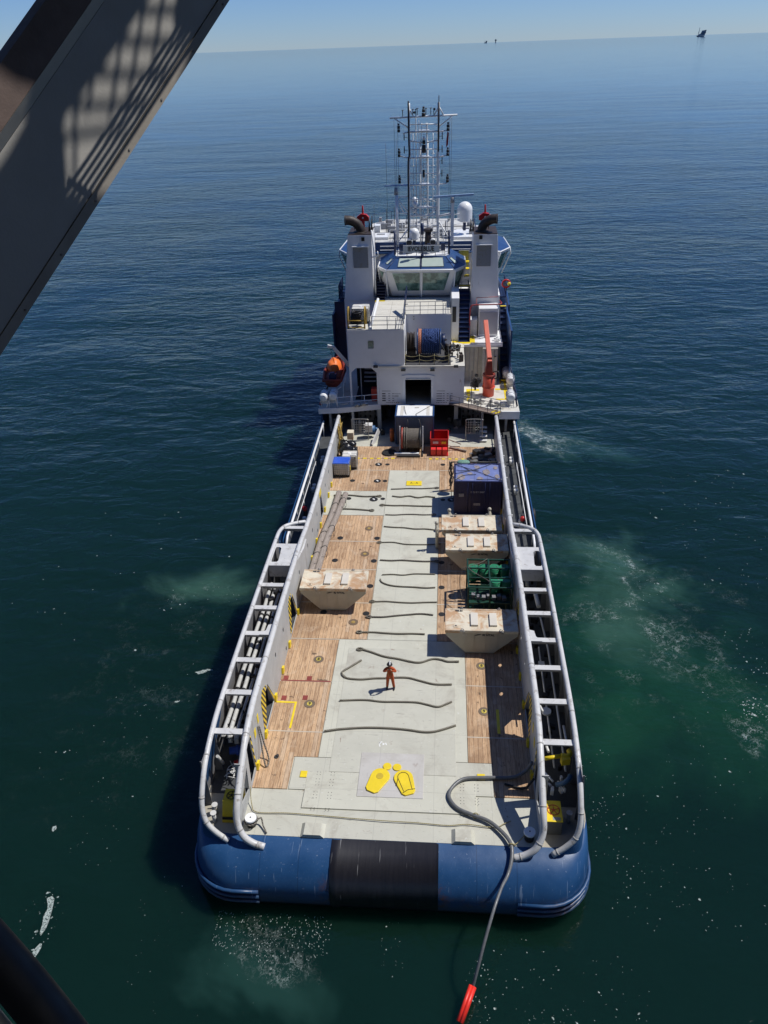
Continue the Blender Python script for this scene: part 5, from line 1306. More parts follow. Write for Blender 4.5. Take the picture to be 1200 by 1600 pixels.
for z in [17.9+.28*k for k in range(23)]: m.cyl((.06, MY+.1, z), (.45, MY+.1, z), .014, n=5)
for z in (18.2, 18.7, 20.3, 21.1): m.cyl((-1.1, MY+.1, z), (1.4, MY+.1, z), .014, n=5)
m.build('mast_ladder', GREYRAIL, mst)
m = MB()
for x in (.0, .36):
    m.cyl((x-.08*(1 if x < .1 else -1), MY+.05, 22.9), (x, MY+.05, 24.4), .03, n=5); m.cyl((x-.08*(1 if x < .1 else -1), MY+.05, 21.0), (x, MY+.05, 22.4), .03, n=5)
m.parts('mast_trellis', WHITE2, mst)
m = MB()
for z in (15.6, 16.2, 18.4, 20.5, 22.4, 24.3): m.cyl((-1.12, MY+.02, z), (1.40, MY+.02, z), .045, n=6)
for z in (17.72, 19.62, 21.8, 23.8): m.bx(-.25, .62, MY-.2, MY+.55, z, z+.05)
for x_ in (-.75, .95):
    for k in range(9): m.cyl((x_-.14, MY+.12, 15.4+k*.95), (x_+.14, MY+.12, 15.4+k*.95), .03, n=5)
    m.cyl((x_, MY+.12, 14.8), (x_, MY+.12, 23.6), .03, n=6)
for x in (-.15, .5): m.cyl((x, MY+.35, 14.6), (x, MY+.35, 23.0), .05, n=6)
for k in range(15):
    z = 14.8+k*.55; a, b = (-.15, .5) if k % 2 else (.5, -.15); m.cyl((a, MY+.35, z), (b, MY+.35, z+.55), .022, n=5)
for x in (-1.15, 1.4):
    for k in range(16): m.cyl((x-.02, MY+.1, 15.2+k*.6), (x+(.22 if x < 0 else -.22), MY+.1, 15.2+k*.6), .022, n=5)
m.build('mast_lattice', WHITE2, mst)
m = MB(); m.cyl((-.9, MY, 17.1), (-.9, MY, 17.75), .03, n=6); m.sph((-.62, MY, 18.0), .22, 14, 8); m.sph((-.62, MY, 17.5), .12, 10, 6); m.build('small_dome', WHITE2, mst)
m = MB(); m.cyl((.55, 70.2, 14.4), (.55, 70.2, 15.9), .34, .26, 14); m.cyl((.55, 70.2, 15.9), (.55, 70.2, 16.1), .4, .4, 14); m.build('mast_pedestal', BROWN, ship)
m = MB(); m.cyl((.17, MY-.05, 22.15), (.17, MY-.05, 22.75), .17, n=12); m.cyl((.17, MY-.05, 22.8), (.17, MY-.05, 23.1), .14, n=12); m.cyl((.15, MY, 20.2), (.15, MY, 20.8), .10, n=10); fl_ = m.parts('mast_lantern', BLKPAINT, mst)
m = MB(); m.cyl((.17, MY-.05, 23.12), (.17, MY-.05, 23.4), .12, .10, 12); m.build('lantern_cap', WHITE2, fl_)
m = MB()
for x, z in ((-1.6, 25.0), (-.75, 25.05), (-.5, 25.05), (-.38, 25.1), (.75, 25.1), (1.0, 25.05), (.35, 25.1)):
    m.cyl((x, MY, z-.1), (x, MY, z+.4), .03, n=6); m.cyl((x-.07, MY, z+.38), (x+.1, MY, z+.40), .03, n=5)
m.cyl((-1.1, MY, 25.8), (-1.1, MY, 26.05), .07, n=8); m.cyl((1.42, MY, 25.8), (1.42, MY, 26.4), .035, n=6); m.sph((-.62, MY, 25.2), .1, 8, 6); m.sph((1.05, MY, 25.4), .1, 8, 6)
m.parts('weather_sensor', BLKPAINT, mst)
m = MB(); m.add([(2.15, MY-.05, 23.75), (2.28, MY-.05, 23.6), (2.22, MY-.02, 22.7), (2.05, MY-.05, 22.5), (2.06, MY, 23.0)], [(0, 1, 2, 3, 4)]); 
m.build('red_flag', paint('flag_red', (.30, .02, .025), .7), mst)
m = MB()
for x, za, zb in ((-2.35, 16, 24.8), (-2.05, 16.5, 24.6), (-3.1, 15.2, 22.9), (-2.2, 14.6, 23.3), (2.35, 16.5, 24.8), (2.5, 15.5, 24.7), (-5.4, 14.4, 17.6), (-4.3, 14.6, 18.0)): m.cyl((x, MY+.3, za), (x, MY+.3, zb), .014, n=5)
m.parts('whip_antenna', DARK, mst)
# radar posts with trusses and scanners
m = MB()
m.cyl((-2.2, MY-.6, 14.6), (-2.2, MY-.6, 18.9), .13, n=10); m.cyl((-2.2, MY-.6, 17.5), (-1.2, MY, 17.2), .06, n=6); m.cyl((-2.2, MY-.6, 18.7), (-1.2, MY, 18.7), .05, n=6); m.cyl((-2.1, MY-.6, 18.6), (-1.2, MY, 17.3), .05, n=6); m.cyl((-2.2, MY-.6, 18.5), (-1.6, MY, 17.3), .05, n=6); m.cyl((-1.2, MY, 16.0), (-2.2, MY-.6, 14.9), .05, n=6)
m.box((2.68, MY-.6, 16.4), (.26, .26, 3.6)); m.cyl((2.65, MY-.6, 17.3), (1.4, MY, 17.0), .09, n=8); m.cyl((1.45, MY, 16.6), (2.6, MY-.6, 14.9), .06, n=6)
for k in range(5): m.cyl((2.8, MY-.6, 15.5+k*.42), (3.3, MY-.4, 15.6+k*.42), .025, n=5)
rp_ = m.parts('radar_post', WHITE2, ship)
m = MB(); m.box((-2.25, MY-.3, 19.62), (2.0, .16, .11)); m.box((2.75, MY-.6, 18.75), (3.5, .18, .16), 0, 0, -.045); m.parts('radar_scanner', LBLUE, rp_)
m = MB(); m.cyl((-2.25, MY-.5, 18.9), (-2.25, MY-.5, 19.5), .18, .14, 10); m.cyl((2.66, MY-.6, 18.2), (2.66, MY-.6, 18.65), .2, .16, 10); m.parts('radar_motor', DUSKYW, rp_)
# --- deck crane starboard
cp = MB(); cp.cyl((5.8, 59.5, 4.8), (5.8, 59.5, 6.55), .48, .48, 20); cp.cyl((5.8, 59.5, 5.55), (5.8, 59.5, 5.62), .55, .55, 20)
cr = cp.build('deck_crane', ORANGE, ship)
m = MB(); m.cyl((5.8, 59.5, 6.55), (5.8, 59.5, 6.7), .55, .5, 20); m.hexa([(5.45, 59.1, 6.7), (6.1, 59.1, 6.7), (6.1, 59.9, 6.7), (5.45, 59.9, 6.7)], [(5.62, 59.4, 8.1), (5.98, 59.4, 8.1), (5.98, 59.9, 8.1), (5.62, 59.9, 8.1)])
m.build('crane_turret', DKRED, cr)
m = MB(); m.bar((5.80, 59.35, 7.75), (5.52, 62.7, 10.12), .36, .32); bo = m.build('crane_boom', paint('boom_salmon', (.75, .17, .10), .4, .06, 2, (.4, .1, .06), .25, 2), cr, bevel=.02)
m = MB()
for k in range(14): m.box((4.7+rr.uniform(-.2, .7), 60.0+rr.uniform(-.4, .4), 5.3+rr.uniform(0, 1.2)), (rr.uniform(.1, .5), rr.uniform(.1, .4), rr.uniform(.1, .5)), rr.uniform(0, 3))
m.tube(smooth_path([(6.1, 59.3, 6.9), (6.5, 59.2, 7.0), (6.6, 59.1, 6.6), (6.2, 59.1, 6.4)], 4), .05, 6); m.cyl((4.35, 58.4, 4.8), (4.35, 58.4, 7.4), .03, n=6)
m.parts('crane_winch', BLKPAINT, cr)
# davit arm port
m = MB(); m.bar((-5.9, 60.2, 7.2), (-7.05, 59.6, 9.0), .22, .3); m.bar((-7.05, 59.6, 9.0), (-7.5, 59.5, 9.15), .2, .22); m.build('davit_arm', WHITE, ship)
# safety cage gates
for x in (-4.65, 4.55):
    m = MB(); w, h = .66, 1.5; z0_ = 3.2
    m.tube(smooth_path([(x-w, 55.4, 2.62), (x-w, 55.4, 4.2), (x-w+.08, 55.4, 4.45), (x+w-.08, 55.4, 4.45), (x+w, 55.4, 4.2), (x+w, 55.4, 2.62)], 4), .035, 8)
    for k in range(1, 6): m.cyl((x-w, 55.4, 3.1+k*.22), (x+w, 55.4, 3.1+k*.22), .018, n=5)
    for k in range(1, 7): m.cyl((x-w+k*2*w/7, 55.4, 3.2), (x-w+k*2*w/7, 55.4, 4.45), .018, n=5)
    m.cyl((x, 55.4, 3.2), (x, 55.4, 4.45), .03, n=6); m.cyl((x-w, 55.4, 3.2), (x+w, 55.4, 3.2), .03, n=6)
    m.build('cage_gate', STEELM, ship)
m = MB(); m.bar((-3.6, 54.35, 2.62), (-3.15, 55.6, 3.4), .08, .5); m.bx(-4.3, -3.7, 55.6, 56.2, 3.2, 3.8); m.build('ramp_plate', PIPEW, ship)
m = MB(); m.cyl((-4.1, 56.0, 3.3), (-3.5, 56.0, 3.3), .3, n=14); m.cyl((-3.5, 56.0, 3.3), (-3.3, 56.0, 3.3), .15, n=12); m.build('blue_motor', paint('motor_blue', (.05, .14, .30), .5), ship)
m = MB()
for k in range(4): m.bx(5.0, 5.6, 55.0+k*.3, 55.3+k*.3, 2.7+k*.25, 2.76+k*.25)
m.build('boarding_steps', PIPEW, ship)
m = MB()
for k in range(30): 
    s_ = rr.choice((-1, 1)); m.box((s_*rr.uniform(2.3, 6.8), rr.uniform(56.4, 60.5), rr.uniform(2.7, 3.8)), (rr.uniform(.1, .6), rr.uniform(.1, .4), rr.uniform(.2, .8)), rr.uniform(0, 3))
m.parts('shelter_machinery', DARK, ship)

# ------------------------------------------------------------------ cargo on deck
ZD = 2.655
# dark blue freight container
c = thing('freight_container', (4.43, 45.2, ZD), 'dark blue steel freight container lashed with ropes against the starboard wall', 'container')
x0, x1, y0, y1, z1 = 2.84, 6.0, 43.95, 46.5, ZD+2.58
m = MB()
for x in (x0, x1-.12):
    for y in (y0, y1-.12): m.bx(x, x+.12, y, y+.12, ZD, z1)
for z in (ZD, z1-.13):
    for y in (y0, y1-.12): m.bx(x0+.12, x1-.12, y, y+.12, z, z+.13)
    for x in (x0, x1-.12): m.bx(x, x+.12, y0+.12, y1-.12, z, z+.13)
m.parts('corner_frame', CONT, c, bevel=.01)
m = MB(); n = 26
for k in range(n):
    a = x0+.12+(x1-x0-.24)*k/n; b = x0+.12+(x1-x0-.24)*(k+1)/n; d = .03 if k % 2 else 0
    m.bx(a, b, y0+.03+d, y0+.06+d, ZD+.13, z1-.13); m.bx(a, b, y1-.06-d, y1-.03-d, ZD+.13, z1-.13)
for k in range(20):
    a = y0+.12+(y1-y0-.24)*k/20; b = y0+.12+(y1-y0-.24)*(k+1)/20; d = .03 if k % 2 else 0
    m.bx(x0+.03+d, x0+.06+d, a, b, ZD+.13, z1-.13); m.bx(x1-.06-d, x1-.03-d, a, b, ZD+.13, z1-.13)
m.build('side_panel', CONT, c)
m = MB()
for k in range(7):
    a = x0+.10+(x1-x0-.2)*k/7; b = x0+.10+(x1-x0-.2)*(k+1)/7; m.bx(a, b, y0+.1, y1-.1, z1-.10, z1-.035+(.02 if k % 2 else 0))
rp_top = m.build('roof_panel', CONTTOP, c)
m = MB(); rr = random.Random(4); pd = paint('roof_wear', (.28, .24, .24), .8, .25, 5, (.36, .35, .42), .4, 5)
for cx, cy, rx_, ry_ in ((3.3, 44.6, .3, .42), (4.4, 46.0, .2, .24), (5.0, 45.3, .26, .42), (5.65, 45.9, .16, .26), (5.7, 44.7, .17, .3), (4.55, 44.4, .2, .24), (3.9, 45.1, .2, .15)):
    m.add([(cx+rx_*cos(t)*rr.uniform(.8, 1.1), cy+ry_*sin(t)*rr.uniform(.8, 1.1), z1-.010) for t in [2*pi*i/14 for i in range(14)]], [tuple(range(14))])
m.build('roof_worn_patch', pd, rp_top, fix=False)
m = MB(); rr = random.Random(12)
for a, b, q in (((2.9, 46.3), (5.9, 44.1), .3), ((2.9, 45.0), (5.4, 46.4), .2), ((3.0, 45.5), (4.5, 45.5), .4), ((2.95, 44.2), (4.3, 44.9), .3), ((4.3, 44.2), (5.9, 44.2), .1), ((3.1, 46.2), (3.9, 45.4), .2)):
    mid = ((a[0]+b[0])/2+rr.uniform(-q, q), (a[1]+b[1])/2+rr.uniform(-q, q)); m.tube(smooth_path([(a[0], a[1], z1+.02), (mid[0], mid[1], z1+.03), (b[0], b[1], z1+.02)], 8), .02, 5)
m.tube(smooth_path([(2.95, 46.2, z1+.02), (2.7, 46.2, z1-.3), (2.62, 46.3, z1-1.0), (2.7, 46.1, ZD+.1)], 5), .025, 5); m.tube(smooth_path([(2.9, 44.9, z1+.02), (2.74, 45, z1-.5), (2.6, 45.3, z1-1.4)], 5), .02, 5)
m.build('lashing_rope', DARK, c)
m = MB()
for x, y in ((x0+.1, y0+.1), (x1-.1, y0+.1), (x0+.1, y1-.1), (x1-.1, y1-.1)): m.tube([(x+.09*cos(t), y, z1+.06+.09*sin(t)) for t in [2*pi*i/12 for i in range(12)]], .02, 5, closed=True)
m.build('lifting_eye', STEELM, c)
m = MB(); m.bx(3.15, 3.5, y0-.004, y0+.01, 4.05, 4.3); m.bx(4.15, 4.6, y0-.004, y0+.01, ZD+.72, ZD+.92)
m.parts('door_placard', paint('placard', (.30, .30, .32), .6, .3, 14), c)
text('container_lettering', 'CCU 261 0427', .15, paint('lettering_grey', (.35, .35, .38), .6), c, (4.4, y0-.006, 4.42), AFT, .004)
m = MB()
for x in (3.75, 4.05, 4.9, 5.2): m.cyl((x, y0-.02, ZD+.1), (x, y0-.02, z1-.1), .022, n=6)
m.parts('lock_rod', CONT, c)
# frame with stanchions just forward of it
c = thing('stanchion_frame', (4.4, 47.3, ZD), 'dark steel pipe frame with rope hanging, standing behind the blue container', 'frame')
m = MB()
for x in (2.66, 4.5, 5.85): m.cyl((x, 47.4, ZD), (x, 47.4, ZD+2.2), .05, n=8)
m.cyl((2.66, 47.4, ZD+2.2), (5.85, 47.4, ZD+2.2), .05, n=8); m.cyl((2.66, 47.4, ZD+1.0), (5.85, 47.4, ZD+1.0), .04, n=8); m.build('pipe_frame', DARK, c)
m = MB()
for k in range(6): m.tube(smooth_path([(2.66+rr.uniform(-.15, .15), 47.3, ZD+2.3-j*.5) for j in range(5)], 4), .03, 5)
m.build('hanging_rope', ROPEG, c)
m = MB(); m.sph((3.5, 47.1, ZD+2.35), .34, 12, 6, (1.4, .9, .45)); tag(m.build('netting_bundle', paint('net_green', (.18, .33, .26), .9, .3, 12, bump=.6), None), 'pale green netting bundle lying on the frame behind the container', 'netting')
# gear heap forward of the container
c = thing('gear_pile', (5.1, 51.6, ZD), 'heap of grey metal gear on the deck beside the starboard wall', 'gear')
m = MB(); rr = random.Random(8)
for k in range(16): m.box((rr.uniform(4.3, 6.0), rr.uniform(50.9, 52.4), ZD+rr.uniform(.1, .45)), (rr.uniform(.2, .7), rr.uniform(.15, .6), rr.uniform(.1, .4)), rr.uniform(0, 3))
m.parts('metal_parts', STEELM, c)
m = MB(); m.bx(3.9, 4.9, 51.3, 51.9, ZD, ZD+.2)
for k in range(12): m.box((rr.uniform(4.6, 6.0), rr.uniform(50.8, 52.8), ZD+rr.uniform(.1, .7)), (rr.uniform(.1, .5), rr.uniform(.1, .5), rr.uniform(.1, .3)), rr.uniform(0, 3))
m.parts('dark_parts', DARK, c)

# ---- waste skips: tapering body, flat lid with two raised hatches
def make_skip():
    r = thing('waste_skip', (0, 0, 0), None, 'skip', 'cream waste skips lashed on the deck')
    L, Wd, H = 3.70, 1.74, 1.60
    m = MB(); hw = Wd/2
    out = [(-L/2, H-.16), (-L/2, H-.34), (-.82, .12), (.70, .12), (L/2, H-.34), (L/2, H-.16)]
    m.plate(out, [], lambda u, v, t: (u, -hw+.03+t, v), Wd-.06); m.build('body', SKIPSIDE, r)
    m = MB(); m.bx(-.80, .68, -hw+.1, hw-.1, 0, .12)
    for x in (-.42, .18): m.bx(x, x+.05, -hw, -hw+.03, .16, H-.18)
    for x in (-.85, .78): m.bx(x, x+.05, -hw, -hw+.03, .30, H-.18)
    m.bx(-.9, -.85, -hw, -hw+.03, .3, H-.2); m.parts('rib', SKIPSIDE, r)
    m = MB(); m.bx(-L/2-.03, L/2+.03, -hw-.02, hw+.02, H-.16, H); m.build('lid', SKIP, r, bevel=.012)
    m = MB()
    for x0_, x1_, y0_, y1_ in ((-L/2-.02, L/2+.02, -hw-.01, -hw+.07), (-L/2-.02, L/2+.02, hw-.07, hw+.01), (-L/2-.02, -L/2+.25, -hw+.08, hw-.08), (L/2-.25, L/2+.02, -hw+.08, hw-.08)): m.bx(x0_, x1_, y0_, y1_, H+.001, H+.022)
    m.parts('lid_edge', SKIP, r)
    for x in (-.36, .62):
        m = MB(); m.bx(x-.19, x+.19, -.52, .48, H, H+.11); m.build('hatch', paint('hatch_cream', (.64, .60, .52), .5, .04, 2), r, bevel=.01)
    m = MB(); m.bx(-1.45, -1.2, -.62, -.42, H, H+.03); m.build('small_hatch', SKIP, r)
    m = MB(); m.bx(-1.37, -1.28, -.56, -.48, H+.03, H+.036); m.build('small_hatch_hole', DARK, r)
    for x in (-1.0, .98):
        for y in (-hw, hw):
            m = MB(); m.tube([(x+.07*cos(t), y, H+.05+.07*sin(t)) for t in [2*pi*i/10 for i in range(10)]], .022, 5, closed=True); m.bx(x-.1, x+.1, y-.05, y+.05, H-.1, H+.02)
            m.tube([(x+.08+.06*cos(t), y-.06, H-.08+.08*sin(t)) for t in [2*pi*i/10 for i in range(10)]], .018, 5, closed=True)
            m.build('lifting_shackle', STEELM, r)
    st = paint('stencil_black', (.04, .04, .05), .6)
    text('stencil_lettering', 'RENTAL', .17, st, r, (.35, -hw+.022, H-.30), AFT, .004); text('lid_number', '352 04', .14, st, r, (-1.15, hw-.17, H+.024), FLAT, .003)
    m = MB(); m.bx(-.98, -.72, -hw+.015, -hw+.028, H-.40, H-.24); m.build('maker_plate', paint('placard_pale', (.52, .5, .44), .5, .2, 20), r)
    m = MB(); m.tube([(-.35, -hw+.02, H-.34), (-.2, -hw+.02, H-.27), (-.02, -hw+.02, H-.25), (-.2, -hw+.02, H-.31), (-.35, -hw+.02, H-.34)], .012, 4); m.build('stencil_mark', st, r)
    return r
sk = make_skip()
spots = [(-4.02, 34.22, 'cream waste skip on its own beside the port wall'), (4.14, 30.92, 'rust streaked cream waste skip on the starboard side, aft of the green rack'),
         (4.15, 38.2, 'cream waste skip standing directly forward of the green drum rack'), (3.9, 40.4, 'cream waste skip between the dark blue container and another skip')]
for i, (x, y, lb) in enumerate(spots):
    o_ = sk if i == 0 else copy_tree(sk)
    o_.location = (x, y, ZD); o_['label'] = lb
# posts lashed round the forward skips
for i, (x, y, h, lb) in enumerate(((2.55, 42.0, 1.5, 'pale post standing at the far left corner of the forward skip'), (5.15, 42.0, 1.6, 'pale post standing between the blue container and skip lid'), (1.75, 39.8, 1.9, 'leaning pale post at the inboard end of the forward skips'))):
    m = MB(); m.cyl((x, y, ZD), (x-.04, y+.05, ZD+h), .10, .09, 10); m.sph((x-.04, y+.05, ZD+h), .13, 10, 6)
    m.tube([(x+.12*cos(t), y+.12*sin(t), ZD+h*.8) for t in [2*pi*i_/10 for i_ in range(10)]], .03, 5, closed=True)
    tag(m.build('deck_post', SKIPSIDE, None, loc=(x, y, ZD)), lb, 'post', 'short posts by the forward skips')

# ---- green rack full of drums
r = thing('drum_rack', (4.7, 34.3, ZD), 'dark green steel rack frame carrying green drums between two cream skips', 'rack')
X0, X1, Y0, Y1, ZT = 3.48, 5.95, 33.0, 35.72, ZD+2.15
m = MB()
for x in (X0, (X0+X1)/2-.05, X1-.09):
    for y in (Y0, Y1-.09): m.bx(x, x+.09, y, y+.09, ZD, ZT)
    m.bx(x, x+.09, Y0+.09, Y1-.09, ZT-.09, ZT); m.bx(x, x+.09, Y0+.09, Y1-.09, ZD, ZD+.12)
for z in (ZD, ZD+1.0, ZT-.09):
    for y in (Y0, Y1-.09): m.bx(X0+.002, X1-.002, y+.003, y+.087, z+.002, z+.088)
for y in (Y0+.9, Y0+1.8): m.bx(X0+.003, X1-.003, y, y+.07, ZT-.085, ZT-.005)
m.build('rack_frame', GREEN, r, bevel=.008)
m = MB(); m.bx(X0+.05, X1-.05, Y0+.05, Y1-.05, ZD+.12, ZD+.16)
for x in (X0+.3, X0+.9, X0+1.5, X0+2.1): m.bx(x, x+.05, Y0+.02, Y0+.05, ZD+.12, ZD+1.0)
m.build('rack_floor', GREEN, r)
m = MB()
for k in range(9): m.bx(X0+.1, X1-.1, Y0+.12+k*.29, Y0+.30+k*.29, ZD+.98, ZD+1.02)
m.build('rack_shelf', GREEN, r)
m = MB(); rr = random.Random(77)
for k in range(7): m.box((X0+.35+.28*k, Y0+.35+rr.uniform(0, .3), ZD+1.15), (.2, .25, .22), rr.uniform(-.2, .2))
for k in range(8): m.bx(X0+.2+k*.27, X0+.38+k*.27, Y0+.1, Y0+.14, ZD+.3, ZD+.6)
m.build('small_canisters', GREYPLAS, r)
def drum(x, y, z, nm='drum'):
    t = thing('steel_drum', (x, y, z), None, 'drum', 'green drums packed in the rack')
    m = MB(); m.cyl((x, y, z), (x, y, z+.86), .285, n=22)
    for q in (.02, .30, .58, .85): m.tube([(x+.292*cos(a), y+.292*sin(a), z+q) for a in [2*pi*i/22 for i in range(22)]], .014, 5, closed=True)
    m.build('shell', DRUM, t); m = MB(); m.disc((x+.15, y+.05, z+.86), .035, .02, 8); m.disc((x-.15, y-.05, z+.86), .025, .02, 8); m.build('bung', STEELM, t)
    return t
d0 = drum(3.86, 35.25, ZD+1.05)
dl = []
for k, (x, y, z) in enumerate([(3.86, 35.25, 1.05), (4.46, 35.25, 1.05), (5.05, 35.25, 1.05), (5.62, 35.25, 1.05), (5.05, 34.0, 1.05), (5.62, 34.1, 1.05)]):
    o_ = d0 if k == 0 else copy_tree(d0); o_.location = (x, y, ZD+z); dl.append(o_)
lbs = ['green drum at the inboard end of the upper row in the rack', 'second green drum from the inboard end of the upper rack row', 'third green drum of the upper rack row, just past the middle post', 'outboard green drum of the upper rack row, half in shade', 'green drum in the middle bay of the rack top, aft of the upper row', 'green drum in the shaded outboard corner of the rack top']
for o_, lb in zip(dl, lbs): o_['label'] = lb
m = MB(); m.tube(smooth_path([(4.65, 35.6, ZT+.08), (4.2, 35.2, ZT+.05), (3.6, 34.9, ZT+.03), (3.7, 34.5, ZT+.04), (4.3, 33.9, ZT+.03), (4.7, 33.5, ZT+.03)], 5), .02, 5); m.tube(smooth_path([(3.5, 34.9, ZT), (3.15, 34.9, ZT-.3), (3.1, 34.6, ZT-1.2), (3.3, 34.3, ZD+.1)], 5), .018, 5)
m.build('sling', ROPEG, r)

# ---- white-topped blue box with cable drum in front
r = thing('reefer_box', (-.2, 55.8, ZD), 'blue sided box container with a white roof standing in front of the dark doorway', 'container')
m = MB(); m.bx(-1.72, 1.30, 54.6, 56.85, ZD, ZD+2.3)
for k in range(12): m.bx(-1.6+k*.24, -1.5+k*.24, 54.57, 54.6, ZD+.15, ZD+2.15)
m.build('body', paint('box_slate', (.10, .13, .19), .5, .1, 1.5), r)
m = MB(); m.bx(-1.76, 1.34, 54.55, 54.68, ZD+2.3, ZD+2.46); m.bx(-1.76, 1.34, 56.77, 56.9, ZD+2.3, ZD+2.46); m.bx(-1.76, -1.64, 54.68, 56.77, ZD+2.3, ZD+2.46); m.bx(1.22, 1.34, 54.68, 56.77, ZD+2.3, ZD+2.46); m.bx(-1.76, -1.66, 54.55, 54.6, ZD, ZD+2.3); m.bx(1.24, 1.34, 54.55, 54.6, ZD, ZD+2.3)
m.parts('blue_frame', BLUE, r, bevel=.01)
m = MB(); m.bx(-1.62, 1.20, 54.70, 56.75, ZD+2.3, ZD+2.42); t_ = m.build('white_roof', WHITE2, r)
m = MB(); m.bx(-1.35, -1.1, 54.8, 56.6, ZD+2.421, ZD+2.43); m.bx(.72, .98, 54.8, 56.6, ZD+2.421, ZD+2.43); m.box((-.05, 56.3, ZD+2.44), (.35, .2, .03)); m.parts('roof_strip', PLASTIC, t_)
m = MB(); m.tube([(.95, 56.5, ZD+2.45), (-.1, 54.9, ZD+2.5), (-.15, 54.5, ZD+2.2)], .018, 5); m.tube(smooth_path([(-1.1, 56.5, ZD+2.48), (-.95, 55.4, ZD+2.5), (-.75, 54.5, ZD+2.2), (-.7, 54.45, ZD+1.5)], 5), .02, 5); m.tube(smooth_path([(-.1, 54.9, ZD+2.5), (.2, 54.4, ZD+2.1), (.3, 54.3, ZD+1.5)], 5), .018, 5); m.build('lifting_sling', ROPEG, r)
r = thing('wire_reel', (-.45, 53.5, ZD), 'steel reel wound with grey wire rope in front of the white-roofed box', 'reel')
m = MB()
for x in (-1.32, .48): m.bar((x, 53.2, ZD), (x, 53.7, ZD+2.0), .09, .12); m.bar((x, 54.3, ZD), (x, 53.6, ZD+1.3), .09, .10)
m.parts('reel_stand', WHITE2, r)
m = MB(); m.bx(-1.72, .2, 52.55, 52.75, ZD+.02, ZD+.20); m.build('front_beam', WHITE2, r, bevel=.01)
m = MB(); m.bx(-1.5, .3, 52.25, 52.45, ZD, ZD+.14); m.bx(-1.4, .5, 54.2, 54.4, ZD, ZD+.14); m.bx(-1.38, -1.28, 52.4, 54.2, ZD, ZD+.12); m.bx(.42, .52, 52.4, 54.2, ZD, ZD+.12); m.parts('reel_base', DARK, r)
m = MB(); m.cyl((-1.2, 53.6, ZD+1.0), (-1.08, 53.6, ZD+1.0), .86, n=30); m.build('red_flange', paint('flange_red', (.34, .06, .04), .5), r)
m = MB(); m.cyl((.22, 53.6, ZD+1.0), (.34, 53.6, ZD+1.0), .86, n=30); m.build('dark_flange', DARK, r)
m = MB(); m.cyl((-1.08, 53.6, ZD+1.0), (.22, 53.6, ZD+1.0), .76, n=30)
for k in range(24): m.tube([(-1.05+k*.053, 53.6+.765*cos(a), ZD+1.0+.765*sin(a)) for a in [2*pi*i/22 for i in range(22)]], .028, 5, closed=True)
for x in (-.95, -.78): m.tube([(x, 53.6+.84*cos(a), ZD+1.0+.84*sin(a)) for a in [2*pi*i/22 for i in range(22)]], .045, 6, closed=True)
m.build('wound_wire', paint('wire_brown', (.17, .15, .125), .8, .2, 6, bump=.5), r)
m = MB(); m.disc((-2.15, 53.0, ZD), .55, .05, 28); m.tube([(-2.15+.55*cos(a), 53+.55*sin(a), ZD+.06) for a in [2*pi*i/28 for i in range(28)]], .035, 6, closed=True)
tag(m.build('rubber_mat', BLACK, None, loc=(-2.15, 53, ZD)), 'round black rubber mat on the planks left of the wire reel', 'mat')
r = thing('red_basket', (1.8, 53.6, ZD), 'bright red open steel basket next to the wire reel', 'basket')
m = MB(); X0, X1, Y0, Y1, H = 1.08, 2.48, 53.1, 54.7, 1.2
for x in (X0, X1-.07):
    for y in (Y0, Y1-.07): m.bx(x, x+.07, y, y+.07, ZD, ZD+H)
m.bx(X0, X1, Y0-.03, Y0+.04, ZD+H-.07, ZD+H); m.bx(X0, X1, Y1-.04, Y1+.03, ZD+H-.07, ZD+H); m.bx(X0-.03, X0+.04, Y0+.04, Y1-.04, ZD+H-.07, ZD+H); m.bx(X1-.04, X1+.03, Y0+.04, Y1-.04, ZD+H-.07, ZD+H)
m.build('top_frame', RED, r, bevel=.008)
m = MB(); m.bx(X0+.02, X1-.02, Y0, Y0+.03, ZD+.1, ZD+H-.07); m.bx(X0+.02, X1-.02, Y1-.03, Y1, ZD+.1, ZD+H-.07); m.bx(X0, X0+.03, Y0+.03, Y1-.03, ZD+.1, ZD+H-.07); m.bx(X1-.03, X1, Y0+.03, Y1-.03, ZD+.1, ZD+H-.07); m.bx(X0, X1, Y0, Y1, ZD+.03, ZD+.1); m.build('sheet_side', RED, r)
m = MB()
for k in range(3): m.bx(X0+.05+k*.45, X0+.42+k*.45, 52.55, 53.0, ZD+.02, ZD+.55)
m.parts('front_box', paint('bright_red', (.75, .04, .04), .4, .05, 3), r, bevel=.015)
m = MB(); m.bx(X0, X1, 52.5, 53.08, ZD, ZD+.06); m.bx(1.9, 2.4, Y0-.02, Y0-.002, ZD+.75, ZD+1.0); m.build('front_tray', RED, r)
m = MB(); m.bx(1.95, 2.3, Y0-.035, Y0-.021, ZD+.78, ZD+.98); m.build('yellow_label', YEL, r)
m = MB(); m.bx(1.28, 1.7, Y0-.035, Y0-.005, ZD+.8, ZD+.98); m.build('white_label', PIPEW, r)
m = MB(); m.cyl((-2.05, 55.2, ZD), (-2.05, 55.1, ZD+1.0), .19, .17, 14); m.sph((-2.05, 55.1, ZD+1.0), .17, 12, 6)
tag(m.build('fender_buoy', paint('dull_orange', (.42, .10, .02), .5), None, loc=(-2.05, 55.2, ZD)), 'orange cylindrical fender leaning beside the blue sided box', 'fender')
m = MB(); m.bx(2.6, 3.4, 53.5, 53.58, ZD+.3, ZD+.36); m.bar((2.55, 54.6, ZD+.4), (3.5, 54.2, ZD+.2), .06); m.bar((2.6, 53.9, ZD+.05), (3.9, 53.2, ZD+.1), .14)
tag(m.build('timber_offcut', WORN, None), 'pale timber pieces lying beside the red basket', 'timber')

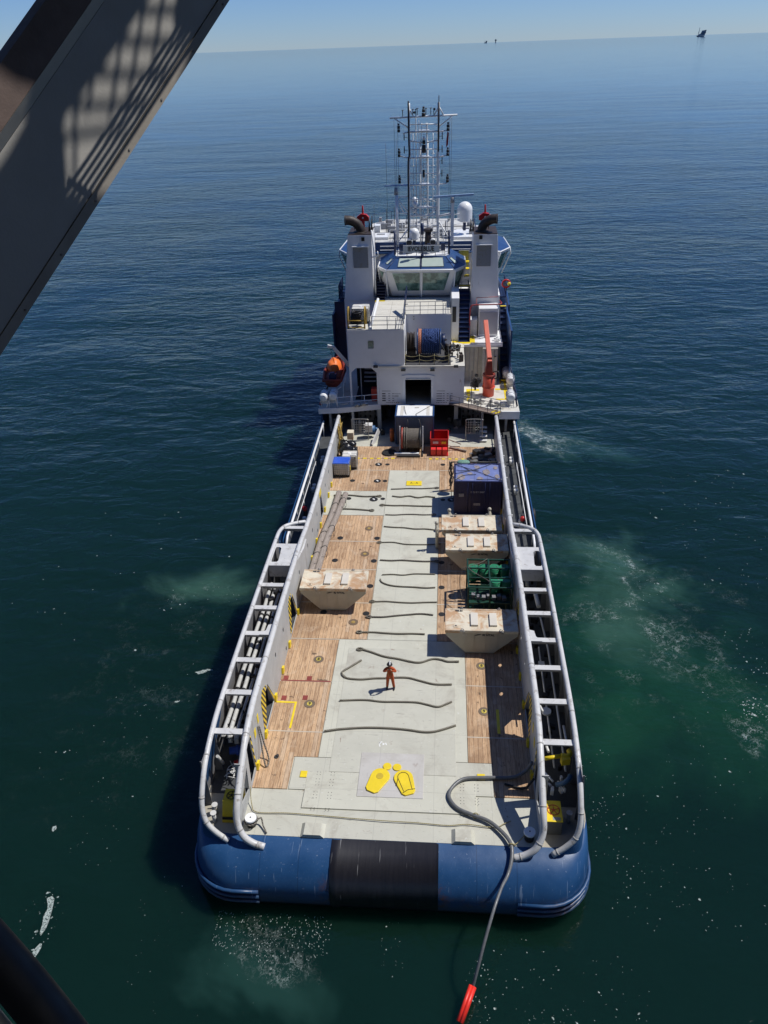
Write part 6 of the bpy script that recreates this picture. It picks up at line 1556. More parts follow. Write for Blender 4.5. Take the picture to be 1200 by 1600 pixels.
# ---- liquid totes
def tote(loc, lid, label, w=1.2, d=1.05, h=1.15):
    r = thing('liquid_tote', loc, label, 'tote'); x, y, z = loc
    m = MB(); m.bx(x-w/2+.03, x+w/2-.03, y-d/2+.03, y+d/2-.03, z+.15, z+h-.04); m.build('tank', PLASTIC, r, bevel=.04)
    m = MB(); m.bx(x-w/2, x+w/2, y-d/2, y+d/2, z+.09, z+.14)
    for a in (-.5, -.05, .4): m.bx(x+a*w, x+a*w+.12, y-d/2+.01, y+d/2-.01, z, z+.09)
    m.build('pallet', DARK, r)
    m = MB()
    for k in range(7):
        zz = z+.2+k*(h-.25)/6
        m.tube([(x-w/2, y-d/2, zz), (x+w/2, y-d/2, zz), (x+w/2, y+d/2, zz), (x-w/2, y+d/2, zz)], .014, 4, closed=True)
    for k in range(9):
        t = k/8
        for yy in (y-d/2, y+d/2): m.cyl((x-w/2+t*w, yy, z+.12), (x-w/2+t*w, yy, z+h-.05), .013, n=4)
        for xx in (x-w/2, x+w/2): m.cyl((xx, y-d/2+t*d, z+.12), (xx, y-d/2+t*d, z+h-.05), .013, n=4)
    m.build('wire_cage', STEELM, r)
    if lid:
        m = MB(); m.bx(x-w/2-.02, x+w/2+.02, y-d/2-.02, y+d/2+.02, z+h-.05, z+h+.02); l_ = m.build('blue_lid', BLUEPLASTIC, r, bevel=.01)
        m = MB(); m.tube([(x-w/2+.03, y-d/2+.03, z+h+.02), (x+w/2-.03, y-d/2+.03, z+h+.02), (x+w/2-.03, y+d/2-.03, z+h+.02), (x-w/2+.03, y+d/2-.03, z+h+.02)], .02, 5, closed=True); m.build('lid_rim', LBLUE, l_)
        m = MB(); m.box((x+w/2+.02, y-.1, z+.55), (.04, .22, .35)); m.build('yellow_label', YEL, r)
    else:
        m = MB(); m.cyl((x, y, z+h-.06), (x, y, z+h), .13, n=12); m.build('cap', WHITE2, r)
        m = MB(); m.bx(x-w/2, x+w/2, y-.03, y+.03, z+h-.03, z+h-.005); m.build('top_bar', WHITE2, r)
    return r
tote((-5.47, 49.55, ZD), True, 'caged liquid tote with a bright blue lid by the port wall')
tote((-5.0, 50.75, ZD), False, 'caged white tote with dark bags on it, behind the blue-lidded tote', 1.1, 1.0)
m = MB(); m.bx(-4.46, -4.42, 50.25, 50.3, ZD, ZD+1.25); m.tube(smooth_path([(-4.9, 50.2, ZD+1.2), (-4.5, 50.2, ZD+1.25), (-4.42, 50.25, ZD+1.0), (-4.42, 50.25, ZD)], 4), .045, 6); tag(m.build('white_pipe_hoop', PIPEW, None), 'white bent pipe standing at the right corner of the rear tote', 'pipe')
tote((-4.62, 59.6, 11.16), False, 'white caged tote on the roof behind the yellow hose stand', 1.35, 1.3, 1.25)
r = thing('refuse_bags', (-5.2, 52.4, ZD), 'pile of black plastic refuse bags behind the totes', 'bags')
rr = random.Random(2)
for k in range(6):
    m = MB(); cx, cy, cz = -5.6+.32*(k % 3)+rr.uniform(-.1, .1), 51.6+.6*(k//3)+rr.uniform(-.1, .1), ZD+.95+.2*(k % 2); o0 = len(m.v); m.sph((cx, cy, cz), .38, 14, 8, (1, 1, .85))
    m.v = [v+V((rr.uniform(-.045, .045), rr.uniform(-.045, .045), rr.uniform(-.05, .05))) for v in m.v]
    m.build('bag', paint('bag_black', (.015, .015, .017), .25, .2, 3), r)
m = MB(); m.bx(-5.8, -4.6, 51.3, 52.7, ZD, ZD+.7); m.build('bin_base', DARK, r)
m = MB(); rr = random.Random(6)
for k in range(10): m.tube(smooth_path([(-5.95+rr.uniform(-.12, .15), 52.4+rr.uniform(-.5, 1.4), ZD+.3+j*.55+rr.uniform(-.2, .2)) for j in range(5)], 4), .035, 6)
tag(m.build('yellow_rigging', paint('rigging_yellow', (.42, .28, .06), .7, .2, 6), None), 'tangle of yellow rigging hanging on the port wall forward of the bags', 'rigging')
m = MB(); m.bx(-5.5, -5.0, 53.5, 54.1, ZD+.9, ZD+1.5); tag(m.build('cream_locker', SKIP, None, bevel=.02), 'small cream box standing above the black refuse bags', 'box')
# yellow hose stand on the upper roof
r = thing('hose_stand', (-4.8, 58.3, 11.16), 'yellow framed stand with coiled black hose on the port roof edge', 'hose stand')
m = MB()
for x in (-5.45, -4.15):
    m.tube(smooth_path([(x, 57.7, 11.16), (x, 57.7, 12.0), (x, 58.2, 12.7), (x, 58.9, 12.3), (x, 58.9, 11.16)], 4), .06, 6)
for z in (11.25, 11.8): m.cyl((-5.45, 57.7, z), (-4.15, 57.7, z), .045, n=6)
m.build('stand_frame', paint('ochre', (.40, .25, .03), .6, .15, 4), r)
m = MB(); rr = random.Random(14)
for k in range(7): m.tube([(-4.8+(.50-.02*k)*cos(a), 58.25+.30*sin(a), 11.5+.13*k+rr.uniform(-.05, .05)*sin(2*a)) for a in [2*pi*i/20 for i in range(20)]], .075, 7, closed=True)
m.build('coiled_hose', BLACK, r)

# ---- wrapped poles along the port wall
for i, (xa, xb, lb, ya) in enumerate(((-5.78, -5.86, 'long fibre-wrapped pole lying closest to the port wall', 46.4), (-5.28, -5.50, 'long fibre-wrapped pole lying inboard of its twin', 46.2))):
    m = MB(); pts = smooth_path([(xa+.45, ya, ZD+.2), (xa+.32 if i == 0 else xa+.2, 43.5, ZD+.2), (xb+.12, 40.5, ZD+.2), (xb, 37.2, ZD+.2), (xb-.05, 35.2, ZD+.2)], 5); m.tube(pts, .20, 14)
    r = m.build('wrapped_pole', LOGM, None, loc=(xb, 41, ZD)); tag(r, lb, 'pole', 'wrapped poles by the port wall')
    m = MB(); rr = random.Random(i)
    for y in (44.6, 41.0, 38.6):
        y += i*.7; k = (y-35.2)/(ya-35.2); cx = min(pts, key=lambda p: abs(p.y-y)).x
        m.tube([(cx+.22*cos(a), y+.1*sin(2*a), ZD+.2+.22*sin(a)) for a in [2*pi*j/14 for j in range(14)]], .022, 5, closed=True)
        m.tube(smooth_path([(cx+.2, y, ZD+.25), (cx+.3, y-.7, ZD+.12), (cx+.05, y-1.2, ZD+.42)], 5), .014, 5)
    m.build('pole_lashing', DARK, r)

# ---- loose lengths of mooring rope laid across the deck
ZR = 2.672
def rope(pts, r, label, knot=None, mat=None, cat='rope'):
    z = pts[0][2] if len(pts[0]) > 2 else ZR+r
    P = smooth_path([(p[0], p[1], p[2] if len(p) > 2 else ZR+r) for p in pts], 6)
    m = MB(); m.tube(P, r, 7)
    o_ = m.build('mooring_rope', mat or ROPE, None, loc=(P[0].x, P[0].y, P[0].z)); tag(o_, label, cat, 'rope lengths laid across the deck')
    for e in (knot or []):
        p = P[0] if e == 0 else P[-1]; s = -1 if e == 0 else 1
        k = MB(); k.tube([p+V((s*.13+.15*cos(a), .09*sin(a), 0)) for a in [2*pi*i/10 for i in range(10)]], r*.9, 6, closed=True); k.sph(p, r*1.7, 8, 5); k.build('eye_splice', mat or ROPE, o_)
    return o_
rw = random.Random(31)
def wavy(x0, y0, x1, y1, amp=.12):
    n = 5; return [(x0+(x1-x0)*k/n, y0+(y1-y0)*k/n+(rw.uniform(-amp, amp) if 0 < k < n else 0)) for k in range(n+1)]
rope([(-2.12, 30.15), (-1.6, 29.95), (-.92, 29.65), (-.2, 29.5), (.44, 29.32), (.8, 29.25), (1.10, 29.29), (1.5, 29.5), (1.77, 29.56), (2.1, 29.5), (2.43, 29.38), (3.0, 29.41)], .052, 'thick rope with a looped end, just forward of the worker in orange', [0])
rope([(-2.08, 29.32), (-2.35, 29.05), (-2.69, 28.72), (-2.93, 28.5), (-2.99, 28.35), (-2.88, 28.12), (-2.60, 27.96), (-1.94, 27.92), (-1.3, 28.02), (-.81, 28.05), (0, 28.13), (.49, 28.11), (1.14, 27.90), (1.79, 27.72), (2.62, 27.74)], .049, 'rope curling back in a hook and passing behind the legs of the worker in orange')
rope([(-2.88, 26.43), (-1.65, 26.52), (-.8, 26.44), (-.07, 26.46), (.87, 26.46), (1.4, 26.34), (1.81, 26.22), (2.05, 26.24), (2.27, 26.36), (2.61, 26.57)], .046, 'rope lying just aft of the worker in orange, its right end curving forward')
rope([(-3.37, 24.45), (-2.69, 24.60), (-1.6, 24.74), (-.58, 24.77), (.4, 24.72), (1.23, 24.61), (1.7, 24.63), (2.13, 24.77), (2.79, 25.07)], .050, 'aftmost mooring rope crossing the steel deck, nearest the yellow covers')
fw = [(-1.65, 47.24, 1.53, 47.48, 'first rope aft of the yellow deck box, closest to the forward planks', 0), (-1.5, 46.24, 1.55, 46.12, 'second rope aft of the yellow deck box', 0), (-2.01, 45.0, 1.35, 44.9, 'rope ending in an eye beside the dark blue container shadow, third from the deck box', 1),
      (-1.83, 43.74, 1.36, 43.81, 'rope crossing level with the after face of the dark blue container', 0), (-1.81, 42.25, 1.61, 41.9, 'rope lying level with the gap between container and forward skip', 0), (-1.84, 40.35, 2.0, 40.26, 'rope with an eye at its left end, level with the forward cream skip', 1),
      (-1.78, 38.38, 1.65, 38.34, 'sagging rope just aft of the two forward skips', 0), (-1.55, 36.85, 1.67, 37.0, 'straight rope level with the forward edge of the green rack', 0), (-1.81, 34.24, 1.81, 34.3, 'rope with an eye left, level with the middle of the green rack', 1),
      (-1.87, 32.85, 1.61, 33.14, 'rope level with the after end of the green rack', 1), (-2.29, 31.54, 1.18, 31.5, 'rope reaching onto the planks at the seam before the wide steel plate', 1)]
for k_, (x0, y0, x1, y1, lb, kn) in enumerate(fw): rope(wavy(x0, y0, x1, y1, rw.choice((.05, .09, .15))), rw.choice((.034, .038, .043)), lb, [0] if kn else ([1] if k_ % 3 == 0 else None), mat=ROPE if k_ % 3 else ROPEG)
rope([(-1.63, 36.40), (-1.5, 36.1), (-1.1, 35.85), (-.5, 35.72), (.4, 35.68), (1.1, 35.62), (1.69, 35.68)], .041, 'rope bending forward at its left end, level with the green drums')
rope([(-5.71, 46.27), (-4.5, 46.3), (-3.5, 46.15), (-2.55, 46.21)], .045, 'short rope on the port grey plate ending at the round socket', [1])
rope([(-5.1, 44.45), (-4, 44.4), (-2.92, 44.27)], .045, 'short rope on the port grey plate beside the wrapped poles', [1])
# thin lashing line across the stern
P = smooth_path([(-6.05, 20.9, 3.1), (-5.9, 20.3, 2.75), (-5.6, 19.97, 2.67), (-4.3, 19.99, 2.67), (-2.8, 19.93, 2.67), (-1.5, 19.86, 2.67), (-.23, 19.8, 2.69), (1.2, 19.78, 2.67), (2.4, 19.72, 2.67), (3.2, 19.8, 2.68), (4.3, 19.72, 2.67), (4.7, 19.9, 2.67), (5.0, 20.05, 2.68)], 6)
m = MB(); m.tube(P, .02, 5); tag(m.build('tag_line', ROPEY, None), 'thin yellowish line stretched right across the stern deck', 'rope')
m = MB(); m.tube(smooth_path([(-5.45, 19.35, 3.0), (-5.3, 19.5, 2.95), (-5.2, 19.3, 2.75), (-5.0, 18.99, 2.68)], 5), .035, 6); m.tube([(-5.72+.27*cos(a), 19.42+.27*sin(a), 2.9) for a in [2*pi*i/14 for i in range(14)]], .03, 6, closed=True); tag(m.build('capstan_line', ROPEG, None), 'short dark line wrapped round the port capstan by the stern', 'rope')
m = MB(); m.tube(smooth_path([(-6.08, 23.2, 4.3), (-5.95, 22.9, 3.6), (-5.85, 22.6, 3.1), (-5.7, 22.3, 2.7), (-5.65, 22.7, 2.75), (-5.85, 23.0, 3.4), (-6.05, 23.3, 4.2)], 5), .035, 6); tag(m.build('hanging_sling', ROPEG, None), 'grey rope sling hanging down the port wall over the planks', 'rope')
m = MB(); m.cyl((-5.35, 22.9, 2.652), (-5.35, 22.9, 2.69), .10, n=10); m.cyl((-5.3, 22.95, 2.66), (-5.3, 22.95, 2.74), .06, n=8); tag(m.build('loose_fitting', DARK, None, loc=(-5.35, 22.9, 2.65)), 'small rusty fitting lying on the aft port planks', 'fitting')

# ---- transfer hose running over the stern, with red float collar
HOSE = paint('hose_grey', (.13, .135, .14), .38, .12, 6, (.28, .27, .25), .35, 7)
hp = [(6.06, 22.50, 3.4), (5.75, 22.35, 2.95), (5.20, 22.16, 2.77), (4.09, 22.10, 2.77), (3.12, 21.99, 2.77), (2.62, 21.55, 2.77), (2.46, 21.05, 2.77), (2.78, 20.52, 2.77), (3.42, 20.20, 2.77), (4.10, 19.92, 2.77), (4.66, 19.36, 2.79), (4.92, 18.85, 2.80), (4.90, 18.3, 2.66), (4.72, 17.75, 2.5), (4.45, 17.2, 2.55), (4.1, 16.3, 2.5), (3.75, 15.4, 2.0), (3.5, 14.8, 1.3), (3.3, 14.4, .55)]
H = smooth_path(hp, 6); m = MB(); m.tube(H, [.078]*(len(H)-36)+[.078-.018*min(1, i/10) for i in range(36)], 12)
ho = m.build('transfer_hose', HOSE, None, loc=(4, 20, 2.7)); tag(ho, 'grey transfer hose snaking over the stern and down towards the water', 'hose')
m = MB(); m.tube([(3.55+.12*cos(a), 20.16+.04*sin(a), 2.77+.12*sin(a)) for a in [2*pi*i/12 for i in range(12)]], .025, 5, closed=True); m.tube([(4.93+.10*cos(a), 18.85, 2.80+.10*sin(a)) for a in [2*pi*i/12 for i in range(12)]], .03, 5, closed=True)
m.tube(smooth_path([(5.0, 18.9, 2.8), (5.15, 19.0, 2.7), (5.5, 19.25, 2.95)], 4), .022, 5); m.build('hose_lashing', ROPEY, ho)
m = MB(); m.tube(smooth_path([(6.05, 21.7, 3.3), (5.7, 21.6, 2.8), (5.2, 21.75, 2.72), (4.85, 21.85, 2.72)], 5), .05, 8); tag(m.build('short_hose', BLACK, None), 'short black hose lying in the shade below the starboard wall', 'hose')
fl = MB(); a_ = V((3.34, 14.5, .70)); b_ = V((2.86, 13.45, .30)); d_ = (b_-a_).normalized(); e1 = d_.cross(V((0, 0, 1))).normalized(); e2 = e1.cross(d_)
for k in range(4):
    t = 2*pi*k/4+pi/4; cc = (e1*cos(t)+e2*sin(t))*.085; fl.cyl(a_+cc, b_+cc, .075, n=12)
tag(fl.build('hose_float', paint('float_red', (.80, .035, .02), .4, .12, 4), None, loc=a_), 'bright red float collar on the hose end at the bottom edge', 'float')

# ---- liferaft canisters and rescue boat
def canister(x, y, z, lb, rz=0.):
    r = thing('liferaft_canister', (x, y, z), lb, 'liferaft', 'white liferaft canisters in deck cradles')
    m = MB(); pr = [(-.62, .10), (-.60, .24), (-.50, .33), (-.05, .36), (.05, .36), (.50, .33), (.60, .24), (.62, .10)]
    for (a, ra), (b, rb) in zip(pr, pr[1:]): m.cyl((x, y+a, z), (x, y+b, z), ra, rb, 18, cap=False)
    m.cyl((x, y-.625, z), (x, y-.62, z), .1, n=18); m.cyl((x, y+.62, z), (x, y+.625, z), .1, n=18)
    m.build('shell', WHITE2, r); m = MB()
    for a in (-.3, 0, .3): m.tube([(x+.372*cos(t), y+a, z+.372*sin(t)) for t in [2*pi*i/18 for i in range(18)]], .018, 5, closed=True)
    m.build('strap', DUSKYW, r)
    m = MB(); m.bx(x-.3, x+.3, y-.35, y-.28, z-.6, z-.25); m.bx(x-.3, x+.3, y+.28, y+.35, z-.6, z-.25); m.parts('cradle', GREYRAIL, r); return r
for x, y, lb in ((-7.66, 57.0, 'outer white liferaft canister on the port quarter below the rescue boat'), (-6.92, 57.25, 'inner white liferaft canister on the port quarter below the rescue boat'), (7.5, 62.9, 'forward white liferaft canister of three on the starboard side'), (7.72, 61.3, 'middle white liferaft canister of three on the starboard side'), (7.5, 57.7, 'aftmost white liferaft canister on the starboard side, set apart')): canister(x, y, 5.55 if x > 0 else 5.85, lb)
m = MB(); m.tube([(-6.3, 58.2, 4.8), (-6.2, 58.4, 6.3), (-6.0, 59.6, 6.9)], .04, 6); m.tube([(-7.2, 57.2, 4.8), (-6.9, 57.6, 5.9), (-6.3, 58.2, 6.2)], .04, 6); m.build('raft_frame', PIPEW, ship)
m = MB(); m.sph((-8.0, 57.1, 5.1), .14, 10, 6); tag(m.build('marker_buoy', RED, None), 'small red marker buoy at the port corner of the upper deck', 'buoy')
rb = thing('rescue_boat', (-7.15, 60.6, 5.6), 'dark red rescue boat with an orange canopy hanging by the port side', 'boat')
m = MB(); secs = [(58.6, .62, .0, .55), (59.2, .80, -.15, .72), (60.4, .86, -.2, .76), (61.6, .78, -.15, .78), (62.6, .45, .1, .86), (63.1, .05, .5, .95)]
rws = []
for y, hw_, zb, zt in secs:
    rws.append([(-7.15-hw_, y, 5.9+zt), (-7.15-hw_*.92, y, 5.9+zt*.4), (-7.15-hw_*.5, y, 5.9+zb*.6), (-7.15, y, 5.9+zb), (-7.15+hw_*.5, y, 5.9+zb*.6), (-7.15+hw_*.92, y, 5.9+zt*.4), (-7.15+hw_, y, 5.9+zt)])
vs = [p for q in rws for p in q]; fs = [(j*7+i, j*7+i+1, (j+1)*7+i+1, (j+1)*7+i) for j in range(5) for i in range(6)]+[tuple(range(7))]+[(j*7+6, j*7, (j+1)*7, (j+1)*7+6) for j in range(5)]
m.add(vs, fs, True); m.build('boat_hull', DKRED, rb)
m = MB(); m.tube([(-7.9, 58.55, 6.5), (-8.0, 60.4, 6.68), (-7.6, 62.5, 6.8), (-7.15, 63.15, 6.9), (-6.7, 62.5, 6.8), (-6.3, 60.4, 6.68), (-6.4, 58.55, 6.5)], .13, 8, closed=True); m.build('gunwale_fender', DKRED, rb)
m = MB(); m.sph((-7.3, 61.1, 6.6), .74, 16, 8, (.86, 1.35, 1.2), top=True); m.v = [v+V((0, 0, .05*sin(v.x*9+v.y*5))) for v in m.v]; m.build('canopy', ORANGEB, rb)
m = MB(); m.box((-7.15, 58.95, 6.7), (.6, .35, .5)); m.box((-7.15, 58.9, 7.0), (.34, .3, .2)); m.build('outboard_motor', NAVY, rb)
m = MB(); m.cyl((-7.15, 60.3, 7.4), (-7.3, 59.6, 9.0), .02, n=5); m.build('fall_wire', DARK, rb)

# black round fenders hung on the forward starboard side
for k, (y, lb) in enumerate(((41.6, 'round black fender on the starboard side nearest the crash rail'), (45.0, 'round black fender on the starboard side, middle of three'), (51.0, 'round black fender on the starboard side furthest forward'))):
    m = MB(); m.tube([(8.32, y+.42*cos(t), 1.9+.42*sin(t)) for t in [2*pi*i/18 for i in range(18)]], .17, 8, closed=True); tag(m.build('tyre_fender', BLACK, None, loc=(8.3, y, 1.9)), lb, 'fender', 'tyre fenders on the starboard side')
for x, y, lb in ((-7.35, 43.6, 'red topped deck light beside the port bulwark'), (7.35, 42.6, 'red topped deck light beside the starboard bulwark')):
    r = thing('deck_light', (x, y, 2.6), lb, 'light', 'red topped deck lights on the side walkways')
    m = MB(); m.cyl((x, y, 2.6), (x, y, 3.1), .1, n=10); m.cyl((x, y+.25, 2.6), (x, y+.25, 3.4), .12, n=10); m.build('stand', DARK, r); m = MB(); m.sph((x, y, 3.2), .19, 12, 8); m.build('red_globe', RED, r)

# ------------------------------------------------------------------ worker in orange coveralls
def skinned(name, verts, edges, radii, mat, parent, loc, root=0, lv=2):
    me = bpy.data.meshes.new(name); bm = bmesh.new(); sk_ = bm.verts.layers.skin.verify()
    bv = []
    for i, (p, r_) in enumerate(zip(verts, radii)):
        v = bm.verts.new(p); v[sk_].radius = (r_, r_) if not isinstance(r_, tuple) else r_; v[sk_].use_root = (i == root); bv.append(v)
    for a, b in edges: bm.edges.new((bv[a], bv[b]))
    bm.to_mesh(me); bm.free()
    o_ = bpy.data.objects.new(name, me); COL.objects.link(o_); me.materials.append(mat)
    if parent: o_.parent = parent
    o_.location = loc
    s_ = o_.modifiers.new('skin', 'SKIN'); s_.use_smooth_shade = True; b_ = o_.modifiers.new('sub', 'SUBSURF'); b_.levels = lv; b_.render_levels = lv
    return o_
per = thing('worker', (-.44, 27.40, 2.672), 'person in orange coveralls standing on the grey deck, holding a phone up to the face', 'person')
per.scale = (.94, .94, .94)
J = [(0, .0, .96), (0, .0, 1.12), (0, .01, 1.30), (0, .0, 1.44), (0, -.01, 1.53),            # pelvis, waist, chest, collar, neck
     (-.10, 0, .90), (-.135, -.01, .50), (-.17, .02, .10),                                   # right leg (image left)
     (.10, 0, .90), (.15, -.01, .50), (.19, .0, .10),
     (-.19, .0, 1.42), (-.33, -.08, 1.26), (-.13, -.27, 1.50),                                # arm
     (.19, .0, 1.42), (.33, -.08, 1.27), (.12, -.27, 1.50)]
E_ = [(0, 1), (1, 2), (2, 3), (3, 4), (0, 5), (5, 6), (6, 7), (0, 8), (8, 9), (9, 10), (3, 11), (11, 12), (12, 13), (3, 14), (14, 15), (15, 16)]
Rd = [(.17, .13), (.155, .125), (.175, .13), (.13, .10), .06, .12, .088, .075, .12, .088, .075, .082, .062, .045, .082, .062, .045]
cov = skinned('coverall', J, E_, Rd, COVER, per, (0, 0, 0))
Jb = [(0, -.01, 1.50), (0, -.02, 1.60), (0, -.035, 1.68), (0, -.03, 1.74)]
bod = skinned('body', Jb, [(0, 1), (1, 2), (2, 3)], [.055, .072, .088, .07], SKIN, per, (0, 0, 0))
m = MB(); c0 = V((-.44, 27.40, 2.672))
def W3(x, y, z): return c0+V((x, y, z))
m.sph(W3(0, -.13, 1.665), .018, 8, 6); m.sph(W3(-.088, -.03, 1.665), .022, 8, 6, (.5, 1, 1.4)); m.sph(W3(.088, -.03, 1.665), .022, 8, 6, (.5, 1, 1.4)); m.build('face_features', SKIN, per)
for s_ in (-1, 1):
    hx, hy, hz_ = s_*.095, -.285, 1.565
    vv = [(s_*.13, -.27, 1.50), (hx, hy, hz_)]; ee = [(0, 1)]; rr_ = [.030, .034]
    for k in range(4):
        b0 = len(vv); a = (hx-s_*(.015), hy-.02+.018*k, hz_+.035-.004*k); vv += [a, (a[0]-s_*.035, a[1]-.012, a[2]+.028), (a[0]-s_*.060, a[1]-.002, a[2]+.018-.004*k)]
        ee += [(1, b0), (b0, b0+1), (b0+1, b0+2)]; rr_ += [.010, .009, .008]
    b0 = len(vv); vv += [(hx-s_*.02, hy+.03, hz_-.01), (hx-s_*.05, hy+.035, hz_+.015)]; ee += [(1, b0), (b0, b0+1)]; rr_ += [.011, .009]
    skinned('hand', vv, ee, rr_, SKIN, per, (0, 0, 0), 0, 1)
m = MB(); m.box(W3(0, -.30, 1.62), (.15, .012, .08)); m.build('phone', BLACK, per)
m = MB(); cz = W3(0, -.015, 1.715); m.sph(cz, .135, 18, 7, (1, 1.18, .95), top=True); m.cyl(cz-V((0, 0, .012)), cz+V((0, 0, .006)), .155, .150, 20)
hm_ = m.build('helmet', paint('helmet_dark', (.035, .035, .04), .4), per)
m = MB(); m.tube([cz+V((.02, -.165*cos(t), .137*sin(t))) for t in [pi*i/12 for i in range(2, 11)]], .028, 6); m.build('helmet_stripe', WHITE2, hm_)
for s_, x in ((-1, -.17), (1, .19)):
    m = MB(); m.sph(W3(x+s_*.01, -.06, .05), .06, 12, 6, (.85, 2.4, .85)); m.cyl(W3(x, .02, .04), W3(x, .02, .16), .062, .062, 12); m.build('boot', BLACK, per)
m = MB(); 
for s_ in (-1, 1): m.tube(smooth_path([W3(s_*.12, -.12, 1.36), W3(s_*.09, -.165, 1.18), W3(s_*.03, -.17, 1.02)], 4), .010, 5)
m.build('harness_strap', paint('olive_strap', (.24, .19, .05), .8), per)

# ------------------------------------------------------------------ rig girder close to the camera, and an added unseen plate above that shades it
P1 = V((.7956, 2.9358, 29.6175)); dB = V((.41523, .65601, .63027)); uB = V((-.46355, -.44355, .76706)); nB = V((.78276, -.61067, .11991))
def B3(a, b, h=0.): return P1+dB*a+uB*b+nB*h
g_ = thing('rig_girder', tuple(B3(-2.2, .2)), 'dark steel girder slanting across the top left corner, with a patch of barred sunlight', 'girder')
def prism(prof, name, mat):
    m = MB(); n = len(prof); vs = [B3(-2.2, b, h) for b, h in prof]+[B3(2.6, b, h) for b, h in prof]
    m.add(vs, [(i, (i+1) % n, n+(i+1) % n, n+i) for i in range(n)]+[tuple(range(n)), tuple(range(n, 2*n))[::-1]]); return m.build(name, mat, g_)
prism([(.036, -.07), (.036, 0), (.3385, 0), (.3385, -.07)], 'web', GIRD)
prism([(0, -.07), (0, .004), (.0335, .004), (.0335, -.07)], 'edge_flange', paint('girder_edge', (.34, .31, .27), .6, .1, 9, (.2, .13, .09), .3, 12, bump=.08, bscale=90))
prism([(.34, -.06), (.34, .001), (.378, .035), (.3785, -.06)], 'chamfer', paint('girder_chamfer', (.42, .40, .36), .6, .06, 9, bump=.05))
prism([(.379, -.07), (.379, .035), (.483, .035), (.483, -.07)], 'outer_flange', paint('girder_brown', (.16, .115, .10), .7, .15, 9, (.09, .06, .05), .4, 12, bump=.1, bscale=90))
m = MB()
for k in range(7): p = B3(-.6+.24*k, .012, .004); m.cyl(p, p+nB*.003, .004, n=8)
m.build('rivet', GREYPLAS, g_)
def up_to(p, z): return p+SUN*((z-p.z)/SUN.z)
hole = [(.66, .232), (.37, .226), (.02, .238), (-.17, .095), (-.08, -.03), (.302, -.05), (.632, .02), (.595, .104), (.73, .17)]
hole2 = [(-.06, .47), (-.05, .41), (-.01, .341), (-.15, .330), (-.45, .330), (-.60, .47)]
zc = 32.6
h1 = [up_to(B3(a, b), zc) for a, b in hole]
ctr = sum((V(p) for p in h1), V((0, 0, 0)))/len(h1)
m = MB(); m.plate([(ctr.x-6, ctr.y-3.4), (ctr.x+5, ctr.y-3.4), (ctr.x+5, ctr.y+2.6), (ctr.x-6, ctr.y+2.6)], [[(p.x, p.y) for p in h1], [(p.x, p.y) for p in [up_to(B3(a, b, .02), zc) for a, b in hole2]]], lambda u, v, t: (u, v, zc+t), .02)  # added light blocker, holes cut to the outline of the sun patches
ov = m.build('shade_plate', GIRD, None, loc=(ctr.x, ctr.y, zc)); tag(ov, 'steel walkway plate above the camera with a barred opening, casting the shade on the girder', 'shade plate')
bars = [((.50, .26), (.68, .12)), ((.37, .25), (.60, .05)), ((.22, .25), (.45, .04)), ((.07, .25), (.30, .05)), ((-.03, .22), (.17, .06)), ((.58, .24), (.20, .08)), ((.68, .21), (.38, .08)), ((.42, .24), (.15, .12)), ((.27, .26), (.10, .19)), ((.10, .24), (-.16, .08))]
diag = [((.60, .099), (-.14, .111)), ((.615, .08), (-.14, .089)), ((.63, .061), (-.14, .069)), ((.645, .042), (-.13, .048)), ((.655, .024), (-.12, .028))]
m = MB()
for a, b in bars: m.cyl(up_to(B3(*a), zc-.04), up_to(B3(*b), zc-.04), .0095, n=6)  # added bars, laid so their shadows cross the sun patch
m.build('shadow_bars', DARK, ov)
m = MB()
for a, b in diag:  # unseen rods added to draw thin shadow lines on the girder
    A_, B_ = B3(*a)+SUN*.8, B3(*b)+SUN*.8; dd = (A_-B_).normalized(); m.cyl(A_+dd*.35, B_-dd*.05, .0055, n=6)
m.cyl(B3(-.13, .125)+SUN*.8, B3(-.11, .015)+SUN*.8, .006, n=6)
tag(m.build('shadow_rods', DARK, None, loc=B3(.2, .07)+SUN*.8), 'five thin unseen rods added above the girder to cast fine shadow lines', 'shadow_rod')
# unseen rig side behind the camera, its wall enlarged to block sky light
rg_ = MB(); rg_.bx(-60, 45, -14, -3.2, 9, 78); rg_.bx(-60, 45, -3.2, -2.9, 28.0, 28.3)
for k in range(29): rg_.bx(-59+k*3.5, -58.8+k*3.5, -3.2, -3.0, 9, 27.9)
tag(rg_.build('rig_sky_blocker', paint('rig_dark_steel', (.05, .05, .05), .6, .2, .5), None, loc=(0, -3, 12)), 'unseen dark side of the rig behind the camera, enlarged to block sky light', 'rig')
# dark cable bundle at the bottom left corner
C0 = V((2.01, 0, 30))
m = MB(); b1 = [(.80, .98, 28.43), (.917, .918, 28.326), (.979, .886, 28.27), (1.074, .833, 28.192), (1.165, .776, 28.123), (1.257, .713, 28.059), (1.36, .64, 27.98)]
m.tube(smooth_path([V(p)+V((.0, .0, -.005)) for p in b1], 5), .052, 16); cb = m.build('thick_hose', BLACK, None, loc=(1.0, .9, 28.2)); tag(cb, 'thick black rubber hose crossing the bottom left corner close to the camera', 'hose')
for dz, r_, nm, mt, lb in ((-.10, .016, 'grey_pipe', DUSKYW, 'thin grey pipe just below the thick black hose in the bottom left corner'), (-.145, .022, 'dark_cable', BLKPAINT, 'dark cable below the thin grey pipe in the bottom left corner')):
    m = MB(); m.tube(smooth_path([V(p)+V((dz*.75, dz*.35, dz*.45)) for p in b1], 5), r_, 10); tag(m.build(nm, mt, None, loc=(.9, .8, 28.1)), lb, nm.split('_')[1])

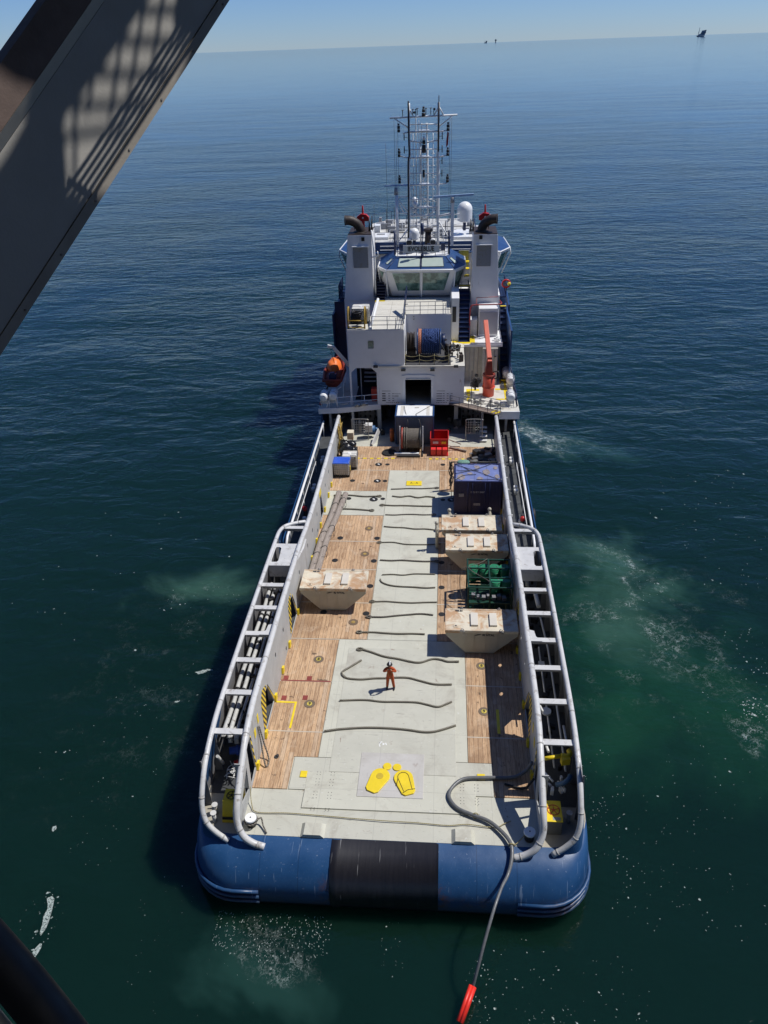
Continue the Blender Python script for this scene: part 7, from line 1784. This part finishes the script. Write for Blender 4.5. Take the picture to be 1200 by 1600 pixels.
# ------------------------------------------------------------------ ships and rigs on the horizon
FAR = paint('far_vessel_hazed', (.20, .24, .29), .7, .1, .01, bump=0)  # aerial haze is mixed into this paint as a paler, bluer tone
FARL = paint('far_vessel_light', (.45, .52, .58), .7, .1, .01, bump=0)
def far(loc, s, label, nm, kind):
    r = thing(nm, loc, label, kind); x, y, z = loc
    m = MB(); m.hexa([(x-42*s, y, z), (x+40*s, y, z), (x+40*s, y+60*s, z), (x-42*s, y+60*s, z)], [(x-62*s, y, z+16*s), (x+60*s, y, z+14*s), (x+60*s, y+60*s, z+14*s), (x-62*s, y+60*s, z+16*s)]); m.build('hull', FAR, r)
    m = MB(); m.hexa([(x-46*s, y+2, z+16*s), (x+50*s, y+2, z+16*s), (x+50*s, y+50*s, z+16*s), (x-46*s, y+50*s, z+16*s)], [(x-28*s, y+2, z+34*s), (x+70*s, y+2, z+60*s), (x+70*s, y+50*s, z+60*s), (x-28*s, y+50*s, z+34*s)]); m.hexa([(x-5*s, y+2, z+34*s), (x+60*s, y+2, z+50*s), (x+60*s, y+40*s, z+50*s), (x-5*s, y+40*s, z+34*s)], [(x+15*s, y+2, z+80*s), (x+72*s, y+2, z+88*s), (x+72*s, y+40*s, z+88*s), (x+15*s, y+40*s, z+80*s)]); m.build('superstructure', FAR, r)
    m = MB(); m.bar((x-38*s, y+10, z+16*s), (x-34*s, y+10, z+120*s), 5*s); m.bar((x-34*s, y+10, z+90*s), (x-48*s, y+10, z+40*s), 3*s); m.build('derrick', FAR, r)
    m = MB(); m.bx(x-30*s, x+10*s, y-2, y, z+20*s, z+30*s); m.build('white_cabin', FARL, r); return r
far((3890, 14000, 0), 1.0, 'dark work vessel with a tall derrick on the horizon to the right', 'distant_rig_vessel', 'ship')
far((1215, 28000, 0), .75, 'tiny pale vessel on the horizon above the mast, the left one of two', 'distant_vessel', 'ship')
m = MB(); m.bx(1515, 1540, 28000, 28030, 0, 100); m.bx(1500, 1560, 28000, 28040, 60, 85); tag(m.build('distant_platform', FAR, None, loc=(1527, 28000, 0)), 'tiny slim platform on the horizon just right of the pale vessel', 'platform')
